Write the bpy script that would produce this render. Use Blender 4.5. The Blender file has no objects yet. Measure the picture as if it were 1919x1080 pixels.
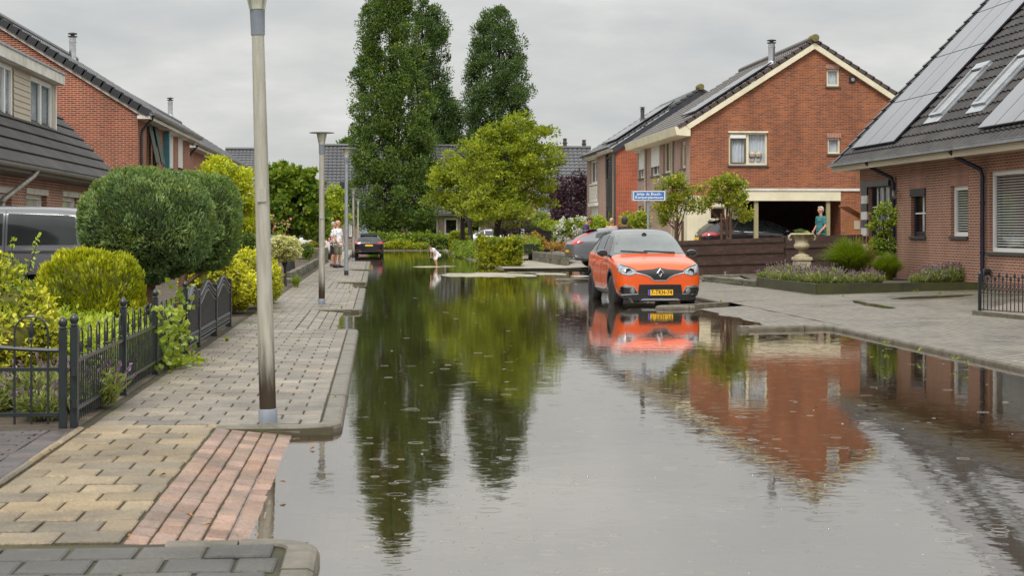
import bpy, bmesh, math, random
import numpy as np
from mathutils import Vector, Matrix
from mathutils.bvhtree import BVHTree
R = math.radians
random.seed(7)
RNG = np.random.default_rng(7)
scene = bpy.context.scene
COL = scene.collection
# ---------------------------------------------------------------- measuring: the camera stands at the origin, 1.42 m up;
# the street runs along +y, u = x across the street, v = y along it
F, CX, CY, H, WZ = 3200.0, 959.5, 430.0, 1.42, -0.06
YAW = math.atan(0.0795)
CA, SA = math.cos(YAW), math.sin(YAW)
def W(X, Y, z): return Vector((X*CA + Y*SA, -X*SA + Y*CA, z))
def at(px, py, Y): return W((px-CX)*Y/F, Y, H-(py-CY)*Y/F)
def gp(px, py, z=0.0):
    Y = F*(H-z)/(py-CY)
    return W((px-CX)*Y/F, Y, z)
def ray(px, py): return W((px-CX)/F, 1.0, -(py-CY)/F)
def on_plane(px, py, p0, n):
    d = ray(px, py); o = Vector((0, 0, H)); n = Vector(n)
    return o + d*((Vector(p0)-o).dot(n)/d.dot(n))
def on_u(u0, px, py):
    p = on_plane(px, py, (u0, 0, 0), (1, 0, 0)); return p.y, p.z
def on_v(v0, px, py):
    p = on_plane(px, py, (0, v0, 0), (0, 1, 0)); return p.x, p.z
# ---------------------------------------------------------------- objects
def tag(o, label=None, cat=None, group=None, kind=None):
    if label: o['label'] = label
    if cat: o['category'] = cat
    if group: o['group'] = group
    if kind: o['kind'] = kind
    return o
def thing(name, label, cat, loc=(0, 0, 0), rz=0.0, group=None):
    o = bpy.data.objects.new(name, None); COL.objects.link(o)
    o.empty_display_size = 0.3
    o.location = loc; o.rotation_euler = (0, 0, rz)
    return tag(o, label, cat, group)
def root_of(o):
    while o.parent is not None: o = o.parent
    return o
def children_of(o): return list(o.children)
def copy_tree(o, parent=None):
    c = o.copy(); COL.objects.link(c)
    if parent is not None: c.parent = parent
    for ch in children_of(o): copy_tree(ch, c)
    return c
def np_mesh(name, verts, quads, mats, smooth=False, midx=None, tris=None):
    """mesh from numpy arrays (fast)"""
    me = bpy.data.meshes.new(name)
    verts = np.asarray(verts, dtype=np.float32)
    nq = 0 if quads is None else len(quads)
    nt = 0 if tris is None else len(tris)
    me.vertices.add(len(verts)); me.vertices.foreach_set('co', verts.ravel())
    loops = []
    if nq: loops.append(np.asarray(quads, dtype=np.int32).ravel())
    if nt: loops.append(np.asarray(tris, dtype=np.int32).ravel())
    loops = np.concatenate(loops)
    me.loops.add(len(loops)); me.loops.foreach_set('vertex_index', loops)
    start = np.concatenate([np.arange(nq)*4, nq*4+np.arange(nt)*3]).astype(np.int32)
    me.polygons.add(nq+nt); me.polygons.foreach_set('loop_start', start)
    for m in (mats if isinstance(mats, (list, tuple)) else [mats]): me.materials.append(m)
    if midx is not None: me.polygons.foreach_set('material_index', np.asarray(midx, dtype=np.int32))
    me.polygons.foreach_set('use_smooth', np.full(nq+nt, smooth, dtype=bool))
    me.update(calc_edges=True); me.validate()
    return me
def link(name, me, parent=None, world=True):
    o = bpy.data.objects.new(name, me); COL.objects.link(o)
    if parent is not None:
        if world:
            l = root_of(parent).location
            me.transform(Matrix.Translation(-l))
        o.parent = parent
    return o
class MB:
    def __init__(s): s.v = []; s.f = []; s.m = []; s.cur = 0
    def add(s, vs, fs):
        b = len(s.v); s.v.extend([tuple(p) for p in vs])
        for f in fs: s.f.append(tuple(b+i for i in f)); s.m.append(s.cur)
    def quad(s, a, b, c, d): s.add([a, b, c, d], [(0, 1, 2, 3)])
    def poly(s, pts): s.add(pts, [tuple(range(len(pts)))])
    def box(s, lo, hi):
        x0, y0, z0 = lo; x1, y1, z1 = hi
        if x0 > x1: x0, x1 = x1, x0
        if y0 > y1: y0, y1 = y1, y0
        if z0 > z1: z0, z1 = z1, z0
        s.add([(x0,y0,z0),(x1,y0,z0),(x1,y1,z0),(x0,y1,z0),(x0,y0,z1),(x1,y0,z1),(x1,y1,z1),(x0,y1,z1)],
              [(0,3,2,1),(4,5,6,7),(0,1,5,4),(1,2,6,5),(2,3,7,6),(3,0,4,7)])
    def bbox(s, lo, hi, b=0.02):
        """box with chamfered upper and side edges"""
        x0, y0, z0 = lo; x1, y1, z1 = hi
        if x0 > x1: x0, x1 = x1, x0
        if y0 > y1: y0, y1 = y1, y0
        b = min(b, (x1-x0)*.3, (y1-y0)*.3, (z1-z0)*.4)
        ring = lambda i, z: [(x0+b+i,y0+i,z),(x1-b-i,y0+i,z),(x1-i,y0+b+i,z),(x1-i,y1-b-i,z),(x1-b-i,y1-i,z),(x0+b+i,y1-i,z),(x0+i,y1-b-i,z),(x0+i,y0+b+i,z)]
        v = ring(0, z0)+ring(0, z1-b)+ring(b, z1)
        fs = [tuple(reversed(range(8))), tuple(range(16, 24))]
        for k in (0, 8):
            for i in range(8): fs.append((k+i, k+(i+1) % 8, k+8+(i+1) % 8, k+8+i))
        s.add(v, fs)
    def tube(s, pts, rad, n=8, caps=True):
        pts = [Vector(p) for p in pts]
        if not hasattr(rad, '__len__'): rad = [rad]*len(pts)
        vs = []; prev = None
        for i, p in enumerate(pts):
            d = (pts[min(i+1, len(pts)-1)]-pts[max(i-1, 0)]).normalized()
            if prev is None:
                a = Vector((0, 0, 1)) if abs(d.z) < .9 else Vector((1, 0, 0))
                x = d.cross(a).normalized()
            else:
                x = (prev - d*prev.dot(d)).normalized()
            prev = x; y = d.cross(x)
            for k in range(n):
                an = 2*math.pi*k/n
                vs.append(p + (x*math.cos(an)+y*math.sin(an))*rad[i])
        fs = []
        for i in range(len(pts)-1):
            for k in range(n):
                fs.append((i*n+k, i*n+(k+1) % n, (i+1)*n+(k+1) % n, (i+1)*n+k))
        if caps:
            fs.append(tuple(reversed(range(n)))); fs.append(tuple((len(pts)-1)*n+k for k in range(n)))
        s.add(vs, fs)
    def lathe(s, prof, c=(0, 0, 0), n=24, axis='z', ripple=None):
        vs = []; fs = []
        for i, (r, z) in enumerate(prof):
            for k in range(n):
                a = 2*math.pi*k/n
                rr = r if ripple is None else r*(1+ripple(i, a))
                x, y = rr*math.cos(a), rr*math.sin(a)
                if axis == 'z': p = (c[0]+x, c[1]+y, c[2]+z)
                elif axis == 'y': p = (c[0]+x, c[1]+z, c[2]+y)
                else: p = (c[0]+z, c[1]+x, c[2]+y)
                vs.append(p)
        for i in range(len(prof)-1):
            for k in range(n):
                fs.append((i*n+k, i*n+(k+1) % n, (i+1)*n+(k+1) % n, (i+1)*n+k))
        if prof[0][0] > 1e-5: fs.append(tuple(reversed(range(n))))
        if prof[-1][0] > 1e-5: fs.append(tuple((len(prof)-1)*n+k for k in range(n)))
        s.add(vs, fs)
    def prism(s, poly, axis, a, b):
        """2-D polygon extruded along an axis: 'x' -> poly (y,z); 'y' -> (x,z); 'z' -> (x,y)"""
        def P(p, t):
            return {'x': (t, p[0], p[1]), 'y': (p[0], t, p[1]), 'z': (p[0], p[1], t)}[axis]
        n = len(poly)
        s.add([P(p, a) for p in poly]+[P(p, b) for p in poly],
              [tuple(reversed(range(n))), tuple(range(n, 2*n))]+[(i, (i+1) % n, n+(i+1) % n, n+i) for i in range(n)])
    def build(s, name, mats, parent=None, smooth=False, world=True, fix=True):
        me = bpy.data.meshes.new(name)
        me.from_pydata(s.v, [], s.f)
        for m in (mats if isinstance(mats, (list, tuple)) else [mats]): me.materials.append(m)
        me.polygons.foreach_set('material_index', np.asarray(s.m, dtype=np.int32))
        if fix:
            bm = bmesh.new(); bm.from_mesh(me)
            bmesh.ops.recalc_face_normals(bm, faces=bm.faces); bm.to_mesh(me); bm.free()
        if smooth: shade(me, smooth if isinstance(smooth, (int, float)) and smooth is not True else 40)
        me.update()
        return link(name, me, parent, world)
def shade(me, deg=40):
    me.polygons.foreach_set('use_smooth', np.ones(len(me.polygons), dtype=bool))
    bm = bmesh.new(); bm.from_mesh(me)
    lim = R(deg)
    for e in bm.edges:
        if len(e.link_faces) == 2 and e.calc_face_angle(0) > lim: e.smooth = False
    bm.to_mesh(me); bm.free()
def struct(name, mb_or_me, mats=None, smooth=False):
    if isinstance(mb_or_me, MB): o = mb_or_me.build(name, mats, smooth=smooth)
    else: o = link(name, mb_or_me)
    o['kind'] = 'structure'; return o
# ---------------------------------------------------------------- materials
def new_mat(name):
    m = bpy.data.materials.new(name); m.use_nodes = True
    nt = m.node_tree
    return m, nt, nt.nodes['Principled BSDF']
def N(nt, typ, **kw):
    n = nt.nodes.new(typ)
    for k, v in kw.items():
        if k.startswith('i_'):
            key = k[2:]
            n.inputs[int(key) if key.isdigit() else key.replace('_', ' ')].default_value = v
        else: setattr(n, k, v)
    return n
def L(nt, a, b): nt.links.new(a, b)
def rgb(c): return (c[0], c[1], c[2], 1.0)
def ramp(nt, fac, stops):
    r = N(nt, 'ShaderNodeValToRGB')
    el = r.color_ramp.elements
    while len(el) < len(stops): el.new(0.5)
    for e, (p, c) in zip(el, stops): e.position = p; e.color = rgb(c)
    L(nt, fac, r.inputs[0]); return r.outputs[0]
def mixc(nt, fac, a, b, mode='MIX'):
    m = N(nt, 'ShaderNodeMix', data_type='RGBA', blend_type=mode)
    for sock, val in ((m.inputs[0], fac), (m.inputs[6], a), (m.inputs[7], b)):
        if hasattr(val, 'links'): L(nt, val, sock)
        else: sock.default_value = rgb(val) if hasattr(val, '__len__') else val
    return m.outputs[2]
def math_(nt, op, a, b=0.0, c=None):
    m = N(nt, 'ShaderNodeMath', operation=op)
    for i, val in enumerate((a, b, c)):
        if val is None: continue
        if hasattr(val, 'links'): L(nt, val, m.inputs[i])
        else: m.inputs[i].default_value = val
    return m.outputs[0]
def noise(nt, vec, scale, detail=4.0, rough=.55):
    n = N(nt, 'ShaderNodeTexNoise'); n.inputs['Scale'].default_value = scale
    n.inputs['Detail'].default_value = detail; n.inputs['Roughness'].default_value = rough
    if vec is not None: L(nt, vec, n.inputs['Vector'])
    return n.outputs['Fac']
def bump(nt, bsdf, height, strength=.3, dist=.01):
    b = N(nt, 'ShaderNodeBump'); b.inputs['Strength'].default_value = strength; b.inputs['Distance'].default_value = dist
    L(nt, height, b.inputs['Height']); L(nt, b.outputs[0], bsdf.inputs['Normal'])
def objco(nt): return N(nt, 'ShaderNodeTexCoord').outputs['Object']
def pm(name, c, c2=None, scale=6.0, rough=.6, metal=0.0, bmp=0.0, spec=None, coat=0.0, island=0.0, dirt=None, stretch=None):
    """plain procedural material: noise between two tones, optional per-piece variation and grime"""
    m, nt, b = new_mat(name)
    co = objco(nt)
    if stretch:
        mp = N(nt, 'ShaderNodeMapping'); mp.inputs['Scale'].default_value = stretch; L(nt, co, mp.inputs[0]); co = mp.outputs[0]
    c2 = c2 or tuple(x*.8 for x in c)
    nz = noise(nt, co, scale)
    col = ramp(nt, nz, [(.3, c), (.7, c2)])
    if island:
        g = N(nt, 'ShaderNodeNewGeometry')
        v = math_(nt, 'MULTIPLY_ADD', g.outputs['Random Per Island'], 2*island, 1-island)
        h = N(nt, 'ShaderNodeHueSaturation'); L(nt, v, h.inputs['Value']); L(nt, col, h.inputs['Color']); col = h.outputs[0]
    if dirt:
        d = noise(nt, co, scale*.35, 6, .7)
        f = ramp(nt, d, [(.48, (0, 0, 0)), (.68, (1, 1, 1))])
        col = mixc(nt, f, col, dirt)
    L(nt, col, b.inputs['Base Color'])
    b.inputs['Roughness'].default_value = rough; b.inputs['Metallic'].default_value = metal
    if spec is not None: b.inputs['Specular IOR Level'].default_value = spec
    if coat: b.inputs['Coat Weight'].default_value = coat; b.inputs['Coat Roughness'].default_value = .04
    if bmp: bump(nt, b, nz, bmp, .02)
    return m
def brick_mat(name, c1, c2, mortar, bw=.22, bh=.0625, ms=.011, stain=(.10, .06, .05), var=.5):
    m, nt, b = new_mat(name)
    co = objco(nt); sp = N(nt, 'ShaderNodeSeparateXYZ'); L(nt, co, sp.inputs[0])
    g = N(nt, 'ShaderNodeNewGeometry'); sn = N(nt, 'ShaderNodeSeparateXYZ'); L(nt, g.outputs['True Normal'], sn.inputs[0])
    f = math_(nt, 'GREATER_THAN', math_(nt, 'ABSOLUTE', sn.outputs[0]), .6)
    u = math_(nt, 'ADD', math_(nt, 'MULTIPLY', sp.outputs[1], f), math_(nt, 'MULTIPLY', sp.outputs[0], math_(nt, 'SUBTRACT', 1.0, f)))
    cb = N(nt, 'ShaderNodeCombineXYZ'); L(nt, u, cb.inputs[0]); L(nt, sp.outputs[2], cb.inputs[1])
    bt = N(nt, 'ShaderNodeTexBrick', offset=.5)
    L(nt, cb.outputs[0], bt.inputs['Vector'])
    bt.inputs['Scale'].default_value = 1.0; bt.inputs['Brick Width'].default_value = bw; bt.inputs['Row Height'].default_value = bh
    bt.inputs['Mortar Size'].default_value = ms; bt.inputs['Mortar Smooth'].default_value = .2
    bt.inputs['Color1'].default_value = rgb(c1); bt.inputs['Color2'].default_value = rgb(c2); bt.inputs['Mortar'].default_value = rgb(mortar)
    bt.inputs['Bias'].default_value = -.1
    # odd dark bricks: noise cut at brick scale
    mp = N(nt, 'ShaderNodeMapping'); mp.inputs['Scale'].default_value = (3.2, 15, 1); L(nt, cb.outputs[0], mp.inputs[0])
    n1 = ramp(nt, noise(nt, mp.outputs[0], 1.0, 2), [(.5, (0, 0, 0)), (.72, (1, 1, 1))])
    inside = math_(nt, 'SUBTRACT', 1.0, bt.outputs['Fac'])
    col = mixc(nt, math_(nt, 'MULTIPLY', math_(nt, 'MULTIPLY', n1, var), inside), bt.outputs['Color'], stain)
    m2 = N(nt, 'ShaderNodeMapping'); m2.inputs['Scale'].default_value = (1.5, .35, 1); L(nt, cb.outputs[0], m2.inputs[0]); n2 = noise(nt, m2.outputs[0], .8, 6, .6)
    col = mixc(nt, 1.0, col, ramp(nt, n2, [(.32, (.70, .68, .68)), (.66, (1.10, 1.08, 1.05))]), 'MULTIPLY')
    L(nt, col, b.inputs['Base Color']); b.inputs['Roughness'].default_value = .75
    bump(nt, b, math_(nt, 'ADD', inside, math_(nt, 'MULTIPLY', noise(nt, cb.outputs[0], 40), .25)), .6, .006)
    return m
def paver_mat(name, cols, scale=60, rough=(.35, .6), moss=None, wet=.35):
    """one colour per laid stone, speckled aggregate, damp patches"""
    m, nt, b = new_mat(name)
    co = objco(nt); g = N(nt, 'ShaderNodeNewGeometry')
    n = len(cols)
    col = ramp(nt, g.outputs['Random Per Island'], [((i+.5)/n, c) for i, c in enumerate(cols)])
    sp = noise(nt, co, scale, 3, .8)
    col = mixc(nt, .8, col, ramp(nt, sp, [(.34, (.42, .40, .38)), (.5, (1, 1, 1)), (.68, (1.75, 1.68, 1.6))]), 'MULTIPLY')
    st = noise(nt, co, 1.7, 6, .65)
    col = mixc(nt, .9, col, ramp(nt, st, [(.34, (.50, .48, .45)), (.6, (1.12, 1.10, 1.06))]), 'MULTIPLY')
    if moss:
        mo = ramp(nt, noise(nt, co, 5.0, 6, .7), [(.60, (0, 0, 0)), (.72, (1, 1, 1))])
        col = mixc(nt, math_(nt, 'MULTIPLY', mo, .55), col, moss)
    L(nt, col, b.inputs['Base Color'])
    w = noise(nt, co, .9, 4)
    rr = N(nt, 'ShaderNodeMapRange'); L(nt, w, rr.inputs[0]); rr.inputs[1].default_value = .35; rr.inputs[2].default_value = .65
    rr.inputs[3].default_value = rough[0]; rr.inputs[4].default_value = rough[1]
    L(nt, rr.outputs[0], b.inputs['Roughness'])
    bump(nt, b, math_(nt, 'ADD', sp, math_(nt, 'MULTIPLY', noise(nt, co, 9), 1.2)), .45, .006)
    return m
def laid_mat(name, c1, c2, mortar, bw, bh, ms=.012, rot=0.0, rough=.5, offset=.5, stain=(.6, .58, .55)):
    """flat paving drawn with the brick texture (far or submerged surfaces)"""
    m, nt, b = new_mat(name)
    co = objco(nt)
    mp = N(nt, 'ShaderNodeMapping'); mp.inputs['Rotation'].default_value = (0, 0, rot); L(nt, co, mp.inputs[0])
    bt = N(nt, 'ShaderNodeTexBrick', offset=offset); L(nt, mp.outputs[0], bt.inputs['Vector'])
    bt.inputs['Scale'].default_value = 1.0; bt.inputs['Brick Width'].default_value = bw; bt.inputs['Row Height'].default_value = bh
    bt.inputs['Mortar Size'].default_value = ms; bt.inputs['Mortar Smooth'].default_value = .3
    bt.inputs['Color1'].default_value = rgb(c1); bt.inputs['Color2'].default_value = rgb(c2); bt.inputs['Mortar'].default_value = rgb(mortar)
    sp = noise(nt, co, 45, 3, .8)
    col = mixc(nt, .8, bt.outputs['Color'], ramp(nt, sp, [(.3, (.6, .6, .58)), (.5, (1, 1, 1)), (.7, (1.4, 1.4, 1.35))]), 'MULTIPLY')
    st = noise(nt, co, .8, 7, .65)
    col = mixc(nt, .9, col, ramp(nt, st, [(.32, stain), (.62, (1.08, 1.06, 1.03))]), 'MULTIPLY')
    L(nt, col, b.inputs['Base Color'])
    rr = ramp(nt, st, [(.3, (rough*.45,)*3), (.65, (rough*1.25,)*3)])
    L(nt, rr, b.inputs['Roughness'])
    bump(nt, b, math_(nt, 'SUBTRACT', math_(nt, 'MULTIPLY', sp, .4), bt.outputs['Fac']), .5, .006)
    return m
def leaf_mat(name, cols, transl=.25, rough=.45, hue=.02, big=.5):
    m, nt, b = new_mat(name)
    g = N(nt, 'ShaderNodeNewGeometry'); co = objco(nt)
    cols = [tuple(min(.62, x*1.5) for x in c) for c in cols]; n = len(cols)
    fac = math_(nt, 'ADD', math_(nt, 'MULTIPLY', g.outputs['Random Per Island'], 1-big), math_(nt, 'MULTIPLY', ramp(nt, noise(nt, co, 1.6, 3), [(.3, (0, 0, 0)), (.7, (1, 1, 1))]), big))
    col = ramp(nt, fac, [((i+.5)/n, c) for i, c in enumerate(cols)])
    L(nt, col, b.inputs['Base Color']); b.inputs['Roughness'].default_value = rough
    b.inputs['Specular IOR Level'].default_value = .35
    tr = N(nt, 'ShaderNodeBsdfTranslucent')
    L(nt, mixc(nt, 1.0, col, (1.25, 1.3, .6), 'MULTIPLY'), tr.inputs[0])
    mx = N(nt, 'ShaderNodeMixShader'); mx.inputs[0].default_value = transl
    L(nt, b.outputs[0], mx.inputs[1]); L(nt, tr.outputs[0], mx.inputs[2])
    L(nt, mx.outputs[0], nt.nodes['Material Output'].inputs[0])
    return m
def post_mat():
    # aluminium post, splashed brown at the foot
    m, nt, b = new_mat('weathered_post'); co = objco(nt)
    mp = N(nt, 'ShaderNodeMapping'); mp.inputs['Scale'].default_value = (7, 7, .7); L(nt, co, mp.inputs[0])
    nz = noise(nt, mp.outputs[0], 3, 5, .65)
    col = ramp(nt, nz, [(.3, (.27, .25, .20)), (.6, (.42, .40, .34))])
    sp = N(nt, 'ShaderNodeSeparateXYZ'); L(nt, co, sp.inputs[0])
    h = math_(nt, 'ADD', sp.outputs[2], math_(nt, 'MULTIPLY_ADD', nz, .5, -.25))
    f = N(nt, 'ShaderNodeMapRange', interpolation_type='SMOOTHSTEP'); L(nt, h, f.inputs[0]); f.inputs[1].default_value = .24; f.inputs[2].default_value = .66; f.inputs[3].default_value = 1; f.inputs[4].default_value = 0
    col = mixc(nt, f.outputs[0], col, (.042, .028, .014))
    L(nt, col, b.inputs['Base Color']); b.inputs['Roughness'].default_value = .5; b.inputs['Metallic'].default_value = .3
    return m
def glass_mat(name, tint=(.95, .97, .97), refl=1.0, rough=.02):
    """window pane: fresnel mirror over a clear pane"""
    m, nt, b = new_mat(name)
    nt.nodes.remove(b)
    lw = N(nt, 'ShaderNodeLayerWeight'); fres = math_(nt, 'MULTIPLY_ADD', math_(nt, 'POWER', lw.outputs['Facing'], 5.0), .95, .045)
    co = objco(nt)
    gl = N(nt, 'ShaderNodeBsdfGlossy'); gl.inputs['Roughness'].default_value = rough
    bp = N(nt, 'ShaderNodeBump'); bp.inputs['Strength'].default_value = .08; bp.inputs['Distance'].default_value = .02
    L(nt, noise(nt, co, 1.2, 2), bp.inputs['Height']); L(nt, bp.outputs[0], gl.inputs['Normal'])
    tr = N(nt, 'ShaderNodeBsdfTransparent'); tr.inputs[0].default_value = rgb(tint)
    mx = N(nt, 'ShaderNodeMixShader')
    f = math_(nt, 'MULTIPLY_ADD', fres, refl, .05)
    L(nt, f, mx.inputs[0]); L(nt, tr.outputs[0], mx.inputs[1]); L(nt, gl.outputs[0], mx.inputs[2])
    L(nt, mx.outputs[0], nt.nodes['Material Output'].inputs[0])
    return m
M = {}
def mats():
    M['brick_red'] = brick_mat('red_brick', (.34, .060, .022), (.17, .032, .016), (.42, .28, .19), ms=.011, stain=(.050, .015, .020), var=.8)
    M['brick_orange'] = brick_mat('orange_brick', (.345, .096, .030), (.160, .045, .022), (.34, .19, .11), ms=.008, stain=(.085, .035, .035), var=.95)
    M['brick_scarlet'] = brick_mat('scarlet_brick', (.43, .070, .022), (.25, .042, .018), (.42, .21, .12), ms=.009, stain=(.14, .03, .02), var=.8)
    M['brick_pink'] = brick_mat('pink_brick', (.345, .108, .066), (.215, .068, .044), (.45, .35, .26), ms=.013, stain=(.24, .10, .075), var=.7)
    M['brick_mauve'] = brick_mat('mauve_brick', (.40, .24, .19), (.33, .19, .15), (.40, .34, .30), stain=(.24, .14, .12), var=.6)
    M['brick_shade'] = brick_mat('shaded_brick', (.085, .040, .028), (.055, .028, .022), (.09, .06, .045), ms=.009)  # house brick darkened: the carport's shade is put into the colour
    M['brick_soldier'] = brick_mat('soldier_brick', (.44, .17, .11), (.37, .13, .09), (.42, .34, .28), bw=.0625, bh=.30, ms=.010)
    M['tile_dark'] = pm('anthracite_roof_tile', (.022, .019, .019), (.040, .035, .034), 3, .62, bmp=.2, spec=.3, dirt=(.055, .050, .045))
    M['tile_brown'] = pm('brown_roof_tile', (.050, .040, .036), (.080, .066, .058), 3, .45, bmp=.2, dirt=(.10, .088, .075))
    M['tile_grey'] = pm('grey_roof_tile', (.055, .056, .062), (.080, .080, .086), .8, .42, dirt=(.10, .10, .10))
    M['tile_verge'] = pm('verge_tile', (.05, .035, .032), (.085, .06, .055), 4, .55, bmp=.2)
    M['tile_black'] = pm('black_verge_tile', (.022, .022, .026), (.035, .035, .04), 4, .4)
    M['moss_cap'] = pm('mossy_ridge', (.20, .17, .04), (.10, .09, .05), 14, .9, bmp=.5)
    M['cream'] = pm('cream_paint', (.74, .68, .50), (.66, .60, .43), 3, .5, dirt=(.58, .53, .40))
    M['white'] = pm('white_paint', (.80, .80, .78), (.74, .74, .72), 3, .45)
    M['white_dirty'] = pm('weathered_white', (.68, .66, .60), (.58, .56, .50), 4, .55, dirt=(.42, .41, .33))
    M['olive'] = pm('olive_frame', (.10, .085, .045), (.13, .11, .06), 5, .5)
    M['post_olive'] = pm('olive_post', (.34, .30, .16), (.28, .25, .13), 5, .6)
    M['anthracite'] = pm('anthracite_paint', (.03, .034, .045), (.045, .05, .06), 3, .35)
    M['navy'] = pm('blue_black_paint', (.012, .012, .03), (.02, .02, .045), 3, .3)
    M['siding'] = pm('beige_siding', (.44, .38, .29), (.39, .34, .26), 3, .6)
    M['zinc'] = pm('zinc', (.42, .44, .46), (.33, .35, .37), 5, .38, .7, dirt=(.25, .26, .27))
    M['steel'] = pm('bright_steel', (.55, .55, .56), (.40, .40, .42), 8, .25, .9)
    M['pipe_dark'] = pm('dark_pipe', (.05, .045, .045), (.075, .06, .055), 5, .45)
    M['sill'] = pm('dark_sill', (.05, .05, .05), (.075, .07, .065), 10, .5)
    M['soffit'] = pm('soffit_board', (.50, .43, .30), (.42, .36, .26), 2, .5, dirt=(.36, .31, .22), stretch=(1, .3, 1))
    M['curtain'] = pm('grey_net_curtain', (.62, .65, .70), (.48, .52, .58), 3, .9)
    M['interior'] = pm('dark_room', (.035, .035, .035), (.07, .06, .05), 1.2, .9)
    M['blind'] = pm('slatted_blind', (.80, .80, .76), (.62, .62, .58), 3, .5)
    M['shutter'] = pm('roller_shutter', (.72, .72, .68), (.66, .66, .62), 3, .5)
    M['glass'] = glass_mat('window_glass')
    M['glass_sky'] = glass_mat('skylight_glass', (.45, .5, .5), 1.5, .03)
    m, nt, b = new_mat('solar_panel')
    co = objco(nt)
    L(nt, ramp(nt, noise(nt, co, .7, 3), [(.3, (.060, .064, .080)), (.7, (.095, .10, .118))]), b.inputs['Base Color'])
    b.inputs['Roughness'].default_value = .22; b.inputs['Specular IOR Level'].default_value = 1.0; M['solar'] = m
    M['solar_frame'] = pm('panel_frame', (.012, .012, .016), (.02, .02, .025), 5, .35)
    M['kerb'] = pm('kerb_concrete', (.140, .118, .086), (.085, .074, .055), 9, .5, bmp=.6, dirt=(.052, .048, .024))
    M['tile_pave'] = paver_mat('grey_paving_slab', [(.130, .110, .086), (.170, .143, .108), (.145, .126, .102), (.215, .180, .135), (.108, .094, .076), (.162, .138, .112)], 48, (.30, .58), (.16, .14, .06))
    M['tile_darkpave'] = paver_mat('dark_paving_slab', [(.034, .031, .026), (.048, .044, .037), (.038, .036, .032), (.058, .053, .044)], 55, (.3, .55), (.13, .12, .06))
    M['tile_yellow'] = paver_mat('yellow_paving_slab', [(.165, .124, .068), (.230, .172, .094), (.140, .112, .070), (.255, .196, .114), (.190, .148, .090), (.120, .098, .064)], 60, (.4, .62), (.20, .17, .08))
    M['tile_pink'] = paver_mat('pink_paving_brick', [(.190, .105, .070), (.255, .158, .108), (.150, .100, .072), (.300, .185, .138), (.215, .140, .108), (.175, .120, .088)], 70, (.35, .6), (.22, .17, .10))
    M['clinker_dark'] = paver_mat('dark_clinker', [(.050, .040, .043), (.068, .048, .048), (.040, .038, .045), (.078, .058, .058)], 55, (.3, .55))
    M['joint'] = pm('sandy_joint', (.045, .036, .018), (.026, .022, .010), 9, .95, dirt=(.050, .055, .010))
    M['pave_right'] = laid_mat('brick_pavement', (.225, .195, .152), (.145, .128, .100), (.030, .026, .016), .21, .105, .020, R(90), .5)
    M['pave_far'] = laid_mat('pale_pavement', (.33, .295, .225), (.27, .24, .185), (.14, .12, .09), .3, .3, .012, 0, .45)
    M['road'] = laid_mat('street_brick', (.15, .115, .08), (.115, .09, .065), (.05, .042, .03), .21, .105, .012, R(45), .6)
    M['soil'] = pm('garden_soil', (.07, .052, .035), (.035, .027, .018), 7, .95, bmp=.6, dirt=(.11, .08, .045))
    M['gravel'] = pm('gravel', (.22, .19, .16), (.12, .10, .085), 40, .85, bmp=.8, dirt=(.26, .19, .15))
    M['lawn'] = pm('far_lawn', (.07, .11, .02), (.04, .07, .015), 3, .9)
    M['iron'] = pm('wet_black_iron', (.012, .016, .018), (.02, .026, .028), 6, .28)
    M['fence_panel'] = pm('charcoal_panel', (.022, .024, .026), (.035, .038, .04), 6, .33)
    M['wood_dark'] = pm('brown_stained_plank', (.055, .026, .018), (.028, .014, .011), 4, .5, bmp=.3, island=.25, stretch=(.25, 4, 9), dirt=(.085, .045, .03))
    M['wood_black'] = pm('black_stained_plank', (.03, .032, .036), (.045, .047, .05), 5, .6, island=.2, stretch=(.3, 3, 6))
    M['wood_green'] = pm('algae_green_plank', (.055, .060, .012), (.035, .033, .014), 2.2, .6, bmp=.3, dirt=(.025, .022, .016))
    M['wood_new'] = pm('orange_brown_wood', (.36, .14, .045), (.26, .10, .035), 5, .6, stretch=(1, 1, 5))
    M['stone_block'] = pm('weathered_stone_block', (.095, .085, .06), (.15, .14, .10), 9, .85, bmp=.7, island=.3, dirt=(.055, .055, .03))
    M['urn'] = pm('weathered_cast_stone', (.50, .43, .30), (.36, .30, .19), 9, .8, bmp=.4, dirt=(.22, .17, .07))
    M['bark'] = pm('bark', (.045, .035, .025), (.025, .02, .015), 9, .9, bmp=.7, stretch=(3, 3, .5))
    M['bark_red'] = pm('reddish_bark', (.12, .055, .028), (.07, .035, .02), 9, .85, bmp=.6, stretch=(3, 3, .5))
    M['lamp_metal'] = pm('dull_aluminium', (.46, .44, .39), (.34, .33, .29), 5, .5, .35, stretch=(6, 6, .6), dirt=(.26, .24, .19))
    M['lamp_zinc'] = pm('galvanised_steel', (.40, .44, .47), (.31, .34, .37), 9, .42, .6)
    M['lamp_col'] = post_mat()
    M['lamp_rust'] = pm('grimy_lower_post', (.22, .19, .145), (.09, .07, .05), 2.5, .6, .2, stretch=(2, 2, 1.2))
    M['lamp_band'] = pm('grey_band', (.20, .225, .26), (.15, .17, .20), 9, .5)
    M['lamp_shade'] = pm('lamp_disc', (.20, .19, .16), (.13, .125, .10), 9, .55)
    M['lamp_glass'] = pm('milky_lamp_glass', (.66, .66, .56), (.52, .52, .42), 6, .25)
    M['rubber'] = pm('tyre_rubber', (.012, .012, .012), (.02, .02, .02), 20, .6)
    M['alloy'] = pm('alloy_rim', (.55, .55, .56), (.42, .42, .44), 8, .25, .8)
    M['black_plastic'] = pm('black_plastic', (.012, .012, .013), (.02, .02, .021), 15, .4)
    M['gloss_black'] = pm('gloss_black', (.008, .008, .009), (.012, .012, .013), 5, .12, coat=.6)
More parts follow.
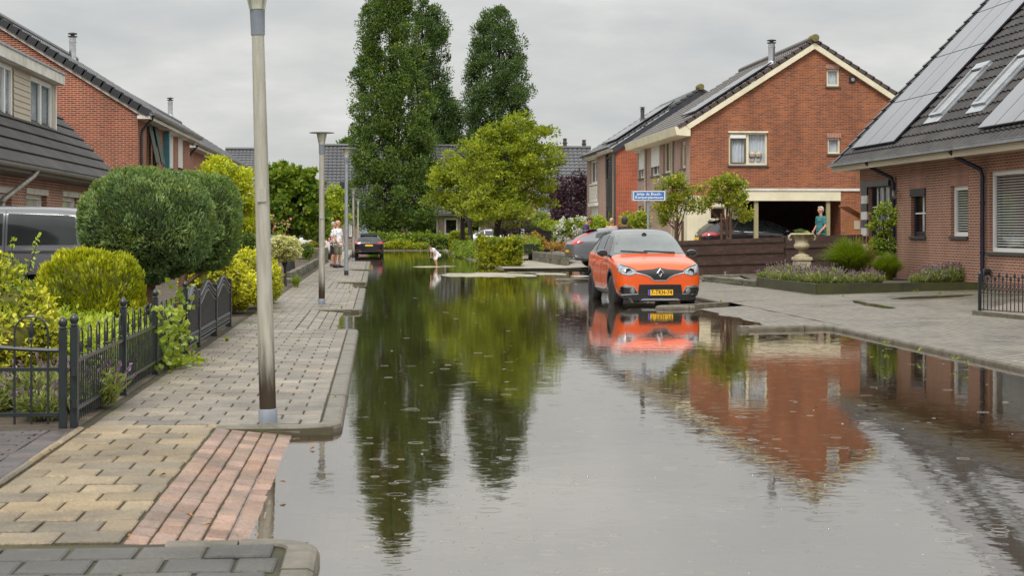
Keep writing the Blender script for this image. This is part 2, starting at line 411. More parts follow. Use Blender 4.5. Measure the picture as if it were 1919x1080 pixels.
    M['chrome'] = pm('chrome', (.78, .78, .78), (.66, .66, .68), 8, .12, 1.0)
    M['plate'] = pm('yellow_plate', (.80, .46, .01), (.76, .42, .01), 5, .35)
    M['plate_blue'] = pm('blue_band', (.02, .06, .40), (.02, .05, .35), 5, .35)
    M['ink'] = pm('black_ink', (.01, .01, .01), (.015, .015, .015), 5, .5)
    M['red_lamp'] = pm('red_lamp', (.42, .01, .02), (.32, .008, .015), 12, .12, coat=.5)
    M['lamp_clear'] = pm('headlamp_lens', (.36, .38, .40), (.16, .17, .18), 16, .12, .5, coat=.35)
    M['car_glass'] = pm('car_glass', (.016, .02, .02), (.024, .028, .028), 3, .05, spec=.6)
    M['windscreen'] = pm('wet_windscreen', (.085, .105, .10), (.035, .046, .045), 1.6, .07, spec=.9, coat=.3, bmp=.05)
    def paint(name, c, metal=.0, rough=.32, coat=.7):
        mm, nt, b = new_mat(name)
        co = objco(nt)
        fl = noise(nt, co, 400, 2)
        col = mixc(nt, .35, c, ramp(nt, fl, [(.3, tuple(x*.7 for x in c)), (.7, tuple(min(1, x*1.35) for x in c))]))
        L(nt, col, b.inputs['Base Color'])
        b.inputs['Metallic'].default_value = metal; b.inputs['Roughness'].default_value = rough
        b.inputs['Coat Weight'].default_value = coat; b.inputs['Coat Roughness'].default_value = .04
        # beads of rain on the paint
        vo = N(nt, 'ShaderNodeTexVoronoi'); vo.inputs['Scale'].default_value = 90; L(nt, co, vo.inputs['Vector'])
        dr = ramp(nt, vo.outputs['Distance'], [(.05, (1, 1, 1)), (.28, (0, 0, 0))])
        bump(nt, b, dr, .12, .004)
        return mm
    M['paint_orange'] = paint('orange_metallic_paint', (.68, .084, .006), .12, rough=.28, coat=.5)
    M['paint_grey'] = paint('grey_metallic_paint', (.150, .158, .172), .4, coat=.5)
    M['paint_black'] = paint('black_paint', (.006, .006, .009), .0, coat=.3)
    M['paint_van'] = paint('slate_paint', (.085, .085, .095), .2, .4)
    M['paint_white'] = paint('white_paint_car', (.72, .72, .72), 0)
    M['paint_silver'] = paint('silver_paint', (.45, .46, .47), .5)
    M['sign_blue'] = pm('blue_enamel', (.035, .15, .42), (.03, .13, .38), 4, .3)
    M['sign_white'] = pm('white_enamel', (.82, .82, .80), (.76, .76, .74), 4, .35)
    M['skin'] = pm('skin', (.52, .27, .18), (.46, .23, .15), 20, .55)
    M['hair_grey'] = pm('white_hair', (.42, .40, .37), (.30, .28, .26), 60, .8)
    M['hair_dark'] = pm('dark_hair', (.018, .014, .012), (.03, .024, .02), 60, .7)
    M['hair_brown'] = pm('brown_hair', (.09, .045, .022), (.06, .03, .015), 60, .7)
    M['cloth_white'] = pm('white_cloth', (.76, .75, .78), (.66, .65, .69), 9, .9)
    M['cloth_pink'] = pm('pink_cloth', (.60, .36, .28), (.50, .28, .22), 9, .9)
    M['cloth_khaki'] = pm('khaki_cloth', (.22, .21, .14), (.17, .16, .11), 9, .9)
    M['cloth_purple'] = pm('purple_cloth', (.075, .045, .16), (.055, .033, .12), 9, .9)
    M['cloth_teal'] = pm('teal_cloth', (.045, .19, .20), (.035, .15, .16), 9, .9)
    M['cloth_navy'] = pm('navy_cloth', (.015, .018, .035), (.02, .022, .04), 9, .9)
    M['cloth_black'] = pm('black_cloth', (.018, .016, .02), (.028, .024, .03), 9, .9)
    M['shoe'] = pm('dark_shoe', (.03, .032, .05), (.05, .05, .07), 12, .7)
    # foliage
    LM = leaf_mat
    M['lf_oak'] = LM('columnar_oak_leaf', [(.022, .045, .012), (.044, .082, .016), (.080, .122, .020), (.150, .180, .026)], .2, .4)
    M['lf_oak2'] = LM('dark_oak_leaf', [(.026, .050, .018), (.040, .072, .022), (.060, .096, .024), (.095, .130, .028)], .2, .4)
    M['lf_maple'] = LM('yellow_green_leaf', [(.055, .080, .006), (.115, .145, .008), (.185, .215, .011), (.29, .295, .016)], .32)
    M['lf_cypress'] = LM('blue_green_conifer', [(.045, .080, .028), (.082, .135, .044), (.140, .195, .058), (.205, .255, .070)], .12, .55)
    M['lf_cypress2'] = LM('green_conifer', [(.065, .115, .035), (.095, .150, .042), (.13, .19, .050), (.16, .22, .055)], .12, .55)
    M['lf_gold'] = LM('golden_conifer', [(.060, .085, .004), (.16, .185, .006), (.28, .285, .008), (.42, .40, .012)], .2, .55)
    M['lf_euonymus'] = LM('golden_euonymus', [(.10, .125, .008), (.25, .26, .012), (.40, .38, .016), (.50, .46, .025)], .2)
    M['lf_privet'] = LM('yellow_privet', [(.09, .13, .014), (.20, .22, .02), (.38, .35, .03), (.50, .44, .05)], .25)
    M['lf_lime'] = LM('lime_leaf', [(.12, .17, .015), (.18, .23, .02), (.25, .29, .03), (.32, .34, .04)], .3)
    M['lf_lindengreen'] = LM('green_broad_leaf', [(.045, .085, .010), (.075, .125, .014), (.12, .17, .018), (.22, .25, .03)], .3)
    M['lf_robinia'] = LM('yellow_robinia_leaf', [(.14, .18, .010), (.22, .25, .012), (.31, .32, .015), (.38, .37, .02)], .3)
    M['lf_willow'] = LM('variegated_willow_leaf', [(.24, .24, .08), (.36, .34, .14), (.46, .43, .22), (.52, .48, .26)], .25)
    M['lf_hedge'] = LM('hedge_leaf', [(.05, .085, .008), (.085, .13, .010), (.13, .18, .012), (.19, .23, .016)], .22)
    M['lf_hedgegold'] = LM('yellow_hedge_leaf', [(.04, .06, .004), (.095, .125, .006), (.19, .205, .008), (.32, .30, .012)], .22)
    M['lf_purple'] = LM('purple_leaf', [(.018, .008, .014), (.032, .014, .022), (.045, .02, .03), (.03, .016, .02)], .15)
    M['lf_photinia'] = LM('photinia_leaf', [(.085, .125, .012), (.14, .185, .016), (.22, .245, .022), (.32, .24, .03)], .25, big=.35)
    M['lf_shrub'] = LM('shrub_leaf', [(.06, .10, .012), (.11, .16, .016), (.17, .21, .02), (.24, .26, .03)], .25)
    M['lf_orangebush'] = LM('orange_tipped_leaf', [(.12, .14, .015), (.18, .17, .02), (.34, .16, .03), (.36, .11, .03)], .25)
    M['lf_grass'] = LM('ornamental_grass', [(.07, .11, .008), (.11, .155, .010), (.16, .20, .014), (.20, .24, .02)], .3)
    M['lf_lavender'] = LM('lavender_leaf', [(.09, .11, .035), (.14, .165, .05), (.19, .21, .07), (.22, .23, .06)], .25)
    M['fl_lavender'] = LM('lavender_flower', [(.10, .065, .10), (.14, .09, .14), (.11, .08, .09), (.19, .14, .18)], .15)
    M['fl_white'] = LM('hydrangea_flower', [(.62, .60, .40), (.72, .70, .52), (.74, .74, .62), (.68, .66, .44)], .2)
    M['fl_pink'] = LM('pink_flower', [(.55, .06, .12), (.6, .12, .16), (.5, .20, .24), (.58, .09, .10)], .2)
    M['twig_orange'] = pm('orange_twig', (.42, .15, .035), (.30, .10, .03), 8, .6)
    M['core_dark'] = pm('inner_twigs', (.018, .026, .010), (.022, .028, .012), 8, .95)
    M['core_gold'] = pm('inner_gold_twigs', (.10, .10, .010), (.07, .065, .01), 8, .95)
    # flood water: a film of muddy water, mirror by angle, rings where the rain strikes
    m, nt, b = new_mat('flood_water'); nt.nodes.remove(b)
    co = objco(nt)
    mp = N(nt, 'ShaderNodeMapping'); mp.inputs['Scale'].default_value = (1.0, 1.0, 1); L(nt, co, mp.inputs[0])
    n1 = noise(nt, mp.outputs[0], 2.6, 3, .6)
    n2 = noise(nt, mp.outputs[0], 11.0, 2, .5)
    def rings(scale, freq, off):
        ad = N(nt, 'ShaderNodeVectorMath', operation='ADD'); L(nt, co, ad.inputs[0]); ad.inputs[1].default_value = off
        vo = N(nt, 'ShaderNodeTexVoronoi', feature='F1', voronoi_dimensions='2D'); vo.inputs['Scale'].default_value = scale; vo.inputs['Randomness'].default_value = 1.0
        L(nt, ad.outputs[0], vo.inputs['Vector'])
        d = math_(nt, 'DIVIDE', vo.outputs['Distance'], 1.0)
        sc = N(nt, 'ShaderNodeSeparateColor'); L(nt, vo.outputs['Color'], sc.inputs[0])
        rad = math_(nt, 'MULTIPLY_ADD', sc.outputs[0], .22, .06)     # each ring at its own age
        x = math_(nt, 'DIVIDE', math_(nt, 'SUBTRACT', d, rad), .035)
        env = math_(nt, 'POWER', 2.718, math_(nt, 'MULTIPLY', math_(nt, 'MULTIPLY', x, x), -1.0))
        on = math_(nt, 'GREATER_THAN', sc.outputs[1], .45)
        return math_(nt, 'MULTIPLY', math_(nt, 'MULTIPLY', env, math_(nt, 'COSINE', math_(nt, 'MULTIPLY', x, 2.2))), on)
    r1 = rings(3.0, 60, (0, 0, 0)); r2 = rings(4.6, 80, (13.7, 5.1, 0))
    hgt = math_(nt, 'ADD', math_(nt, 'MULTIPLY', n1, .62), math_(nt, 'MULTIPLY', n2, .12))
    hgt = math_(nt, 'ADD', hgt, math_(nt, 'MULTIPLY', math_(nt, 'ADD', r1, r2), .045))
    bp = N(nt, 'ShaderNodeBump'); bp.inputs['Strength'].default_value = 1.0; bp.inputs['Distance'].default_value = .0022
    L(nt, hgt, bp.inputs['Height'])
    fr = N(nt, 'ShaderNodeFresnel'); fr.inputs[0].default_value = 1.75; L(nt, bp.outputs[0], fr.inputs['Normal'])
    gl = N(nt, 'ShaderNodeBsdfGlossy'); gl.inputs['Roughness'].default_value = .03; L(nt, bp.outputs[0], gl.inputs['Normal'])
    gl.inputs[0].default_value = (.97, .945, .915, 1)
    df = N(nt, 'ShaderNodeBsdfDiffuse'); df.inputs[0].default_value = (.060, .042, .018, 1)
    tr = N(nt, 'ShaderNodeBsdfTransparent'); tr.inputs[0].default_value = (.80, .68, .46, 1)
    mu = N(nt, 'ShaderNodeMixShader'); mu.inputs[0].default_value = .28
    L(nt, tr.outputs[0], mu.inputs[1]); L(nt, df.outputs[0], mu.inputs[2])
    mx = N(nt, 'ShaderNodeMixShader'); L(nt, math_(nt, 'MULTIPLY_ADD', fr.outputs[0], .78, .23), mx.inputs[0]); L(nt, mu.outputs[0], mx.inputs[1]); L(nt, gl.outputs[0], mx.inputs[2])
    L(nt, mx.outputs[0], nt.nodes['Material Output'].inputs[0])
    M['water'] = m
    m, nt, b = new_mat('raindrop_water'); b.inputs['Base Color'].default_value = (.10, .085, .055, 1); b.inputs['Roughness'].default_value = .05; b.inputs['IOR'].default_value = 1.8; b.inputs['Specular IOR Level'].default_value = 1.0; M['drop'] = m
mats()
# ---------------------------------------------------------------- text as mesh
def text_mesh(body, size, extrude=.002, spacing=1.0, align='CENTER', bold=.014):
    cu = bpy.data.curves.new('lettering', 'FONT'); cu.body = body; cu.size = size; cu.extrude = extrude
    cu.align_x = align; cu.offset = bold*size; cu.align_y = 'CENTER'; cu.space_character = spacing; cu.space_line = .95
    o = bpy.data.objects.new('lettering', cu); COL.objects.link(o)
    dg = bpy.context.evaluated_depsgraph_get(); dg.update()
    me = bpy.data.meshes.new_from_object(o.evaluated_get(dg))
    bpy.data.objects.remove(o); bpy.data.curves.remove(cu)
    return me
def apply_mods(me, setup, mats_=None):
    """run modifiers on a mesh and hand back the result"""
    o = bpy.data.objects.new('work', me); COL.objects.link(o)
    setup(o)
    dg = bpy.context.evaluated_depsgraph_get(); dg.update()
    out = bpy.data.meshes.new_from_object(o.evaluated_get(dg))
    bpy.data.objects.remove(o)
    return out
# ---------------------------------------------------------------- camera
cam = bpy.data.cameras.new('camera'); cam_o = bpy.data.objects.new('camera', cam); COL.objects.link(cam_o)
cam.sensor_width = 36; cam.sensor_fit = 'HORIZONTAL'; cam.lens = 36*F/1919.0
cam.shift_y = -110.0/1919.0
cam.clip_start = .1; cam.clip_end = 3000
cam.dof.use_dof = True; cam.dof.focus_distance = 34.0; cam.dof.aperture_fstop = 9.0
cam_o.location = (0, 0, H); cam_o.rotation_euler = (R(90), 0, -YAW)
scene.camera = cam_o
scene.view_settings.view_transform = 'Standard'; scene.view_settings.look = 'None'
scene.view_settings.exposure = 0.05; scene.view_settings.gamma = 1.0
# ---------------------------------------------------------------- overcast sky and a veiled sun
SUN_EL, SUN_AZ = R(52), R(200)      # azimuth clockwise from +y
w = bpy.data.worlds.new('World'); scene.world = w; w.use_nodes = True
nt = w.node_tree; bg = nt.nodes['Background']
sky = N(nt, 'ShaderNodeTexSky', sky_type='NISHITA'); sky.sun_disc = False
sky.sun_elevation = SUN_EL; sky.sun_rotation = SUN_AZ
tc = N(nt, 'ShaderNodeTexCoord'); sx = N(nt, 'ShaderNodeSeparateXYZ'); L(nt, tc.outputs['Generated'], sx.inputs[0])
el = math_(nt, 'MAXIMUM', sx.outputs[2], 0.0)
# cloud deck: brightness rises to the zenith as under any overcast, soft billows
den = math_(nt, 'ADD', el, .22)
cv = N(nt, 'ShaderNodeCombineXYZ')
L(nt, math_(nt, 'DIVIDE', sx.outputs[0], den), cv.inputs[0]); L(nt, math_(nt, 'DIVIDE', sx.outputs[1], den), cv.inputs[1])
n1 = noise(nt, cv.outputs[0], 1.1, 6, .58); n2 = noise(nt, cv.outputs[0], 3.1, 5, .6)
cl = math_(nt, 'ADD', math_(nt, 'MULTIPLY', n1, .7), math_(nt, 'MULTIPLY', n2, .3))
base = ramp(nt, cl, [(.36, (.51, .53, .535)), (.50, (.635, .638, .625)), (.64, (.81, .80, .775))])
grad = N(nt, 'ShaderNodeMapRange'); L(nt, el, grad.inputs[0]); grad.inputs[1].default_value = .12; grad.inputs[2].default_value = .8
grad.inputs[3].default_value = 1.0; grad.inputs[4].default_value = 3.3
mul = N(nt, 'ShaderNodeVectorMath', operation='SCALE'); L(nt, base, mul.inputs[0]); L(nt, grad.outputs[0], mul.inputs['Scale'])
sk = N(nt, 'ShaderNodeVectorMath', operation='SCALE'); L(nt, sky.outputs[0], sk.inputs[0]); sk.inputs['Scale'].default_value = .10
L(nt, mixc(nt, .94, sk.outputs[0], mul.outputs[0]), bg.inputs[0]); bg.inputs[1].default_value = 1.0
sl = bpy.data.lights.new('sun', 'SUN'); sl.energy = 2.1; sl.angle = R(14); sl.color = (1, .965, .9)
so = bpy.data.objects.new('sun', sl); COL.objects.link(so)
dv = Vector((math.sin(SUN_AZ)*math.cos(SUN_EL), math.cos(SUN_AZ)*math.cos(SUN_EL), math.sin(SUN_EL)))
so.rotation_euler = dv.to_track_quat('Z', 'Y').to_euler()
# ---------------------------------------------------------------- ground
def smooth(a, b, x):
    t = max(0.0, min(1.0, (x-a)/(b-a))); return t*t*(3-2*t)
def grid(us, vs, zf, mat):
    us = list(us); vs = list(vs)
    V = [(u, v, zf(u, v)) for v in vs for u in us]; nu = len(us)
    Q = [(j*nu+i, j*nu+i+1, (j+1)*nu+i+1, (j+1)*nu+i) for j in range(len(vs)-1) for i in range(nu-1)]
    return np_mesh('ground', V, Q, mat, True)
def hn(u, v, s=1.0):   # cheap smooth noise, -1..1
    return (math.sin(u*1.9*s+1.3*math.sin(v*.8*s))+math.sin(v*1.3*s+1.7*math.sin(u*.9*s+.5)))*.5
struct('ground', grid([-700, -40, 60, 700], [-60, 3, 130, 900], lambda u, v: -.34, M['lawn']))
struct('road', grid([-1.6, 1, 4, 10], [2, 40, 80, 121], lambda u, v: -.165, M['road']))
wv = [2]+[3+i*2 for i in range(60)]
struct('flood_water', grid([-1.7+.9*i for i in range(13)], wv, lambda u, v: WZ, M['water']))
# left: slabs, ramps
DIPS = [(7.86, 12.34), (24.40, 30.35), (41.4, 46.2), (58.4, 61.2)]
def dip(v): return any(a <= v <= b for a, b in DIPS)
def zl(u, v):
    if u > -1.15 and dip(v): return -(u+1.15)*.105*(1+.03*hn(u*2, v*.9)) - .003*(1+hn(u*1.5, v*1.1))
    return 0.0
class Slabs:
    def __init__(s): s.V = []; s.Q = []; s.rnd = random.Random(3)
    def slab(s, u0, u1, v0, v1, zf, gap=.0065, jit=.0026, ch=.008):
        r = s.rnd; u0 += gap; u1 -= gap; v0 += gap; v1 -= gap
        if u1-u0 < .02 or v1-v0 < .02: return
        dz = r.uniform(-jit, jit); sh = .0025
        c = [(u0, v0), (u1, v0), (u1, v1), (u0, v1)]
        dj = [(r.uniform(-sh, sh), r.uniform(-sh, sh)) for _ in c]
        b = len(s.V); t = [r.uniform(-jit, jit)*.6+dz for _ in c]
        i = [(ch, ch), (-ch, ch), (-ch, -ch), (ch, -ch)]
        for (u, v), d in zip(c, dj): s.V.append((u+d[0], v+d[1], zf(u, v)-.02))
        for (u, v), d, tz in zip(c, dj, t): s.V.append((u+d[0], v+d[1], zf(u, v)+tz-ch*.7))
        for (u, v), d, tz, k in zip(c, dj, t, i): s.V.append((u+d[0]+k[0], v+d[1]+k[1], zf(u, v)+tz))
        for k in (0, 4):
            for j in range(4): s.Q.append((b+k+j, b+k+(j+1) % 4, b+k+4+(j+1) % 4, b+k+4+j))
        s.Q.append((b+8, b+9, b+10, b+11))
    def rows(s, u0, u1, v0, v1, w, h, zf, clip=None, along='u', **kw):
        """rows of stones with half bond; along='v' turns the courses to run up the street"""
        n = 0
        a0, a1, b0, b1 = (u0, u1, v0, v1) if along == 'u' else (v0, v1, u0, u1)
        b = b0
        while b < b1-.02:
            be = min(b+h, b1); a = a0-(w*.5 if n % 2 else 0)
            while a < a1-.01:
                p, q = max(a, a0), min(a+w, a1)
                if q-p > .03:
                    uu = (p, q, b, be) if along == 'u' else (b, be, p, q)
                    if clip is None or clip((uu[0]+uu[1])/2, (uu[2]+uu[3])/2): s.slab(*uu, zf, **kw)
                a += w
            b = be; n += 1
    def mesh(s, mat): return np_mesh('slabs', s.V, s.Q, mat)
bed_u = [-2.14, -1.8, -1.5, -1.15, -.95, -.75, -.55, -.42, -.31]
bed_v = sorted(set([4.0, 6]+[x+e for a, b in DIPS for x in (a, b) for e in (-.001, .001)]+[7.9+.45*i for i in range(10)]+[12.5+2*i for i in range(33)]))
struct('pavement_bed', grid(bed_u, bed_v, lambda u, v: zl(u, v)-.013, M['joint']))
# ramps run on under the water
for a, b in DIPS:
    struct('ramp_bed', grid([-.31, -.05, .25], [a+(b-a)*i/8 for i in range(9)], lambda u, v: zl(u, v)-.013, M['joint']))
S1 = Slabs()
def cut(u, v): return not (u > -1.16 and dip(v))
vv = 12.56
for a, b in DIPS[1:]+[(76.0, 76.0)]:
    S1.rows(-2.06, -.41, vv, a, .30, .30, zl)
    if b > a: S1.rows(-2.06, -1.15, a, b, .30, .30, zl)
    vv = b
struct('pavement_slabs', S1.mesh(M['tile_pave']))
S2 = Slabs()
for a, b in DIPS[1:]: S2.rows(-1.15, -.05, a, b, .60, .155, zl, along='v')
struct('ramp_slabs', S2.mesh(M['tile_pave']))
S3 = Slabs(); S3.rows(-2.06, -1.15, 7.86, 12.36, .30, .30, zl); S3.rows(-2.06, -.98, 12.36, 12.56, .42, .20, zl)
struct('yellow_slabs', S3.mesh(M['tile_yellow']))
S4 = Slabs(); S4.rows(-1.15, .2, 7.86, 12.34, .21, .112, zl, along='v', jit=.0014, ch=.007, gap=.006)
struct('pink_bricks', S4.mesh(M['tile_pink']))
S5 = Slabs(); S5.rows(-3.6, -.42, 5.35, 7.75, .30, .30, zl, lambda u, v: not (u > -.50 and v > 7.45), jit=.004, ch=.01, gap=.007)
struct('dark_slabs', S5.mesh(M['tile_darkpave']))
S6 = Slabs(); S6.rows(-5.4, -2.30, 6.0, 12.3, .21, .105, lambda u, v: .0, jit=.003, ch=.006, gap=.003)
S6.rows(-2.30, -2.135, 6.0, 12.3, .21, .165, lambda u, v: .0, along='v', jit=.003, gap=.004)
struct('driveway_clinkers', S6.mesh(M['clinker_dark']))
struct('driveway_bed', grid([-6, -2.14], [5, 12.33], lambda u, v: -.013, M['joint']))
mb = MB()
for i in range(5): mb.bbox((-2.125, 7.9+i*.9, -.1), (-2.075, 7.9+(i+1)*.9-.008, .012+.003*(i % 2)), .012)
struct('edging_strip', mb, M['tile_yellow'])
struct('garden_soil', grid([-60, -9, -4, -2.14], [12.33, 14, 18, 30, 60, 119], lambda u, v: -.01, M['soil']))
struct('side_path', grid([-2.14, -1.4], [76, 90, 119], lambda u, v: -.004, M['pave_far']))
# kerbs: blocks about a metre long swept along a path; the road lies on the right of the path
def kerb(mb, path, w=.15, top=.004, block=.98, lo=-.24, topf=None):
    P = [Vector((p[0], p[1])) for p in path]
    Q = [P[0]]
    for a, b in zip(P, P[1:]):
        n = max(1, int((b-a).length/.12+.5))
        Q += [a.lerp(b, i/n) for i in range(1, n+1)]
    prof = [(0, lo), (0, top-.035), (.012, top-.012), (.035, top), (w-.008, top), (w, top-.01), (w, lo)]
    seg = []; acc = 0; segs = []
    for i, p in enumerate(Q):
        seg.append(i)
        if i: acc += (Q[i]-Q[i-1]).length
        if acc > block or i == len(Q)-1:
            if len(seg) > 1: segs.append(seg)
            seg = [i]; acc = 0
    for sg in segs:
        vs = []; dz = random.uniform(-.003, .003)
        for j, i in enumerate(sg):
            d = (Q[min(i+1, len(Q)-1)]-Q[max(i-1, 0)]).normalized(); nrm = Vector((-d.y, d.x))   # left of travel = inner side
            e = d*(.005 if j == 0 else -.005 if j == len(sg)-1 else 0)
            t = (topf(Q[i]) if topf else 0)+dz
            for o, z in prof:
                q = Q[i]+nrm*o+e; vs.append((q.x, q.y, z+(t if z > lo else 0)))
        k = len(prof); fs = []
        for j in range(len(sg)-1):
            for a in range(k-1): fs.append((j*k+a, (j+1)*k+a, (j+1)*k+a+1, j*k+a+1))
        fs.append(tuple(range(k))); fs.append(tuple(reversed(range((len(sg)-1)*k, len(sg)*k))))
        mb.add(vs, fs)
def arc(cx, cy, r, a0, a1, n=8): return [(cx+r*math.cos(R(a0+(a1-a0)*i/n)), cy+r*math.sin(R(a0+(a1-a0)*i/n))) for i in range(n+1)]
mb = MB(); ue = -.25
# travelling up the street the inner side is on the left
kerb(mb, [(ue, 5.0)]+arc(ue-.26, 7.64, .26, 0, 90)+[(-.95, 7.90)])
def section(v0, v1, u=ue, left=-1.15, r=.3):
    kerb(mb, [(left, v0)]+arc(u-r, v0+r, r, -90, 0)+[(u, v1-.16)]+arc(u-.14, v1-.16, .14, 0, 90, 4)+[(-.9, v1-.02)])
section(12.34, 24.40); section(30.35, 41.4, r=.2); section(46.2, 58.4, r=.2); section(61.2, 76.2, r=.2)
kerb(mb, [(-1.4, 76.2), (-1.4, 119)])
struct('kerb_left', mb, M['kerb'])
# right: land rises slowly away from the street
def hR(u, v): return min(.13, max(0, .02*(u-6.85))) + .27*smooth(47, 58, v)*smooth(8.5, 12, u) - .06*smooth(58, 62, v)*(1-smooth(8.5, 12, u))*0
def frange(a, b, st):
    n = max(1, int(round((b-a)/st))); return [a+(b-a)*i/n for i in range(n+1)]
struct('pavement_right', grid(frange(6.85, 14, .5)+[18, 26, 40], frange(3, 50, 1), hR, M['pave_right']))
struct('drive_right', grid(frange(8.0, 14, .6)+[18, 26, 40], frange(50, 62, 1), hR, M['pave_right']))
struct('drive_far', grid([4.62, 5.2, 6, 6.85]+frange(7.4, 14, .6)+[18, 26, 40], [62, 63, 64, 66]+frange(68, 119, 3), lambda u, v: hR(u, v)+.0, M['pave_far']))
def zramp(u, v): return -.004-max(0, (6.85-u))*.068*(1+.07*hn(u, v*1.5)) - .006*hn(u*2, v*3)
struct('ramp_right', grid(frange(4.4, 6.85, .15), frange(24.95, 31.35, .2), zramp, M['pave_right']))
def hump(u, v):
    g = lambda cu, cv, ru, rv, h: h*math.exp(-((u-cu)/ru)**2-((v-cv)/rv)**2)
    z = -.092 + max(g(3.3, 55.5, 1.5, 3.6, .058), g(4.6, 54.8, .9, 2.0, .052), g(5.75, 56.2, .8, 1.6, .054), g(5.0, 58.6, .9, .9, .05), g(2.0, 67.5, .9, .8, .052), g(2.9, 68.2, .5, .5, .05), g(6.5, 53.6, .5, .7, .05))
    return z + .009*hn(u*1.7, v*1.1) + .006*hn(u*5, v*2.3) + .004*hn(u*9+2, v*5)
struct('street_hump', grid(frange(.2, 7.9, .12), frange(48, 71, .2), hump, M['pave_far']))
mb = MB()
kr = 6.70
# coming towards the camera on this side, so the inner side stays on the left
kerb(mb, [(5.30, 24.55), (6.2, 24.75)]+[(6.62, 24.86), (kr, 24.75), (kr, 3)])
kerb(mb, [(5.45, 24.75), (5.30, 24.68), (5.30, 24.55)], w=.12)
kerb(mb, [(6.85, 33.0), (6.5, 32.6), (5.3, 31.55), (5.16, 31.35), (5.3, 31.2), (5.9, 31.28)], w=.13)
kerb(mb, [(kr, 49.0), (kr, 33.0)])
kerb(mb, [(8.0, 49.2), (6.7, 49.1), (5.25, 48.85), (5.1, 48.65), (5.25, 48.45), (6.7, 48.7)], w=.15)
kerb(mb, [(4.5, 119), (4.5, 68.6)]+arc(5.9, 68.6, 1.4, 180, 250, 6)+[(6.3, 66.9)])
kerb(mb, [(4.5, 67.0), (4.62, 62.1), (9.5, 62.0)], w=.12, top=-.02)
struct('kerb_right', mb, M['kerb'])
struct('divider_strip', grid([5.2, 6.0, 6.9, 8.0], [48.5, 49.1], lambda u, v: -.002, M['pave_right']))
# across the end of the street
mb = MB(); kerb(mb, [(4.5, 119.2), (-30, 119.2)]); struct('kerb_end', mb, M['kerb'])
struct('far_verge', grid([-300, -40, 60, 300], [119.3, 135, 400], lambda u, v: -.012, M['lawn']))
# dark films of rain on the right-hand pavement
def puddle(pts, seed):
    rr = random.Random(seed); n = len(pts); out = []
    for i in range(n):
        a, b = Vector(pts[i]), Vector(pts[(i+1) % n])
        for k in range(5):
            q = a.lerp(b, k/5); out.append((q.x+rr.uniform(-.02, .02), q.y+rr.uniform(-.05, .05), hR(q.x, q.y)+.004))
    mb = MB(); mb.poly(out); return mb
def pp(px): return [tuple(gp(x, y, .06).xy) for x, y in px]
M['puddle'] = pm('rain_film', (.045, .038, .022), (.03, .026, .016), 3, .04, spec=.8)
struct('puddle', puddle(pp([(1598, 562), (1640, 569), (1680, 576), (1668, 577), (1625, 572), (1600, 566)]), 1), M['puddle'])
struct('puddle', puddle(pp([(1668, 561), (1700, 558), (1760, 557), (1832, 556.5), (1800, 560), (1730, 562), (1690, 562)]), 2), M['puddle'])
# ---------------------------------------------------------------- building kit
def PT(axis, plane, sign):
    if axis == 'u': return lambda s, d, z: (plane+sign*d, s, z)
    return lambda s, d, z: (s, plane+sign*d, z)
def pbox(mb, P, s0, s1, d0, d1, z0, z1):
    mb.box(P(s0, d0, z0), P(s1, d1, z1))
def clip_poly(poly, hp):
    for a, b, c in hp:
        out = []
        for i in range(len(poly)):
            p, q = poly[i], poly[(i+1) % len(poly)]
            fp, fq = a*p[0]+b*p[1]-c, a*q[0]+b*q[1]-c
            if fp <= 1e-9: out.append(p)
            if (fp < -1e-9 and fq > 1e-9) or (fp > 1e-9 and fq < -1e-9):
                t = fp/(fp-fq); out.append((p[0]+t*(q[0]-p[0]), p[1]+t*(q[1]-p[1])))
        poly = out
        if len(poly) < 3: return []
    return poly
def wall(mb, P, s0, s1, z0, z1, holes=(), depth=.12, hp=()):
    ss = sorted(set([s0, s1]+[x for h in holes for x in (h[0], h[1]) if s0 < x < s1]))
    zs = sorted(set([z0, z1]+[x for h in holes for x in (h[2], h[3]) if z0 < x < z1]))
    for i in range(len(ss)-1):
        for j in range(len(zs)-1):
            cs, cz = (ss[i]+ss[i+1])/2, (zs[j]+zs[j+1])/2
            if any(h[0] < cs < h[1] and h[2] < cz < h[3] for h in holes): continue
            pl = clip_poly([(ss[i], zs[j]), (ss[i+1], zs[j]), (ss[i+1], zs[j+1]), (ss[i], zs[j+1])], hp)
            if pl: mb.poly([P(a, 0, b) for a, b in pl])
    for a, b, c, d in holes:
        for q in (((a, c), (b, c)), ((b, c), (b, d)), ((b, d), (a, d)), ((a, d), (a, c))):
            (x0, y0), (x1, y1) = q
            mb.quad(P(x0, 0, y0), P(x1, 0, y1), P(x1, -depth, y1), P(x0, -depth, y0))
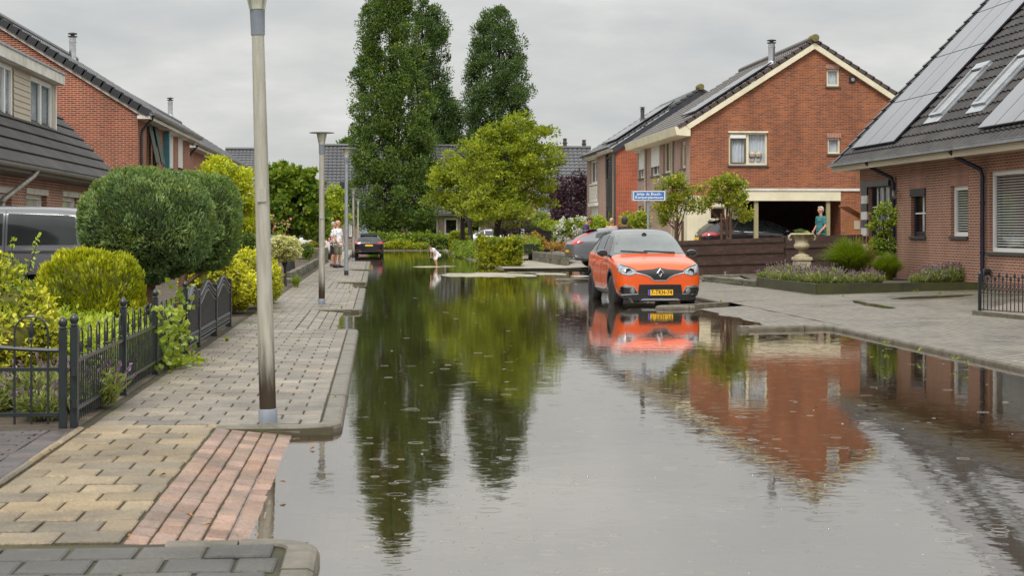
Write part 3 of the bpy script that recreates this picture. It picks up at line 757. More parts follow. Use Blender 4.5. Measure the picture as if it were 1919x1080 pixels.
def window(parent, P, hole, depth=.12, fm='cream', fw=.07, mull=(), trans=(), back='curtain', sill='sill', muntin=.03, inner=None, room=.5, name='window', glass='glass', sill_out=.05):
    a, b, c, d = hole; g = .003
    mb = MB(); t = .05; o = -depth+.0
    def bar(s0, s1, z0, z1, dd=0.0): pbox(mb, P, s0, s1, o-t+dd, o+.012+dd, z0, z1)
    bar(a+g, a+fw, c+g, d-g); bar(b-fw, b-g, c+g, d-g)
    bar(a+fw, b-fw, c+g, c+fw); bar(a+fw, b-fw, d-fw, d-g)
    for m in mull: bar(m-fw*.6, m+fw*.6, c+fw, d-fw, -.002)
    for m in trans: bar(a+fw, b-fw, m-muntin/2, m+muntin/2, -.004)
    fr = mb.build(name, M[fm], parent)
    pg = MB(); pg.quad(P(a+fw*.5, o-.03, c+fw*.5), P(b-fw*.5, o-.03, c+fw*.5), P(b-fw*.5, o-.03, d-fw*.5), P(a+fw*.5, o-.03, d-fw*.5)); pg.build('pane', M[glass], fr)
    if inner:
        s0, s1, z0, z1, im = inner; im_ = MB(); q = .055
        for bx in ((s0, s0+q, z0, z1), (s1-q, s1, z0, z1), (s0+q, s1-q, z0, z0+q), (s0+q, s1-q, z1-q, z1)): pbox(im_, P, bx[0], bx[1], o-.03, o+.028, bx[2], bx[3])
        im_.build('casement', M[im], fr)
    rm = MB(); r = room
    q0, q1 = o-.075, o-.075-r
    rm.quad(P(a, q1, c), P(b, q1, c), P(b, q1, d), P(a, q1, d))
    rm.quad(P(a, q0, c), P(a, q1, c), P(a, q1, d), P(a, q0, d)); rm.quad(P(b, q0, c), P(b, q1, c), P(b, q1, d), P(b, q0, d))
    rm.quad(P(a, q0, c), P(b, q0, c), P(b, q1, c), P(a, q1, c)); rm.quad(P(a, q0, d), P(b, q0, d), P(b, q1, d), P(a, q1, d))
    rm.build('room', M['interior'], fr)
    if back == 'curtain':
        cm = MB(); n = max(12, int((b-a)*40)); q = o-.10
        pts = [(a+.02+(b-a-.04)*i/n, q+.022*math.sin(i*1.35)+.012*math.sin(i*.45+1)) for i in range(n+1)]
        for i in range(n): cm.quad(P(pts[i][0], pts[i][1], c+.01), P(pts[i+1][0], pts[i+1][1], c+.01), P(pts[i+1][0], pts[i+1][1], d-.01), P(pts[i][0], pts[i][1], d-.01))
        cm.build('curtain', M['curtain'], fr, smooth=True)
    elif back == 'blind':
        cm = MB(); z = c+fw+.04
        while z < d-fw:
            s = (z-c)/(d-c); cm.add([P(a+fw+.02, o-.070, z+.026), P(b-fw-.02, o-.070, z+.026), P(b-fw-.02, o-.040, z), P(a+fw+.02, o-.040, z)], [(0, 1, 2, 3)]); z += .058
        cm.build('blind', M['blind'], fr)
    elif back == 'half':
        cm = MB(); pbox(cm, P, a+fw, b-fw, o-.06, o-.045, d-(d-c)*.45, d-fw*.5); cm.build('blind', M['blind'], fr)
    if sill:
        sm = MB(); pbox(sm, P, a-.04, b+.04, -depth+.014, sill_out, c-.07, c-.002); sm.build('sill', M[sill], fr)
    return fr
def shutter(parent, P, hole, drop, box=.22, depth=.10):
    """outside roller shutter: box above, slats part way down"""
    a, b, c, d = hole
    mb = MB(); pbox(mb, P, a-.03, b+.03, -.03, .18, d-.02, d+box); z = d-.02
    while z > d-(d-c)*drop:
        pbox(mb, P, a, b, -.035, -.012+.008*(int(z*20) % 2), z-.048, z); z -= .05
    return mb.build('roller_shutter', M['shutter'], parent)
def tiles(mb, p0, along, up, nrm, Ln, S, row=.34, wave=.30, amp=.03, res=6, lift=.04, shape='pan'):
    """rows of lapped tiles as real waves; p0 = eave corner"""
    p0, along, up, nrm = Vector(p0), Vector(along), Vector(up), Vector(nrm)
    n = max(2, int(Ln/wave*res)); rows = int(math.ceil(S/row))
    ph = [2*math.pi*i/res for i in range(n+1)]
    if shape == 'pan': hv = [amp*(abs(math.sin(x/2))**.7*2-1) for x in ph]
    elif shape == 'flat': hv = [amp*(1 if (i % res) in (0, 1) else -.3) for i in range(n+1)]
    else: hv = [amp*math.sin(x) for x in ph]
    for r in range(rows):
        s0, s1 = r*row, min(S, (r+1)*row+.03)
        vs = []
        for i in range(n+1):
            a = p0+along*(Ln*i/n)
            h = hv[i]
            vs += [a+up*s0+nrm*(h-.005), a+up*(s0-.004)+nrm*(h+lift), a+up*s1+nrm*(h+.004)]
        mb.add(vs, [f for i in range(n) for f in ((i*3, i*3+3, i*3+4, i*3+1), (i*3+1, i*3+4, i*3+5, i*3+2))])
def gutter(mb, a, b, r=.07, n=8):
    """half-round gutter from a to b"""
    a, b = Vector(a), Vector(b); d = (b-a).normalized(); x = d.cross(Vector((0, 0, 1))).normalized()
    ring = [(math.cos(math.pi+math.pi*i/n)*r, math.sin(math.pi+math.pi*i/n)*r) for i in range(n+1)]
    ring += [(q[0]*.86, q[1]*.86) for q in reversed(ring)]
    vs = [p+x*u+Vector((0, 0, v)) for p in (a, b) for u, v in ring]; k = len(ring)
    mb.add(vs, [(i, (i+1) % k, k+(i+1) % k, k+i) for i in range(k)]+[tuple(range(k)), tuple(range(k, 2*k))])
def flue(parent, base, h, r=.11, mat='steel', name='flue_pipe'):
    mb = MB(); x, y, z = base
    mb.lathe([(r*1.6, -.25), (r*1.5, .0), (r*1.05, .12), (r, .16), (r, h*.66), (r*1.12, h*.665), (r*1.12, h*.70), (r, h*.705), (r, h*.82)], (x, y, z), 16)
    f = mb.build(name, M[mat], parent, smooth=True)
    c = MB(); c.lathe([(r*.55, h*.8), (r*.6, h*.9), (r*.6, h*.93)], (x, y, z), 12)
    c.lathe([(r*1.35, h*.84), (r*1.4, h*.87), (r*.6, h*.885)], (x, y, z), 16); c.lathe([(r*1.3, h*.93), (r*1.4, h*.96), (r*.4, h), (0.0, h)], (x, y, z), 16)
    c.build('flue_cap', M['pipe_dark'], f, smooth=True)
    return f
def downpipe(parent, pts, r=.045, mat='pipe_dark'):
    mb = MB(); mb.tube(pts, r, 10)
    x, y, _ = pts[-1]
    for z in (.9, 2.0): mb.lathe([(r*1.25, -.02), (r*1.25, .02)], (x, y, z), 10)
    return mb.build('downpipe', M[mat], parent, smooth=True)
def verge(mb, p0, up, nrm, S, side, row=.34, w=.16, drop=.16):
    """row of verge tiles stepping up a gable edge; side = unit vector out of the gable"""
    p0, up, nrm, side = Vector(p0), Vector(up), Vector(nrm), Vector(side)
    n = int(math.ceil(S/row))
    for r in range(n):
        a = p0+up*(r*row); b = p0+up*min(S, (r+1)*row+.05)
        l0, l1 = .085, .045
        for q0, q1, t in ((a, b, 0),):
            c = [q0+nrm*l0, q1+nrm*l1]
            o = [x+side*.05 for x in c]; i_ = [x-side*w for x in c]
            lo = [o[0]-nrm*drop, o[1]-nrm*drop]
            li = [x-side*.03 for x in lo]
            mb.add([i_[0], i_[1], o[0], o[1], lo[0], lo[1], li[0], li[1]], [(0, 2, 3, 1), (2, 4, 5, 3), (4, 6, 7, 5), (0, 6, 4, 2)])
# ---------------------------------------------------------------- house with the steep solar roof, right
def house_solar():
    U, V0, V1, ZE = 13.40, 46.55, 18.0, 3.06
    t = thing('brick_house', 'low pink brick house under a steep dark roof with solar panels and skylights', 'house', (U, V0, 0))
    P = PT('u', U, -1)
    def hole(x0, y0, x1, y1):
        a, zt = on_u(U, x0, y0); b, _ = on_u(U, x1, y1); _, zb = on_u(U, x0, y1)
        return a, b, zb, zt
    def H4(xl, xr, yt, yb):
        va, z1 = on_u(U, xl, yt); vb, _ = on_u(U, xr, yt); _, z0 = on_u(U, xl, yb)
        return (vb, va, z0, z1)
    big = H4(1628, 1671, 347, 470); nav = H4(1707, 1735, 354, 443); whi = H4(1781.5, 1814, 349, 443); liv = H4(1853, 1998, 322, 472)
    holes = [big, nav, whi, liv]
    mb = MB(); wall(mb, P, V1, V0, -.1, ZE+.12, holes, .10)
    Pb = PT('v', V0, 1)
    roof_u = 12.78; pitch = R(46.5); cz, sz = math.cos(pitch), math.sin(pitch)
    ridge_u, ez = 18.3, 3.22
    rz = ez+(ridge_u-roof_u)*math.tan(pitch); far_u = 2*ridge_u-roof_u
    tp = math.tan(pitch)
    hp = [(-tp, 1, ez-.12-roof_u*tp), (tp, 1, ez-.12+far_u*tp)]
    wall(mb, Pb, U, far_u-.6, -.1, rz, (), .1, hp)
    Pn = PT('v', V1, -1); wall(mb, Pn, U, far_u-.6, -.1, rz, (), .1, hp)
    wall(mb, PT('u', far_u-.6, 1), V1, V0, -.1, ZE, ())
    mb.build('wall', M['brick_pink'], t)
    # soldier courses over the two small windows
    for h, zt in ((nav, on_u(U, 1707, 338)[1]), (whi, on_u(U, 1782, 332)[1])): mb = MB(); pbox(mb, P, h[0], h[1], -.02, .004, h[3]+.005, zt+.22); mb.build('soldier_course', M['brick_soldier'], t)
    up = Vector((cz, 0, sz)); nr = Vector((-sz, 0, cz)); S = (ridge_u-roof_u)/cz
    mb = MB(); e0 = V0+.45
    tiles(mb, (roof_u, V1, ez), (0, 1, 0), up, nr, e0-V1, S, .345, .30, .030, 6, .045)
    rf = mb.build('roof', M['tile_dark'], t, smooth=50, fix=False)
    mb = MB(); tiles(mb, (far_u, V1, ez), (0, 1, 0), (-cz, 0, sz), (sz, 0, cz), e0-V1, S, .345, .30, .03, 3, .045)
    mb.build('roof', M['tile_dark'], t, smooth=50, fix=False)
    mb = MB(); verge(mb, (roof_u, e0, ez), up, nr, S, (0, 1, 0), .345); mb.build('verge', M['tile_black'], rf)
    mb = MB()
    mb.prism([(roof_u-.02, ez-.02), (roof_u-.02, ez-.14), (U-.01, ZE-.015), (U-.01, ez+.3)], 'y', V1, e0-.02)
    mb.build('soffit', M['soffit'], t)
    mb = MB(); mb.box((roof_u-.17, V1, ez-.05), (roof_u-.025, e0+.05, ez+.025)); mb.box((roof_u-.185, V1, ez+.027), (roof_u-.025, e0+.06, ez+.04))
    mb.build('gutter', M['zinc'], t)
    mb = MB(); mb.box((roof_u-.05, V1, ez-.20), (roof_u-.024, e0-.01, ez-.055)); mb.build('fascia', M['soffit'], t)
    # windows
    window(t, P, big, .10, 'navy', .09, mull=[big[0]+(big[1]-big[0])*f for f in ()], trans=[big[2]+(big[3]-big[2])*f for f in (.3, .6)], back=None, room=1.2, name='window')
    fr = MB()
    for f in (.28, .52, .76):
        s = big[0]+(big[1]-big[0])*f; pbox(fr, P, s-.014, s+.014, -.125, -.088, big[2]+.09, big[3]-.09)
    for f in (.36, .66):
        z = big[2]+(big[3]-big[2])*f; pbox(fr, P, big[0]+.09, big[1]-.09, -.123, -.085, z-.014, z+.014)
    fr.build('glazing_bar', M['white'], t)
    window(t, P, nav, .10, 'navy', .12, trans=[nav[2]+(nav[3]-nav[2])*.48], back=None, room=.6)
    nb = MB(); pbox(nb, P, nav[0]-.0+.003, nav[1]-.003, -.07, .03, nav[3]-.20, nav[3]-.003); nb.build('lintel_board', M['navy'], t)
    nb = MB(); sm = (nav[0]+nav[1])/2-.12
    pbox(nb, P, sm-.018, sm+.018, -.12, -.085, nav[2]+.12, nav[3]-.2); z = nav[2]+(nav[3]-nav[2])*.48; pbox(nb, P, nav[0]+.12, nav[1]-.12, -.118, -.083, z-.018, z+.018)
    nb.build('glazing_bar', M['white'], t)
    window(t, P, whi, .10, 'white', .10, back='blind', room=.6)
    window(t, P, liv, .10, 'white', .09, mull=[on_u(U, 1917, 400)[0]], back='blind', room=1.5)
    # chequered side board by the first window
    va, zt = on_u(U, 1616.5, 352); vb, _ = on_u(U, 1628, 352); zb = .35
    mb = MB(); n = 10
    for i in range(n):
        mb.cur = i % 2
        pbox(mb, P, vb+.02, va-.02, .004, .05, zb+(zt-zb)*i/n+.002, zb+(zt-zb)*(i+1)/n)
    mb.build('chequered_board', [M['white_dirty'], M['navy']], t)
    mb = MB(); pbox(mb, P, vb-.9-1.1, va, .004, .07, zt, zt+.15); mb.build('lintel_board', M['navy'], t)
    # downpipes
    for px, zt_ in ((1673.5, None), (1840.5, None)):
        v, _ = on_u(U-.08, px, 430)
        downpipe(t, [(roof_u-.09, v+.3, ez-.06), (roof_u+.05, v+.28, ez-.2), (U-.10, v+.04, ez-.47), (U-.075, v, ez-.62), (U-.075, v, .05)], .05, 'navy')
    v, _ = on_u(U, 1679.5, 430); mb = MB(); mb.tube([(U-.015, v, .1), (U-.015, v, ZE-.3)], .018, 6); mb.build('cable_duct', M['pipe_dark'], t)
    v, z = on_u(U, 1685, 361); mb = MB(); mb.tube([(U-.01, v, z+.05), (U-.16, v-.02, z)], .02, 8); mb.tube([(U-.12, v+.05, z+.02), (U-.2, v-.25, z-.12)], [.05, .055], 10); mb.build('wall_lamp', M['zinc'], t, smooth=True)
    v, z = on_u(U, 1858, 510); mb = MB(); mb.lathe([(.05, 0), (.075, .02), (.075, .15), (.05, .17)], (U-.19, v, z), 14, 'x'); mb.tube([(U, v, z), (U-.1, v, z)], .03, 8); mb.build('spot_lamp', M['black_plastic'], t, smooth=True)
    # solar panels
    p0 = Vector((roof_u, 0, ez))+nr*.13; n = nr
    def RP(px, py): return on_plane(px, py, p0, n)
    def panel(a, s, w, l):   # a: v of the far edge, s: slope distance from eave
        o = p0+up*s; th = .04
        mb = MB(); c = [Vector((o.x, a, o.z)), Vector((o.x, a-w, o.z))]; c += [c[1]+up*l, c[0]+up*l]
        mb.add([q for q in c]+[q-nr*th for q in c], [(0, 1, 2, 3), (0, 4, 5, 1), (1, 5, 6, 2), (2, 6, 7, 3), (3, 7, 4, 0)])
        q = mb.build('solar_panel', M['solar_frame'], t)
        mb = MB(); g = .014
        e = [Vector((0, -g, 0))+up*g, Vector((0, g, 0))+up*g, Vector((0, g, 0))-up*g, Vector((0, -g, 0))-up*g]
        mb.poly([x+y+nr*.003 for x, y in zip(c, e)]); mb.build('cell_sheet', M['solar'], q)
    bl = RP(1595, 278); s0 = (bl-p0).dot(up); a0 = bl.y; w = (a0-RP(1677, 262).y)/3.0; l = 1.72
    for c in range(3):
        for r in range(4):
            if s0+(r+1)*(l+.015) < S+.1: panel(a0-c*(w+.0), s0+r*(l+.015), w-.012, l)
    br = RP(1831, 240); s1 = (br-p0).dot(up); w2 = 1.05
    for c in range(7):
        for r in range(3): panel(br.y-c*w2, s1+r*(l+.015), w2-.012, l)
    # skylights
    def skylight(b0, b1, t0):
        q0 = Vector((roof_u, 0, ez))+nr*.09
        f = lambda px, py: on_plane(px, py, q0, nr)
        A, B, T = f(*b0), f(*b1), f(*t0)
        sa, st_ = (A-q0).dot(up), (T-q0).dot(up); va, vb = A.y, B.y
        def C(v, s, h): p = q0+up*s+nr*h; return Vector((p.x, v, p.z))
        mb = MB(); fw = .075
        def slab(v0, v1, s0_, s1_, h0, h1):
            p = [C(v0, s0_, h0), C(v1, s0_, h0), C(v1, s1_, h0), C(v0, s1_, h0), C(v0, s0_, h1), C(v1, s0_, h1), C(v1, s1_, h1), C(v0, s1_, h1)]
            mb.add(p, [(0,3,2,1),(4,5,6,7),(0,1,5,4),(1,2,6,5),(2,3,7,6),(3,0,4,7)])
        slab(va, va-fw, sa, st_, -.08, .05); slab(vb+fw, vb, sa, st_, -.08, .05); slab(va-fw, vb+fw, sa, sa+fw, -.08, .05); slab(va-fw, vb+fw, st_-fw, st_, -.08, .06)
        s = mb.build('skylight', M['zinc'], t)
        mb = MB(); mb.quad(C(va-fw, sa+fw, .02), C(vb+fw, sa+fw, .02), C(vb+fw, st_-fw, .02), C(va-fw, st_-fw, .02)); mb.build('pane', M['glass_sky'], s)
        mb = MB(); slab(va-fw, vb+fw, sa+fw, st_-fw, -.07, -.05); mb.build('blind', M['white'], s)
        mb = MB(); slab(va+.06, vb-.06, sa-.22, sa-.002, -.06, -.01); slab(va+.10, va+.003, sa-.2, st_+.1, -.05, -.012); slab(vb-.003, vb-.10, sa-.2, st_+.1, -.05, -.012); slab(va+.02, vb-.02, st_+.002, st_+.16, -.05, .045); mb.build('flashing', M['zinc'], s)
    skylight((1742, 219), (1766, 214), (1815, 133)); skylight((1822, 199), (1849, 192), (1904, 106))
    return t
house_solar()
# ---------------------------------------------------------------- orange brick house with the carport, right
def house_gable():
    V, U0, U1, ZE, B = 62.3, 11.54, 21.0, 5.30, .30
    VB = 75.0
    t = thing('brick_house', 'tall orange brick house with cream trimmed gable and carport', 'house', (U0, V, 0))
    um, zr = on_v(V, 1525, 84)
    pitch = math.atan2(zr-ZE, um-U0); tp = math.tan(pitch); c, s = math.cos(pitch), math.sin(pitch)
    U1 = 2*um-U0
    hp = [(-tp, 1, ZE-U0*tp), (tp, 1, ZE+U1*tp)]
    P = PT('v', V, -1)
    def H4(xl, xr, yt, yb):
        a, z1 = on_v(V, xl, yt); b, z0 = on_v(V, xr, yb); return (a, b, z0, z1)
    main = H4(1365.5, 1438.5, 248, 309.5); small = H4(1551, 1575, 258, 288); attic = H4(1549, 1573.5, 128.5, 161.5)
    mb = MB(); wall(mb, P, U0, U1, B-.4, zr, [main, small, attic], .10, hp); wall(mb, PT('v', VB, 1), U0, U1, B-.4, zr, (), .1, hp)
    wall(mb, PT('u', U1, 1), V, VB, B-.4, ZE, ())
    mb.build('wall', M['brick_orange'], t)
    # facade to the street
    Q = PT('u', U0, -1)
    def F4(xl, xr, yt, yb):
        va, z1 = on_u(U0, xr, yt); vb, z0 = on_u(U0, xr, yb); v2, _ = on_u(U0, xl, yt); return (va, v2, z0, z1)
    W1, W2, W3, W4 = F4(1197, 1207, 283, 333), F4(1220, 1235.5, 266, 328), F4(1242.5, 1257, 261, 323), F4(1275, 1284.5, 263, 315)
    D1 = (W1[0]-.1, W1[1]+.1, B, 2.45); D2 = (V+.5, V+3.0, B+.1, 2.5)
    mb = MB(); wall(mb, Q, V, VB, B-.4, ZE+.1, [W1, W2, W3, W4, D1, D2], .1); mb.build('wall', M['brick_mauve'], t)
    for h in (W1, W2): window(t, Q, h, .1, 'white', .08, mull=[(h[0]+h[1])/2], back=None)
    shutter(t, Q, W1, .66); shutter(t, Q, W2, .68)
    window(t, Q, W3, .1, 'cream', .09, mull=[(W3[0]+W3[1])/2], back=None); window(t, Q, W4, .1, 'cream', .12, back='curtain')
    window(t, Q, D1, .1, 'cream', .10, trans=[1.6, 2.1], back=None, name='door', sill=None)
    window(t, Q, D2, .1, 'cream', .10, mull=[V+1.3, V+2.2], back='half', name='window')
    window(t, P, main, .10, 'cream', .075, mull=[main[0]+(main[1]-main[0])*.495], back='curtain', inner=(main[0]+.075, main[0]+(main[1]-main[0])*.45, main[2]+.05, main[3]-.22, 'olive'), room=.8)
    mb = MB(); pbox(mb, P, main[0]+.07, main[0]+(main[1]-main[0])*.45, -.10, -.04, main[3]-.21, main[3]-.08); mb.build('vent_strip', M['white'], t)
    mb = MB(); pbox(mb, P, main[0]-.02, main[1]+.02, -.09, .025, main[3]-.01, main[3]+.05); mb.build('lintel_board', M['cream'], t)
    # two dried flower pots on the sill inside
    mb = MB()
    for fx in (.63, .79):
        x = main[0]+(main[1]-main[0])*fx; y = V+.19
        mb.lathe([(.05, 0), (.07, .1), (.04, .16)], (x, y, main[2]+.09), 10); mb.lathe([(.02, .18), (.12, .24), (.14, .33), (.08, .42), (0, .44)], (x, y, main[2]+.09), 10)
    mb.build('dried_flower', M['siding'], t)
    window(t, P, small, .10, 'cream', .075, back='curtain'); window(t, P, attic, .10, 'cream', .08, back='curtain')
    for h in (small, attic): mb = MB(); pbox(mb, P, h[0]-.02, h[1]+.02, -.02, .004, h[3]+.004, h[3]+.17); mb.build('soldier_course', M['brick_soldier'], t)
    x, z = on_v(V, 1596.5, 149); mb = MB(); pbox(mb, P, x-.11, x+.11, -.03, .05, z-.11, z+.11); vb = mb.build('wall_vent', M['black_plastic'], t)
    mb = MB(); mb.lathe([(.07, 0), (.06, .05), (.045, .05), (.045, .01)], (x+.01, V-.10, z), 12, 'y'); mb.build('vent_spout', M['zinc'], vb)
    x, z = on_v(V, 1655, 211); mb = MB(); pbox(mb, P, x-.09, x+.09, -.02, .10, z-.08, z+.08); mb.build('alarm_box', M['white'], t)
    # roof
    ov = .45; ga = .12
    eu, ez = U0-ov, ZE-ov*tp+.17; S = (um-eu)/c
    up = Vector((c, 0, s)); nr = Vector((-s, 0, c))
    mb = MB(); tiles(mb, (eu, V-ga, ez), (0, 1, 0), up, nr, VB-V+ga, S, .34, .30, .028, 5, .04)
    rf = mb.build('roof', M['tile_brown'], t, smooth=50, fix=False)
    eu2 = U1+ov
    mb = MB(); tiles(mb, (eu2, V-ga, ez), (0, 1, 0), (-c, 0, s), (s, 0, c), VB-V+ga, S, .34, .30, .028, 4, .04); mb.build('roof', M['tile_brown'], t, smooth=50, fix=False)
    mb = MB(); verge(mb, (eu, V-ga, ez), up, nr, S, (0, -1, 0), .34, .18, .13); verge(mb, (eu2, V-ga, ez), (-c, 0, s), (s, 0, c), S, (0, -1, 0), .34, .18, .13)
    mb.build('verge', M['tile_verge'], rf)
    rp = Vector((eu, 0, ez))+up*S
    mb = MB(); mb.lathe([(.05, -.16), (.14, -.15), (.15, 0), (.15, .4)], (rp.x, V-ga-.02, rp.z+.07), 14, 'y'); mb.build('ridge_cap', M['moss_cap'], rf, smooth=True)
    mb = MB(); mb.tube([(rp.x, V+.3, rp.z+.05), (rp.x, VB, rp.z+.05)], .13, 10); mb.build('ridge', M['tile_brown'], rf, smooth=True)
    # cream barge boards and box gutter
    mb = MB()
    for sg, e in ((1, eu), (-1, eu2)):
        a = Vector((e, 0, ez)) + Vector((sg*c, 0, s))*.30; b = Vector((rp.x, 0, rp.z)); n2 = Vector((-sg*s, 0, c))
        q = [a-n2*.085, b-Vector((0, 0, .085/c)), b-Vector((0, 0, .27/c)), a-n2*.27]
        mb.prism([(p.x, p.z) for p in q], 'y', V-ga+.012-.05, V-.002)
    mb.build('barge_board', M['cream'], t)
    mb = MB(); mb.prism([(eu-.14, ez+.02), (eu-.07, ez-.28), (U0-.004, ez-.32), (U0-.004, ez+.10), (eu+.05, ez+.04)], 'y', V-ga-.02, VB); mb.build('box_gutter', M['cream'], t)
    # solar panels on the street side of the roof
    p0 = Vector((eu, 0, ez))+nr*.15
    a = on_plane(1290, 213, p0, nr)
    for r_ in range(2):
        for k in range(3):
            o = p0+up*(1.05+r_*1.72); y = V+.75+k*1.05
            mb = MB(); q = [Vector((o.x, y, o.z)), Vector((o.x, y+1.03, o.z))]; q += [q[1]+up*1.7, q[0]+up*1.7]
            mb.add(q+[p-nr*.05 for p in q], [(0, 1, 2, 3), (0, 4, 5, 1), (1, 5, 6, 2), (2, 6, 7, 3), (3, 7, 4, 0)])
            f = mb.build('solar_panel', M['solar_frame'], t); mb = MB(); g = .02
            e = [Vector((0, g, 0))+up*g, Vector((0, -g, 0))+up*g, Vector((0, -g, 0))-up*g, Vector((0, g, 0))-up*g]
            mb.poly([x+d+nr*.003 for x, d in zip(q, e)]); mb.build('cell_sheet', M['solar'], f)
    q0 = Vector((eu, 0, ez))+nr*.05
    fp = on_plane(1446, 111, (0, V+1.9, 0), (0, 1, 0)); ft = on_plane(1446, 73, (0, V+1.9, 0), (0, 1, 0))
    zroof = ez+(fp.x-eu)*tp
    flue(t, (fp.x, V+1.9, zroof), ft.z-zroof, .13)
    fp = on_plane(1627, 130, (0, V+2, 0), (0, 1, 0)); mb = MB(); mb.lathe([(.09, -.5), (.09, .05), (.12, .06), (.12, .14), (0, .16)], (fp.x, V+2, ez+(eu2-fp.x)*tp+.15), 10); mb.build('roof_vent', M['pipe_dark'], t)
    for px in (1209, 1259.5):
        v, _ = on_u(U0-.06, px, 300); downpipe(t, [(U0-.06, v, ez-.3), (U0-.06, v, .3)], .05, 'siding')
    # carport: flat roof in front of the gable, posts, closed sides
    VC = 58.0; fa, zt = on_v(VC, 1372, 355); fb, zb = on_v(VC, 1575.5, 376.5); _, zt2 = on_v(VC, 1500, 358)
    mb = MB(); mb.box((fa, VC, zb), (fb, VC+.06, zt2)); mb.build('carport_fascia', M['cream'], t)
    wr, _ = on_v(VC, 1616, 400)
    mb = MB(); mb.box((fa, VC+.062, zb+.08), (wr+.2, V-.004, zt2-.03)); mb.build('carport_roof', M['pipe_dark'], t)
    mb = MB(); mb.box((fa-.02, VC-.03, zt2+.003), (wr+.25, VC+.12, zt2+.09)); mb.build('roof_trim', M['white_dirty'], t)
    mb = MB(); wall(mb, PT('v', VC+.02, -1), fb+.004, wr+2.2, -.1, zt2, ()); wall(mb, PT('u', fb+.004, -1), VC+.02, V, -.1, zt2-.05, ())
    mb.build('carport_wall', M['brick_orange'], t)
    mb = MB(); wall(mb, PT('v', V-.006, -1), fa+.3, fb-.01, .0, zt2-.06, ()); mb.build('carport_back_shade', M['brick_shade'], t)  # thin layer added over the gable wall, painted dark as carport shade
    for px0, px1 in ((1413.5, 1421), (1548.5, 1555.5)):
        a, _ = on_v(VC+.1, px0, 400); b, _ = on_v(VC+.1, px1, 400)
        mb = MB(); mb.box((a, VC+.08, .1), (b, VC+.2, zb-.002)); mb.build('carport_post', M['post_olive'], t)
    # cream boarded store left of the carport
    VS = 59.5; sa, _ = on_v(VS, 1288, 400); sb, _ = on_v(VS, 1371, 400)
    win = (on_v(VS, 1330, 400)[0], on_v(VS, 1361, 400)[0], on_v(VS, 1340, 412)[1], on_v(VS, 1340, 388)[1])
    mb = MB(); wall(mb, PT('v', VS, -1), sa, sb+.4, -.1, 2.6, [win], .06); wall(mb, PT('u', sa, -1), VS, V, -.1, 2.6, ()); wall(mb, PT('u', sb+.4, 1), VS, V, -.1, 2.6, ())
    mb.quad((sa, VS, 2.6), (sb+.4, VS, 2.6), (sb+.4, V, 2.6), (sa, V, 2.6))
    for i in range(12): x = sa+.1+i*.14; mb.box((x, VS-.012, .1), (x+.012, VS-.001, 2.5)) if not (win[0]-.05 < x < win[1]+.05) else None
    mb.build('boarded_store', M['cream'], t)
    window(t, PT('v', VS, -1), win, .06, 'cream', .05, back=None)
    return t
house_gable()
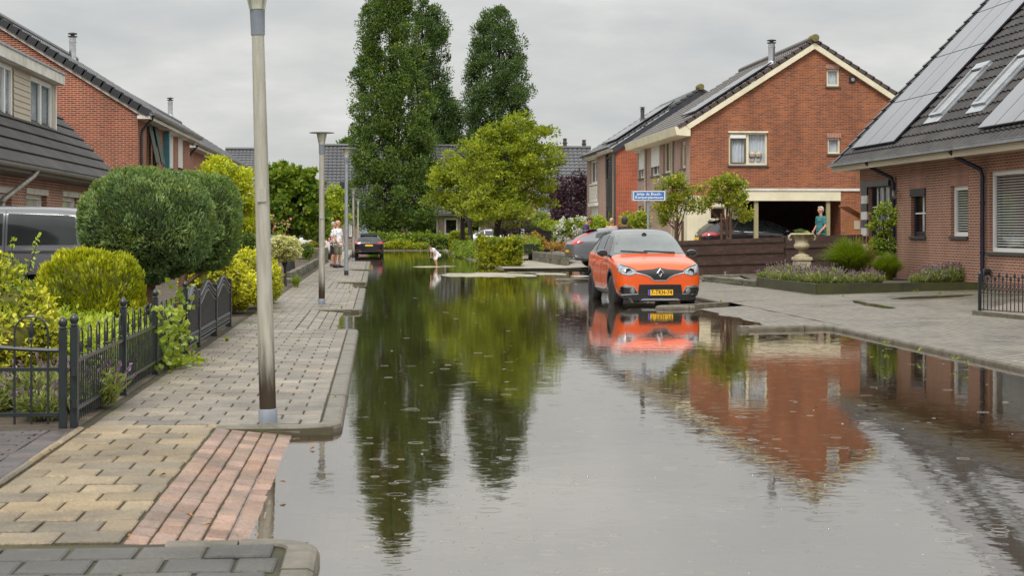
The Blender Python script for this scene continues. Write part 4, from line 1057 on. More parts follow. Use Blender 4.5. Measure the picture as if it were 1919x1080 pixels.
# ---------------------------------------------------------------- scarlet brick house beyond it
def house_scarlet():
    U0, V, ZE, B = 11.45, 81.2, 5.38, .15
    VB = 92.5; um, zr = on_v(V, 1312, 172)
    t = thing('brick_house', 'scarlet brick house with dark trim and panelled roof behind the orange brick house', 'house', (U0, V, 0))
    tp = (zr-ZE)/(um-U0); pitch = math.atan(tp); c, s = math.cos(pitch), math.sin(pitch); U1 = 2*um-U0
    hp = [(-tp, 1, ZE-.45-U0*tp), (tp, 1, ZE-.45+U1*tp)]
    mb = MB(); wall(mb, PT('v', V, -1), U0, U1, B-.3, ZE-.05, (), .1); wall(mb, PT('v', VB, 1), U0, U1, B-.3, zr, (), .1, hp)
    mb.build('wall', M['brick_scarlet'], t)
    mb = MB(); wall(mb, PT('v', V+.01, -1), U0, U1, ZE-.049, zr, (), .1, [(-tp, 1, ZE-.02-U0*tp), (tp, 1, ZE-.02+U1*tp)]); mb.build('gable_boards', M['anthracite'], t)
    Q = PT('u', U0, -1)
    def F4(xl, xr, yt, yb):
        va, z1 = on_u(U0, xr, yt); vb, z0 = on_u(U0, xr, yb); v2, _ = on_u(U0, xl, yt); return (va, v2, z0, z1)
    A_ = F4(1105.5, 1119, 298, 343); Bw = F4(1134, 1147.5, 280, 440); Dn = F4(1108, 1121, 385, 420)
    mb = MB(); wall(mb, Q, V, VB, B-.3, ZE, [A_, Bw, Dn], .1); mb.build('wall', M['brick_mauve'], t)
    window(t, Q, A_, .1, 'white', .10, mull=[(A_[0]+A_[1])/2], back=None, sill='white')
    window(t, Q, Bw, .06, 'anthracite', .10, trans=[Bw[2]+(Bw[3]-Bw[2])*f for f in (.3, .62, .92)], muntin=.12, back=None, sill=None)
    mb = MB(); z0, z1 = on_u(U0, 1140, 388)[1], on_u(U0, 1140, 334)[1]; pbox(mb, Q, Bw[0]+.1, Bw[1]-.1, -.07, -.04, z0, z1); mb.build('infill_panel', M['anthracite'], t)
    window(t, Q, Dn, .1, 'white', .1, back=None); shutter(t, Q, Dn, .9, .15)
    mb = MB(); z0, z1 = Dn[3]+.2, A_[2]-.08
    k = z0
    while k < z1-.1: pbox(mb, Q, A_[0]-.02, A_[1]+.02, .0+.002, .04, k, k+.20); k += .21
    mb.build('board_panel', M['white_dirty'], t)
    mb = MB(); pbox(mb, Q, A_[0]-.05, A_[1]+.05, .002, .18, A_[3]+.02, A_[3]+.3); mb.build('roller_box', M['white'], t)
    ov = .25; eu, ez = U0-ov, ZE-ov*tp+.16; S = (um-eu)/c
    up = Vector((c, 0, s)); nr = Vector((-s, 0, c))
    mb = MB(); tiles(mb, (eu, V-.1, ez), (0, 1, 0), up, nr, VB-V+.1, S, .34, .30, .028, 4, .04); tiles(mb, (2*um-eu, V-.1, ez), (0, 1, 0), (-c, 0, s), (s, 0, c), VB-V+.1, S, .34, .3, .028, 4, .04)
    rf = mb.build('roof', M['tile_grey'], t, smooth=50, fix=False)
    mb = MB(); verge(mb, (eu, V-.1, ez), up, nr, S, (0, -1, 0), .34, .18, .10); verge(mb, (2*um-eu, V-.1, ez), (-c, 0, s), (s, 0, c), S, (0, -1, 0), .34, .18, .10); mb.build('verge', M['tile_grey'], rf)
    rp = Vector((eu, 0, ez))+up*S
    mb = MB(); mb.lathe([(.05, -.18), (.15, -.16), (.16, 0), (.16, .5)], (rp.x, V-.13, rp.z+.07), 12, 'y'); mb.build('ridge_cap', M['moss_cap'], rf, smooth=True)
    mb = MB()
    for sg, e in ((1, eu), (-1, 2*um-eu)):
        a = Vector((e, 0, ez)); b = rp; n2 = Vector((-sg*s, 0, c))
        q = [a-n2*.07, Vector((b.x, 0, b.z-.07/c)), Vector((b.x, 0, b.z-.34/c)), a-n2*.34]
        mb.prism([(p.x, p.z) for p in q], 'y', V-.14, V-.005)
    mb.build('barge_board', M['anthracite'], t)
    mb = MB(); gutter(mb, (eu-.08, V-.15, ez), (eu-.08, VB, ez), .09); mb.build('gutter', M['pipe_dark'], t, smooth=True)
    mb = MB(); mb.box((eu-.02, V-.05, ez-.2), (U0-.003, VB, ez-.1)); mb.build('soffit', M['white_dirty'], t)
    v, _ = on_u(U0-.05, 1152, 300); downpipe(t, [(U0-.05, v, ez-.1), (U0-.05, v, .2)], .06)
    for r_ in range(2):
        for k in range(5):
            o = Vector((eu, 0, ez))+nr*.17+up*(.5+r_*1.72); y = V+.6+k*1.05
            mb = MB(); q = [Vector((o.x, y, o.z)), Vector((o.x, y+1.03, o.z))]; q += [q[1]+up*1.7, q[0]+up*1.7]
            mb.add(q+[p-nr*.05 for p in q], [(0, 1, 2, 3), (0, 4, 5, 1), (1, 5, 6, 2), (2, 6, 7, 3), (3, 7, 4, 0)])
            f = mb.build('solar_panel', M['solar_frame'], t); mb = MB(); g = .02
            e = [Vector((0, g, 0))+up*g, Vector((0, -g, 0))+up*g, Vector((0, -g, 0))-up*g, Vector((0, g, 0))-up*g]
            mb.poly([x+d+nr*.003 for x, d in zip(q, e)]); mb.build('cell_sheet', M['solar'], f)
    fp = on_plane(1204, 214, (0, V+3, 0), (0, 1, 0)); zz = ez+(fp.x-eu)*tp
    flue(t, (fp.x, V+3, zz+.1), .75, .10, 'pipe_dark')
    return t
house_scarlet()
# ---------------------------------------------------------------- left: low house with the dormer
def house_dormer():
    U, V1, V0 = -7.56, 48.0, 20.0
    t = thing('brick_house', 'low brick house with grey tiled roof and a beige clad dormer', 'house', (U, V1, 0))
    eu, ez = -7.06, 2.72; tp = 1.05; pitch = math.atan(tp); c, s = math.cos(pitch), math.sin(pitch)
    ru = -12.4; S = (eu-ru)/c
    P = PT('u', U, 1)
    def F4(xl, xr, yt, yb):
        va, z1 = on_u(U, xl, yt); vb, _ = on_u(U, xr, yt); _, z0 = on_u(U, xl, yb); return (va, vb, z0, z1)
    w1, w2, w3 = F4(-14, 22, 360, 425), F4(49, 88, 363, 425), F4(117, 149, 368, 425)
    rz = ez+(eu-ru)*tp; hp = [(tp, 1, ez-.14+eu*tp), (-tp, 1, ez-.14-(2*ru-eu)*tp)]
    mb = MB(); wall(mb, P, V0, V1, -.1, ez-.1, [w1, w2, w3], .14); wall(mb, PT('v', V1, 1), 2*ru-eu+.5, U, -.1, rz, (), .1, hp); wall(mb, PT('v', V0, -1), 2*ru-eu+.5, U, -.1, rz, (), .1, hp)
    mb.build('wall', M['brick_pink'], t)
    for h in (w1, w2, w3):
        window(t, P, h, .14, 'white', .09, back='half')
        mb = MB(); pbox(mb, P, h[0]-.05, h[1]+.05, -.02, .03, h[3]+.003, h[3]+.13); mb.build('lintel', M['white_dirty'], t)
    up = Vector((-c, 0, s)); nr = Vector((s, 0, c)); e1 = V1+.45
    mb = MB(); tiles(mb, (eu, V0, ez), (0, 1, 0), up, nr, e1-V0, S, .40, .115, .012, 4, .055)
    rf = mb.build('roof', M['tile_dark'], t, fix=False, smooth=45)
    mb = MB(); tiles(mb, (2*ru-eu, V0, ez), (0, 1, 0), (c, 0, s), (-s, 0, c), e1-V0, S, .40, .3, .02, 3, .05); mb.build('roof', M['tile_dark'], t, fix=False)
    mb = MB(); gutter(mb, (eu+.06, V0, ez-.01), (eu+.06, e1+.03, ez-.01), .085); mb.build('gutter', M['zinc'], t, smooth=True)
    mb = MB(); mb.prism([(eu, ez-.05), (eu, ez-.16), (U+.003, ez-.2), (U+.003, ez+.2)], 'y', V0, e1-.03); mb.build('soffit', M['pipe_dark'], t)
    v, _ = on_u(U+.08, 4, 360)
    downpipe(t, [(eu+.06, v+1.1, ez-.08), (eu+.0, v+1.0, ez-.2), (U+.08, v+.1, ez-.7), (U+.08, v, ez-.85), (U+.08, v, .1)], .055, 'lamp_metal')
    # dormer
    du = -8.2; vf, zt = on_u(du, 104, 137); vn = 30.0; zb = ez+(eu-du)*tp-.1; zc = zt-.30
    D = PT('u', du, 1)
    def G4(xl, xr, yt, yb):
        va, _ = on_u(du, xl, 150); vb, _ = on_u(du, xr, 150); return (va, vb, on_u(du, xl, yb)[1], on_u(du, xl, yt)[1])
    d1, d2 = G4(-24, 24, 120, 232), G4(57, 98, 142, 250)
    d1 = (d1[0], d1[1], zc-1.66, zc-.03); d2 = (d2[0], d2[1], zc-1.66, zc-.03); zb = min(zb, zc-1.72)
    mb = MB(); wall(mb, D, vn, vf-.06, zb, zc, [d1, d2], .07)
    k = zb+.05
    for a_, b_ in ((d1[1]+.03, d2[0]-.03), (vn, d1[0]-.03)):
        z = zb+.02
        while z < zc-.1: mb.add([D(a_, .022, z), D(b_, .022, z), D(b_, .006, z+.135), D(a_, .006, z+.135), D(a_, .004, z), D(b_, .004, z)], [(0, 1, 2, 3), (0, 4, 5, 1)]); z += .137
    wall(mb, PT('v', vf-.06, 1), ru, du, zb-.5, zc, ()); wall(mb, PT('v', vn, -1), ru, du, zb-.5, zc, ())
    dm = mb.build('dormer', M['siding'], t)
    mb = MB(); mb.box((ru, vn-.2, zc), (du+.22, vf+.12, zt-.05)); mb.build('cornice', M['white_dirty'], dm)
    mb = MB(); mb.box((ru, vn-.2, zt-.048), (du+.25, vf+.15, zt)); mb.build('roof_edge', M['zinc'], dm)
    mb = MB(); mb.box((du-.05, vf-.058, zb-.15), (du+.03, vf+.02, zc-.002)); mb.build('corner_board', M['white'], dm)
    window(t, D, d1, .03, 'white', .10, mull=[d1[0]+.9, d1[0]+1.8], back='curtain', sill='white', sill_out=.06)
    window(t, D, d2, .03, 'white', .11, mull=[(d2[0]+d2[1])/2], back='curtain', sill='white', sill_out=.06)
    a = Vector((du+.02, 0, zb-.08))
    mb = MB(); mb.add([(du+.03, vn, zb+.02), (du+.03, vf, zb+.02), (du+.36, vf+.1, zb-.30+.05), (du+.36, vn, zb-.30+.05)], [(0, 1, 2, 3)]); mb.add([(du+.03, vn, zb), (du+.03, vf, zb), (du+.36, vf+.1, zb-.33+.05), (du+.36, vn, zb-.33+.05)], [(0, 1, 2, 3)]); mb.build('lead_flashing', M['zinc'], dm)
    return t
house_dormer()
# ---------------------------------------------------------------- left: red brick terraces
def terrace(label, U, V, Ln, ZE, zr, half, front_items, flue_px, tile='tile_grey', brick='brick_red', board=True):
    t = thing('terrace_house', label, 'house', (U, V, 0))
    tp = (zr-ZE)/half; pitch = math.atan(tp); c, s = math.cos(pitch), math.sin(pitch); um = U-half; Ub = U-2*half
    hp = [(tp, 1, ZE+U*tp), (-tp, 1, ZE-Ub*tp)]
    P = PT('u', U, 1)
    holes = [h for h, *_ in front_items]
    mb = MB(); wall(mb, PT('v', V, -1), Ub, U, -.1, zr, (), .1, hp); wall(mb, PT('v', V+Ln, 1), Ub, U, -.1, zr, (), .1, hp); wall(mb, P, V, V+Ln, -.1, ZE, holes, .1)
    mb.build('wall', M[brick], t)
    for h, kind, *r in front_items:
        window(t, P, h, .1, r[0] if r else 'cream', .10, back='curtain' if kind == 'c' else None)
        if kind == 's': shutter(t, P, h, .75, .25)
    ov = .4; eu, ez = U+ov, ZE-ov*tp+.17; S = (eu-um)/c
    up = Vector((-c, 0, s)); nr = Vector((s, 0, c)); ga = .12
    mb = MB(); tiles(mb, (eu, V-ga, ez), (0, 1, 0), up, nr, Ln+ga, S, .34, .30, .03, 4, .04); tiles(mb, (2*um-eu, V-ga, ez), (0, 1, 0), (c, 0, s), (-s, 0, c), Ln+ga, S, .34, .3, .03, 4, .04)
    rf = mb.build('roof', M[tile], t, smooth=50, fix=False)
    mb = MB(); verge(mb, (eu, V-ga, ez), up, nr, S, (0, -1, 0), .34, .2, .22); mb.build('verge', M['tile_black'], rf)
    mb = MB(); mb.tube([(um, V-ga, ez+S*s+.05), (um, V+Ln, ez+S*s+.05)], .13, 8); mb.build('ridge', M[tile], rf, smooth=True)
    mb = MB(); a = Vector((eu, 0, ez)); b = a+up*S
    q = [a-nr*.13, b-nr*.13, b-nr*.24, a-nr*.24]; mb.prism([(p.x, p.z) for p in q], 'y', V-ga+.02, V-.003); mb.build('barge_board', M['white_dirty'], t)
    mb = MB(); gutter(mb, (eu+.06, V-ga-.03, ez), (eu+.06, V+Ln, ez), .09); mb.build('gutter', M['zinc'], t, smooth=True)
    mb = MB(); mb.box((U+.003, V-ga, ez-.2), (eu, V+Ln, ez-.09)); mb.build('soffit', M['white_dirty'], t)
    for dv in ((.35,) if Ln < 20 else (.4, 12, 24)):
        downpipe(t, [(eu+.06, V+dv, ez-.06), (eu, V+dv+.02, ez-.18), (U+.09, V+dv+.08, ez-.55), (U+.07, V+dv+.08, ez-.7), (U+.07, V+dv+.08, .1)], .05)
    for px, py, top, r in flue_px:
        for i in range(60):   # find the roof under the pixel column
            vv = V+1+i*.6
            if vv > V+Ln: break
            p = on_plane(px, py, (0, vv, 0), (0, 1, 0)); zz = ez+(eu-p.x)*tp if p.x > um else ez+(p.x-(2*um-eu))*tp
            if p.z <= zz: break
        q = on_plane(px, top, (0, vv, 0), (0, 1, 0)); flue(t, (p.x, vv, p.z-.1), q.z-p.z+.1, r)
    return t
def fw4(U, xl, xr, yt, yb):
    va, z1 = on_u(U, xl, yt); vb, _ = on_u(U, xr, yt); _, z0 = on_u(U, xl, yb); return (va, vb, z0, z1)
UL = -7.53
M['awning'] = pm('green_awning', (.045, .075, .055), (.035, .06, .045), 6, .7); M['teal'] = pm('teal_paint', (.06, .22, .26), (.05, .18, .22), 6, .5)
items = [(fw4(UL, 275, 283, 222, 330), 'n'), (fw4(UL, 286, 294, 226, 330), 'n', 'olive'), (fw4(UL, 308, 325, 247, 330), 's'), (fw4(UL, 334, 343, 258, 330), 's')]
tt = terrace('red brick terrace with a steel flue, its gable beside the dormer house', UL, 54.8, 15.2, 5.2, 8.05, 4.55, items, [(136, 112, 60, .13)])
for i_ in (0, 1):
    h_ = items[i_][0]; mb = MB(); y0_, y1_, z1_ = h_[0]+.05, h_[1]-.05, h_[3]-.1
    mb.add([(UL+.03, y0_, z1_), (UL+.03, y1_, z1_), (UL+.30, y1_, z1_-1.35), (UL+.30, y0_, z1_-1.35)], [(0, 1, 2, 3)]); mb.add([(UL+.0, y0_, z1_-.02), (UL+.0, y1_, z1_-.02), (UL+.27, y1_, z1_-1.37), (UL+.27, y0_, z1_-1.37)], [(0, 1, 2, 3)])
    mb.build('awning', M['awning'], tt)
h_ = items[2][0]; mb = MB(); mb.box((UL+.003, h_[0]-.28, h_[2]), (UL+.2, h_[0]-.02, h_[3])); mb.build('teal_board', M['teal'], tt)
terrace('lower red brick terrace running on behind the yellow tree', UL-.35, 71.6, 38.0, 5.1, 7.95, 4.5, [], [(319, 216, 182, .15)])

# ---------------------------------------------------------------- houses across the end of the street
def far_house(label, u0, u1, V, ZE, zr, base=0.0, tile='tile_grey', holes=(), brick='brick_mauve', depth=5.0, chim=(), dormers=()):
    t = thing('far_house', label, 'house', (u0, V, 0))
    P = PT('v', V, -1); tp = (zr-ZE)/depth; pitch = math.atan(tp); c, s = math.cos(pitch), math.sin(pitch)
    mb = MB(); wall(mb, P, u0, u1, -.2, ZE, [h[0] for h in holes], .12)
    hp = [(-tp, 1, ZE-V*tp), (tp, 1, ZE+(V+2*depth)*tp)]
    for uu, sg in ((u0, -1), (u1, 1)): wall(mb, PT('u', uu, sg), V, V+2*depth, -.2, zr, (), .1, hp)
    mb.build('wall', M[brick], t)
    for h, b in holes: window(t, P, h, .12, 'white', .12, back=b, room=1.0)
    ez = ZE-.4*tp+.15; S = (depth+.4)/c
    mb = MB(); tiles(mb, (u1+.1, V-.4, ez), (-1, 0, 0), (0, c, s), (0, -s, c), u1-u0+.2, S, .36, .33, .03, 4, .05); tiles(mb, (u0-.1, V+2*depth+.4, ez), (1, 0, 0), (0, -c, s), (0, s, c), u1-u0+.2, S, .36, .4, .03, 3, .05)
    mb.build('roof', M[tile], t, smooth=50, fix=False)
    mb = MB(); mb.tube([(u0-.1, V+depth, ez+S*s+.04), (u1+.1, V+depth, ez+S*s+.04)], .13, 8); mb.build('ridge', M[tile], t, smooth=True)
    mb = MB(); gutter(mb, (u0-.1, V-.47, ez), (u1+.1, V-.47, ez), .09); mb.box((u0, V-.4, ez-.2), (u1, V-.003, ez-.08)); mb.build('gutter', M['white_dirty'], t)
    for cu, ch in chim:
        mb = MB(); mb.lathe([(.14, -.4), (.14, ch*.55), (.2, ch*.56), (.2, ch*.62), (.13, ch*.64), (.13, ch*.9), (.2, ch*.92), (0, ch)], (cu, V+depth+.2, zr), 10); mb.build('chimney', M['pipe_dark'], t)
    for (a, b, z0, z1, dd) in dormers:
        mb = MB(); mb.box((a, V-.3, z0), (b, V+dd, z1)); d = mb.build('dormer', M['anthracite'], t)
        mb = MB(); mb.box((a+.25, V-.33, z0+.25), (b-.25, V-.303, z1-.3)); mb.build('pane', M['car_glass'], d)
    return t
VF = 133.0
def fv(xl, xr, yt, yb): a, z1 = on_v(VF, xl, yt); b, z0 = on_v(VF, xr, yb); return (a, b, z0, z1)
hs = [(fv(653, 659.5, 413, 444), 'curtain'), (fv(673, 694, 413, 444), 'curtain'), (fv(700, 718, 413, 444), None), (fv(778, 821, 411, 441), None), (fv(833, 858, 409, 440), None), (fv(868, 900, 411, 440), None)]
ua, _ = on_v(VF, 604, 300); ub, _ = on_v(VF, 962, 300)
far_house('wide grey roofed house behind the tall trees at the end of the street', ua, ub, VF, 2.95, 8.0, holes=hs, dormers=[(on_v(VF, 637, 345)[0], on_v(VF, 662, 345)[0], 3.3, 5.1, 3.0)])
u2, _ = on_v(150, 415, 300); u3, _ = on_v(150, 474, 300)
far_house('distant grey tiled house seen between the terrace and the first lamp post', u2, u3, 150.0, 4.3, 8.5)
u4, _ = on_v(118, 1000, 300); u5, _ = on_v(118, 1120, 300)
far_house('grey tiled house with pink brick front behind the purple tree', u4+.2, u5, 118.0, 2.8, 7.15, brick='brick_pink', depth=4.6, chim=[(on_v(122, 1061, 300)[0], .9), (on_v(122, 1097, 300)[0], .8)],
          holes=[((on_v(118, 1006, 300)[0], on_v(118, 1022, 300)[0], on_v(118, 1006, 380)[1], on_v(118, 1006, 366)[1]), None)])
# ---------------------------------------------------------------- cars (local: +x forward, +y left, z up, wheels on z = 0)
def car_skin(st, sub=2):
    V = []; Fc = []; k = 0
    for x, w, zb, zl_, zt, wr in st:
        zm = zb+(zl_-zb)*.52; hh = zt-zl_
        half = [(0, zb), (.78*w, zb), (.95*w, zb+.09), (w, zm), (.985*w, zl_-.07*min(1, (zl_-zb)/.5)), (.945*w, zl_), (wr+(.93*w-wr)*.12, zt-min(.075, hh*.28)), (wr*.80, zt-.012), (wr*.4, zt), (0, zt+.004)]
        ring = [(x, y, z) for y, z in half]+[(x, -y, z) for y, z in reversed(half[1:-1])]
        k = len(ring); V += ring
    n = len(st)
    for i in range(n-1):
        for j in range(k): Fc.append((i*k+j, i*k+(j+1) % k, (i+1)*k+(j+1) % k, (i+1)*k+j))
    h = k//2
    for base in (0, (n-1)*k):
        a = [base+j for j in range(k)]
        for j in range(h): Fc.append((a[j], a[j+1], a[(k-j-1) % k], a[(k-j) % k]) if j else (a[0], a[1], a[k-1]))
    me = bpy.data.meshes.new('skin'); me.from_pydata(V, [], [f for f in Fc if len(set(f)) == len(f)])
    bm = bmesh.new(); bm.from_mesh(me); bmesh.ops.remove_doubles(bm, verts=bm.verts, dist=1e-5); bmesh.ops.recalc_face_normals(bm, faces=bm.faces)
    cr = bm.edges.layers.float.new('crease_edge')
    bm.to_mesh(me); bm.free()
    def mod(o):
        m = o.modifiers.new('s', 'SUBSURF'); m.levels = sub; m.render_levels = sub
    return apply_mods(me, mod)
AX = {'x+': ((1, 0, 0), 0), 'x-': ((-1, 0, 0), 0), 'y+': ((0, 1, 0), 1), 'y-': ((0, -1, 0), 1), 'z+': ((0, 0, 1), 2)}
class Car:
    def __init__(s, name, label, cat, st, axles, wr, paint, loc, rz, track=.76, group=None, roof=None, belt=None, scale=1.0, tyre_w=.21):
        s.t = thing(name, label, cat, loc, rz, group); s.t.scale = (scale,)*3
        me = car_skin(st); s.st = st
        bm = bmesh.new(); bm.from_mesh(me); s.bvh = BVHTree.FromBMesh(bm); bm.free()
        if not me.materials: me.materials.append(None)
        me.materials.clear(); me.materials.append(M[paint]); me.materials.append(M['black_plastic']); me.materials.append(M[roof or paint])
        if roof:
            xs = [q[0] for q in st]
            for p in me.polygons:
                c = p.center
                b = np.interp(c.x, list(reversed(xs)), [q[3] for q in reversed(st)])
                if c.z < .31 and roof == 'gloss_black': p.material_index = 1
                if c.z > b+.004 and c.x < roof_front(st): p.material_index = 2
        # wheel wells cut through the skin
        mbw = MB()
        for ax in axles:
            for sg in (1, -1): mbw.lathe([(wr+.065, -.17), (wr+.065, .26)], (ax, sg*(track+.0), wr+.01), 36, 'y')
        cut = bpy.data.meshes.new('cut'); cut.from_pydata(mbw.v, [], mbw.f); 
        for m_ in me.materials: cut.materials.append(m_)
        cut.polygons.foreach_set('material_index', np.ones(len(cut.polygons), dtype=np.int32))
        bm = bmesh.new(); bm.from_mesh(cut); bmesh.ops.recalc_face_normals(bm, faces=bm.faces); bm.to_mesh(cut); bm.free()
        oc = bpy.data.objects.new('cut', cut); COL.objects.link(oc)
        def mod(o):
            m = o.modifiers.new('b', 'BOOLEAN'); m.operation = 'DIFFERENCE'; m.object = oc; m.solver = 'EXACT'
        me = apply_mods(me, mod); bpy.data.objects.remove(oc)
        shade(me, 38)
        s.body = link('body', me, s.t, False)
        s.wheels = []
        for ax in axles:
            for sg in (1, -1): s.wheel(ax, sg, wr, track, tyre_w)
    def wheel(s, ax, sg, r, track, w):
        e = MB(); c = (ax, sg*track, r)
        prof = [(r*.66, -w*.5), (r*.9, -w*.52), (r*.985, -w*.42), (r, -w*.2), (r, w*.2), (r*.985, w*.42), (r*.9, w*.52), (r*.66, w*.5), (r*.62, w*.3), (r*.62, -w*.3), (r*.66, -w*.5)]
        e.lathe(prof, c, 36, 'y'); ty = e.build('wheel', M['rubber'], s.t, smooth=True, world=False)
        e = MB(); o = sg*w*.38
        e.lathe([(r*.63, -sg*w*.3), (r*.66, o*1.05), (r*.62, o*1.1), (r*.58, o*.7), (r*.56, -sg*w*.3)], c, 36, 'y')
        for k in range(5):
            a = 2*math.pi*k/5+.3; p = lambda rr, da, oo: (c[0]+rr*math.cos(a+da), c[1]+oo, c[2]+rr*math.sin(a+da))
            for d in (-.11, .11):
                e.add([p(r*.12, d*2-.12, o), p(r*.12, d*2+.12, o), p(r*.6, d*1.6+.045, o*1.0), p(r*.6, d*1.6-.045, o*1.0), p(r*.12, d*2-.12, o*.6), p(r*.12, d*2+.12, o*.6), p(r*.6, d*1.6+.045, o*.6), p(r*.6, d*1.6-.045, o*.6)],
                      [(0, 1, 2, 3), (0, 4, 5, 1), (1, 5, 6, 2), (2, 6, 7, 3), (3, 7, 4, 0), (4, 7, 6, 5)])
        e.lathe([(r*.2, o*.5), (r*.2, o*1.02), (r*.1, o*1.08), (0, o*1.08)], c, 16, 'y')
        e.build('rim', M['alloy'], ty, world=False)
        e = MB(); e.lathe([(r*.56, -.005*sg), (r*.56, .005*sg)], c, 24, 'y'); e.build('brake_disc', M['black_plastic'], ty, world=False)
        s.wheels.append(ty)
    def hit(s, p2, axis):
        d, a = AX[axis]; d = Vector(d)
        if a == 0: o = Vector((0, p2[0], p2[1]))+d*6
        elif a == 1: o = Vector((p2[0], 0, p2[1]))+d*6
        else: o = Vector((p2[0], p2[1], 0))+d*6
        h = s.bvh.ray_cast(o, -d, 12)
        return h[0], h[1]
    def stamp(s, name, poly, axis, mat, off=.004, grid=.06, thick=.02, parent=None, both=False):
        """a panel that follows the skin under a 2-D outline"""
        if both:
            s.stamp(name, [(-p[0], p[1]) for p in poly] if axis[0] == 'x' else poly, axis if axis[0] != 'y' else ('y-' if axis == 'y+' else 'y+'), mat, off, grid, thick, parent)
        d, a = AX[axis]; d = Vector(d)
        bm = bmesh.new()
        vs = [bm.verts.new((p[0], p[1], 0)) for p in poly]; bm.faces.new(vs)
        for i in (0, 1):
            lo, hi = min(p[i] for p in poly), max(p[i] for p in poly)
            q = lo+grid
            while q < hi-1e-4:
                nrm = [0, 0, 0]; nrm[i] = 1; co = [0, 0, 0]; co[i] = q
                bmesh.ops.bisect_plane(bm, geom=bm.verts[:]+bm.edges[:]+bm.faces[:], plane_co=co, plane_no=nrm); q += grid
        bad = []
        for v in bm.verts:
            p, n = s.hit((v.co.x, v.co.y), axis)
            if p is None: bad.append(v)
            else: v.co = p+d*off*.6+n*off
        if bad: bmesh.ops.delete(bm, geom=bad, context='VERTS')
        bmesh.ops.recalc_face_normals(bm, faces=bm.faces)
        if len(bm.faces):
            if sum((f.normal.dot(d)*f.calc_area() for f in bm.faces)) < 0: bmesh.ops.reverse_faces(bm, faces=bm.faces[:])
        for f in bm.faces: f.smooth = True
        be = [e for e in bm.edges if len(e.link_faces) == 1]
        ex = bmesh.ops.extrude_edge_only(bm, edges=be)
        for v in [g for g in ex['geom'] if isinstance(g, bmesh.types.BMVert)]: v.co -= d*thick
        me = bpy.data.meshes.new(name); bm.to_mesh(me); bm.free()
        shade(me, 40); me.materials.append(M[mat])
        return link(name, me, parent or s.t, False)
    def line(s, name, pts, w, axis, mat, closed=False, **kw):
        """narrow strip along a 2-D line"""
        P = [Vector(p) for p in pts]; n = len(P); Lf, Rt = [], []
        for i in range(n):
            a = P[i-1] if (i or closed) else P[i]; b = P[(i+1) % n] if (i < n-1 or closed) else P[i]
            d = (b-a).normalized(); m = Vector((-d.y, d.x))*w*.5
            Lf.append(tuple(P[i]+m)); Rt.append(tuple(P[i]-m))
        objs = []
        if closed:   # ring: build as quads, one mesh
            for i in range(n): objs.append([Lf[i], Lf[(i+1) % n], Rt[(i+1) % n], Rt[i]])
            mb = None
        else: objs.append(Lf+list(reversed(Rt)))
        if len(objs) == 1: return s.stamp(name, objs[0], axis, mat, **kw)
        parts = [s.stamp(name, o, axis, mat, **kw) for o in objs]
        bm = bmesh.new()
        for p in parts: bm.from_mesh(p.data)
        me = bpy.data.meshes.new(name); bm.to_mesh(me); bm.free(); me.materials.append(M[mat])
        par = parts[0].parent
        for p in parts: bpy.data.objects.remove(p)
        return link(name, me, par, False)
    def plate(s, x, z, y=0, w=.52, h=.11, back=False, text=None, tilt=0.0):
        sg = -1 if back else 1
        mb = MB(); mb.box((x, y-w/2, z-h/2), (x+sg*.014, y+w/2, z+h/2)); p = mb.build('licence_plate', M['plate'], s.t, world=False)
        e = sg*.0152
        mb = MB(); yb = y-w/2 if not back else y+w/2; q = -1 if back else 1
        mb.box((x, (y+w/2-.042) if back is False else (y-w/2+.042), z-h/2+.004), (x+e, (y+w/2-.002) if back is False else (y-w/2+.002), z+h/2-.004)) if False else mb.box((x, -(w/2-.002)*sg+y, z-h/2+.003), (x+e, -(w/2-.045)*sg+y, z+h/2-.003))
        mb.build('country_band', M['plate_blue'], p, world=False)
        mb = MB()
        for z0, z1 in ((z-h/2-.006, z-h/2+.001), (z+h/2-.001, z+h/2+.006)): mb.box((x-.002*sg, y-w/2, z0), (x+sg*.017, y+w/2, z1))
        mb.build('plate_frame', M['ink'], p, world=False)
        if text:
            me = text_mesh(text, h*1.02, .002, 1.08); me.materials.clear(); me.materials.append(M['ink'])
            # front plate is read looking along -x
            rot = Matrix.Rotation(R(90), 4, 'Z') @ Matrix.Rotation(R(90), 4, 'X') if sg > 0 else Matrix.Rotation(R(-90), 4, 'Z') @ Matrix.Rotation(R(90), 4, 'X')
            bw = max(v.co.x for v in me.vertices)-min(v.co.x for v in me.vertices)
            k = (w-.085)/bw
            me.transform(Matrix.Translation((x+sg*.0158, y+sg*.02, z)) @ rot @ Matrix.Scale(k, 4, (1, 0, 0)) @ Matrix.Translation((0, -.0, 0)))
            link('plate_lettering', me, p, False)
        return p
    def mirror_(s, x, y, z, mat):
        for sg in (1, -1):
            mb = MB(); n = 12
            pr = [(0.0, -.07), (.05, -.065), (.075, -.03), (.078, .02), (.066, .05), (.0, .055)]
            mb.lathe([(r*1.0, zz) for r, zz in pr], (0, 0, 0), 16, 'x')
            mb.v = [(x+a*1.2, sg*(y)+b*1.45, z+c_*.95) for a, b, c_ in mb.v]
            m = mb.build('wing_mirror', M[mat], s.t, smooth=True, world=False)
            mb = MB(); mb.tube([(x+.02, sg*(y-.22), z-.05), (x+.01, sg*(y-.03), z-.03)], .025, 8); mb.build('mirror_arm', M['black_plastic'], m, world=False)
def roof_front(st):
    # first station (from the front) where the roof starts to climb
    for a, b in zip(st, st[1:]):
        if b[4]-a[4] > .14 and b[4] > 1.2: return a[0]+.02
    return 9
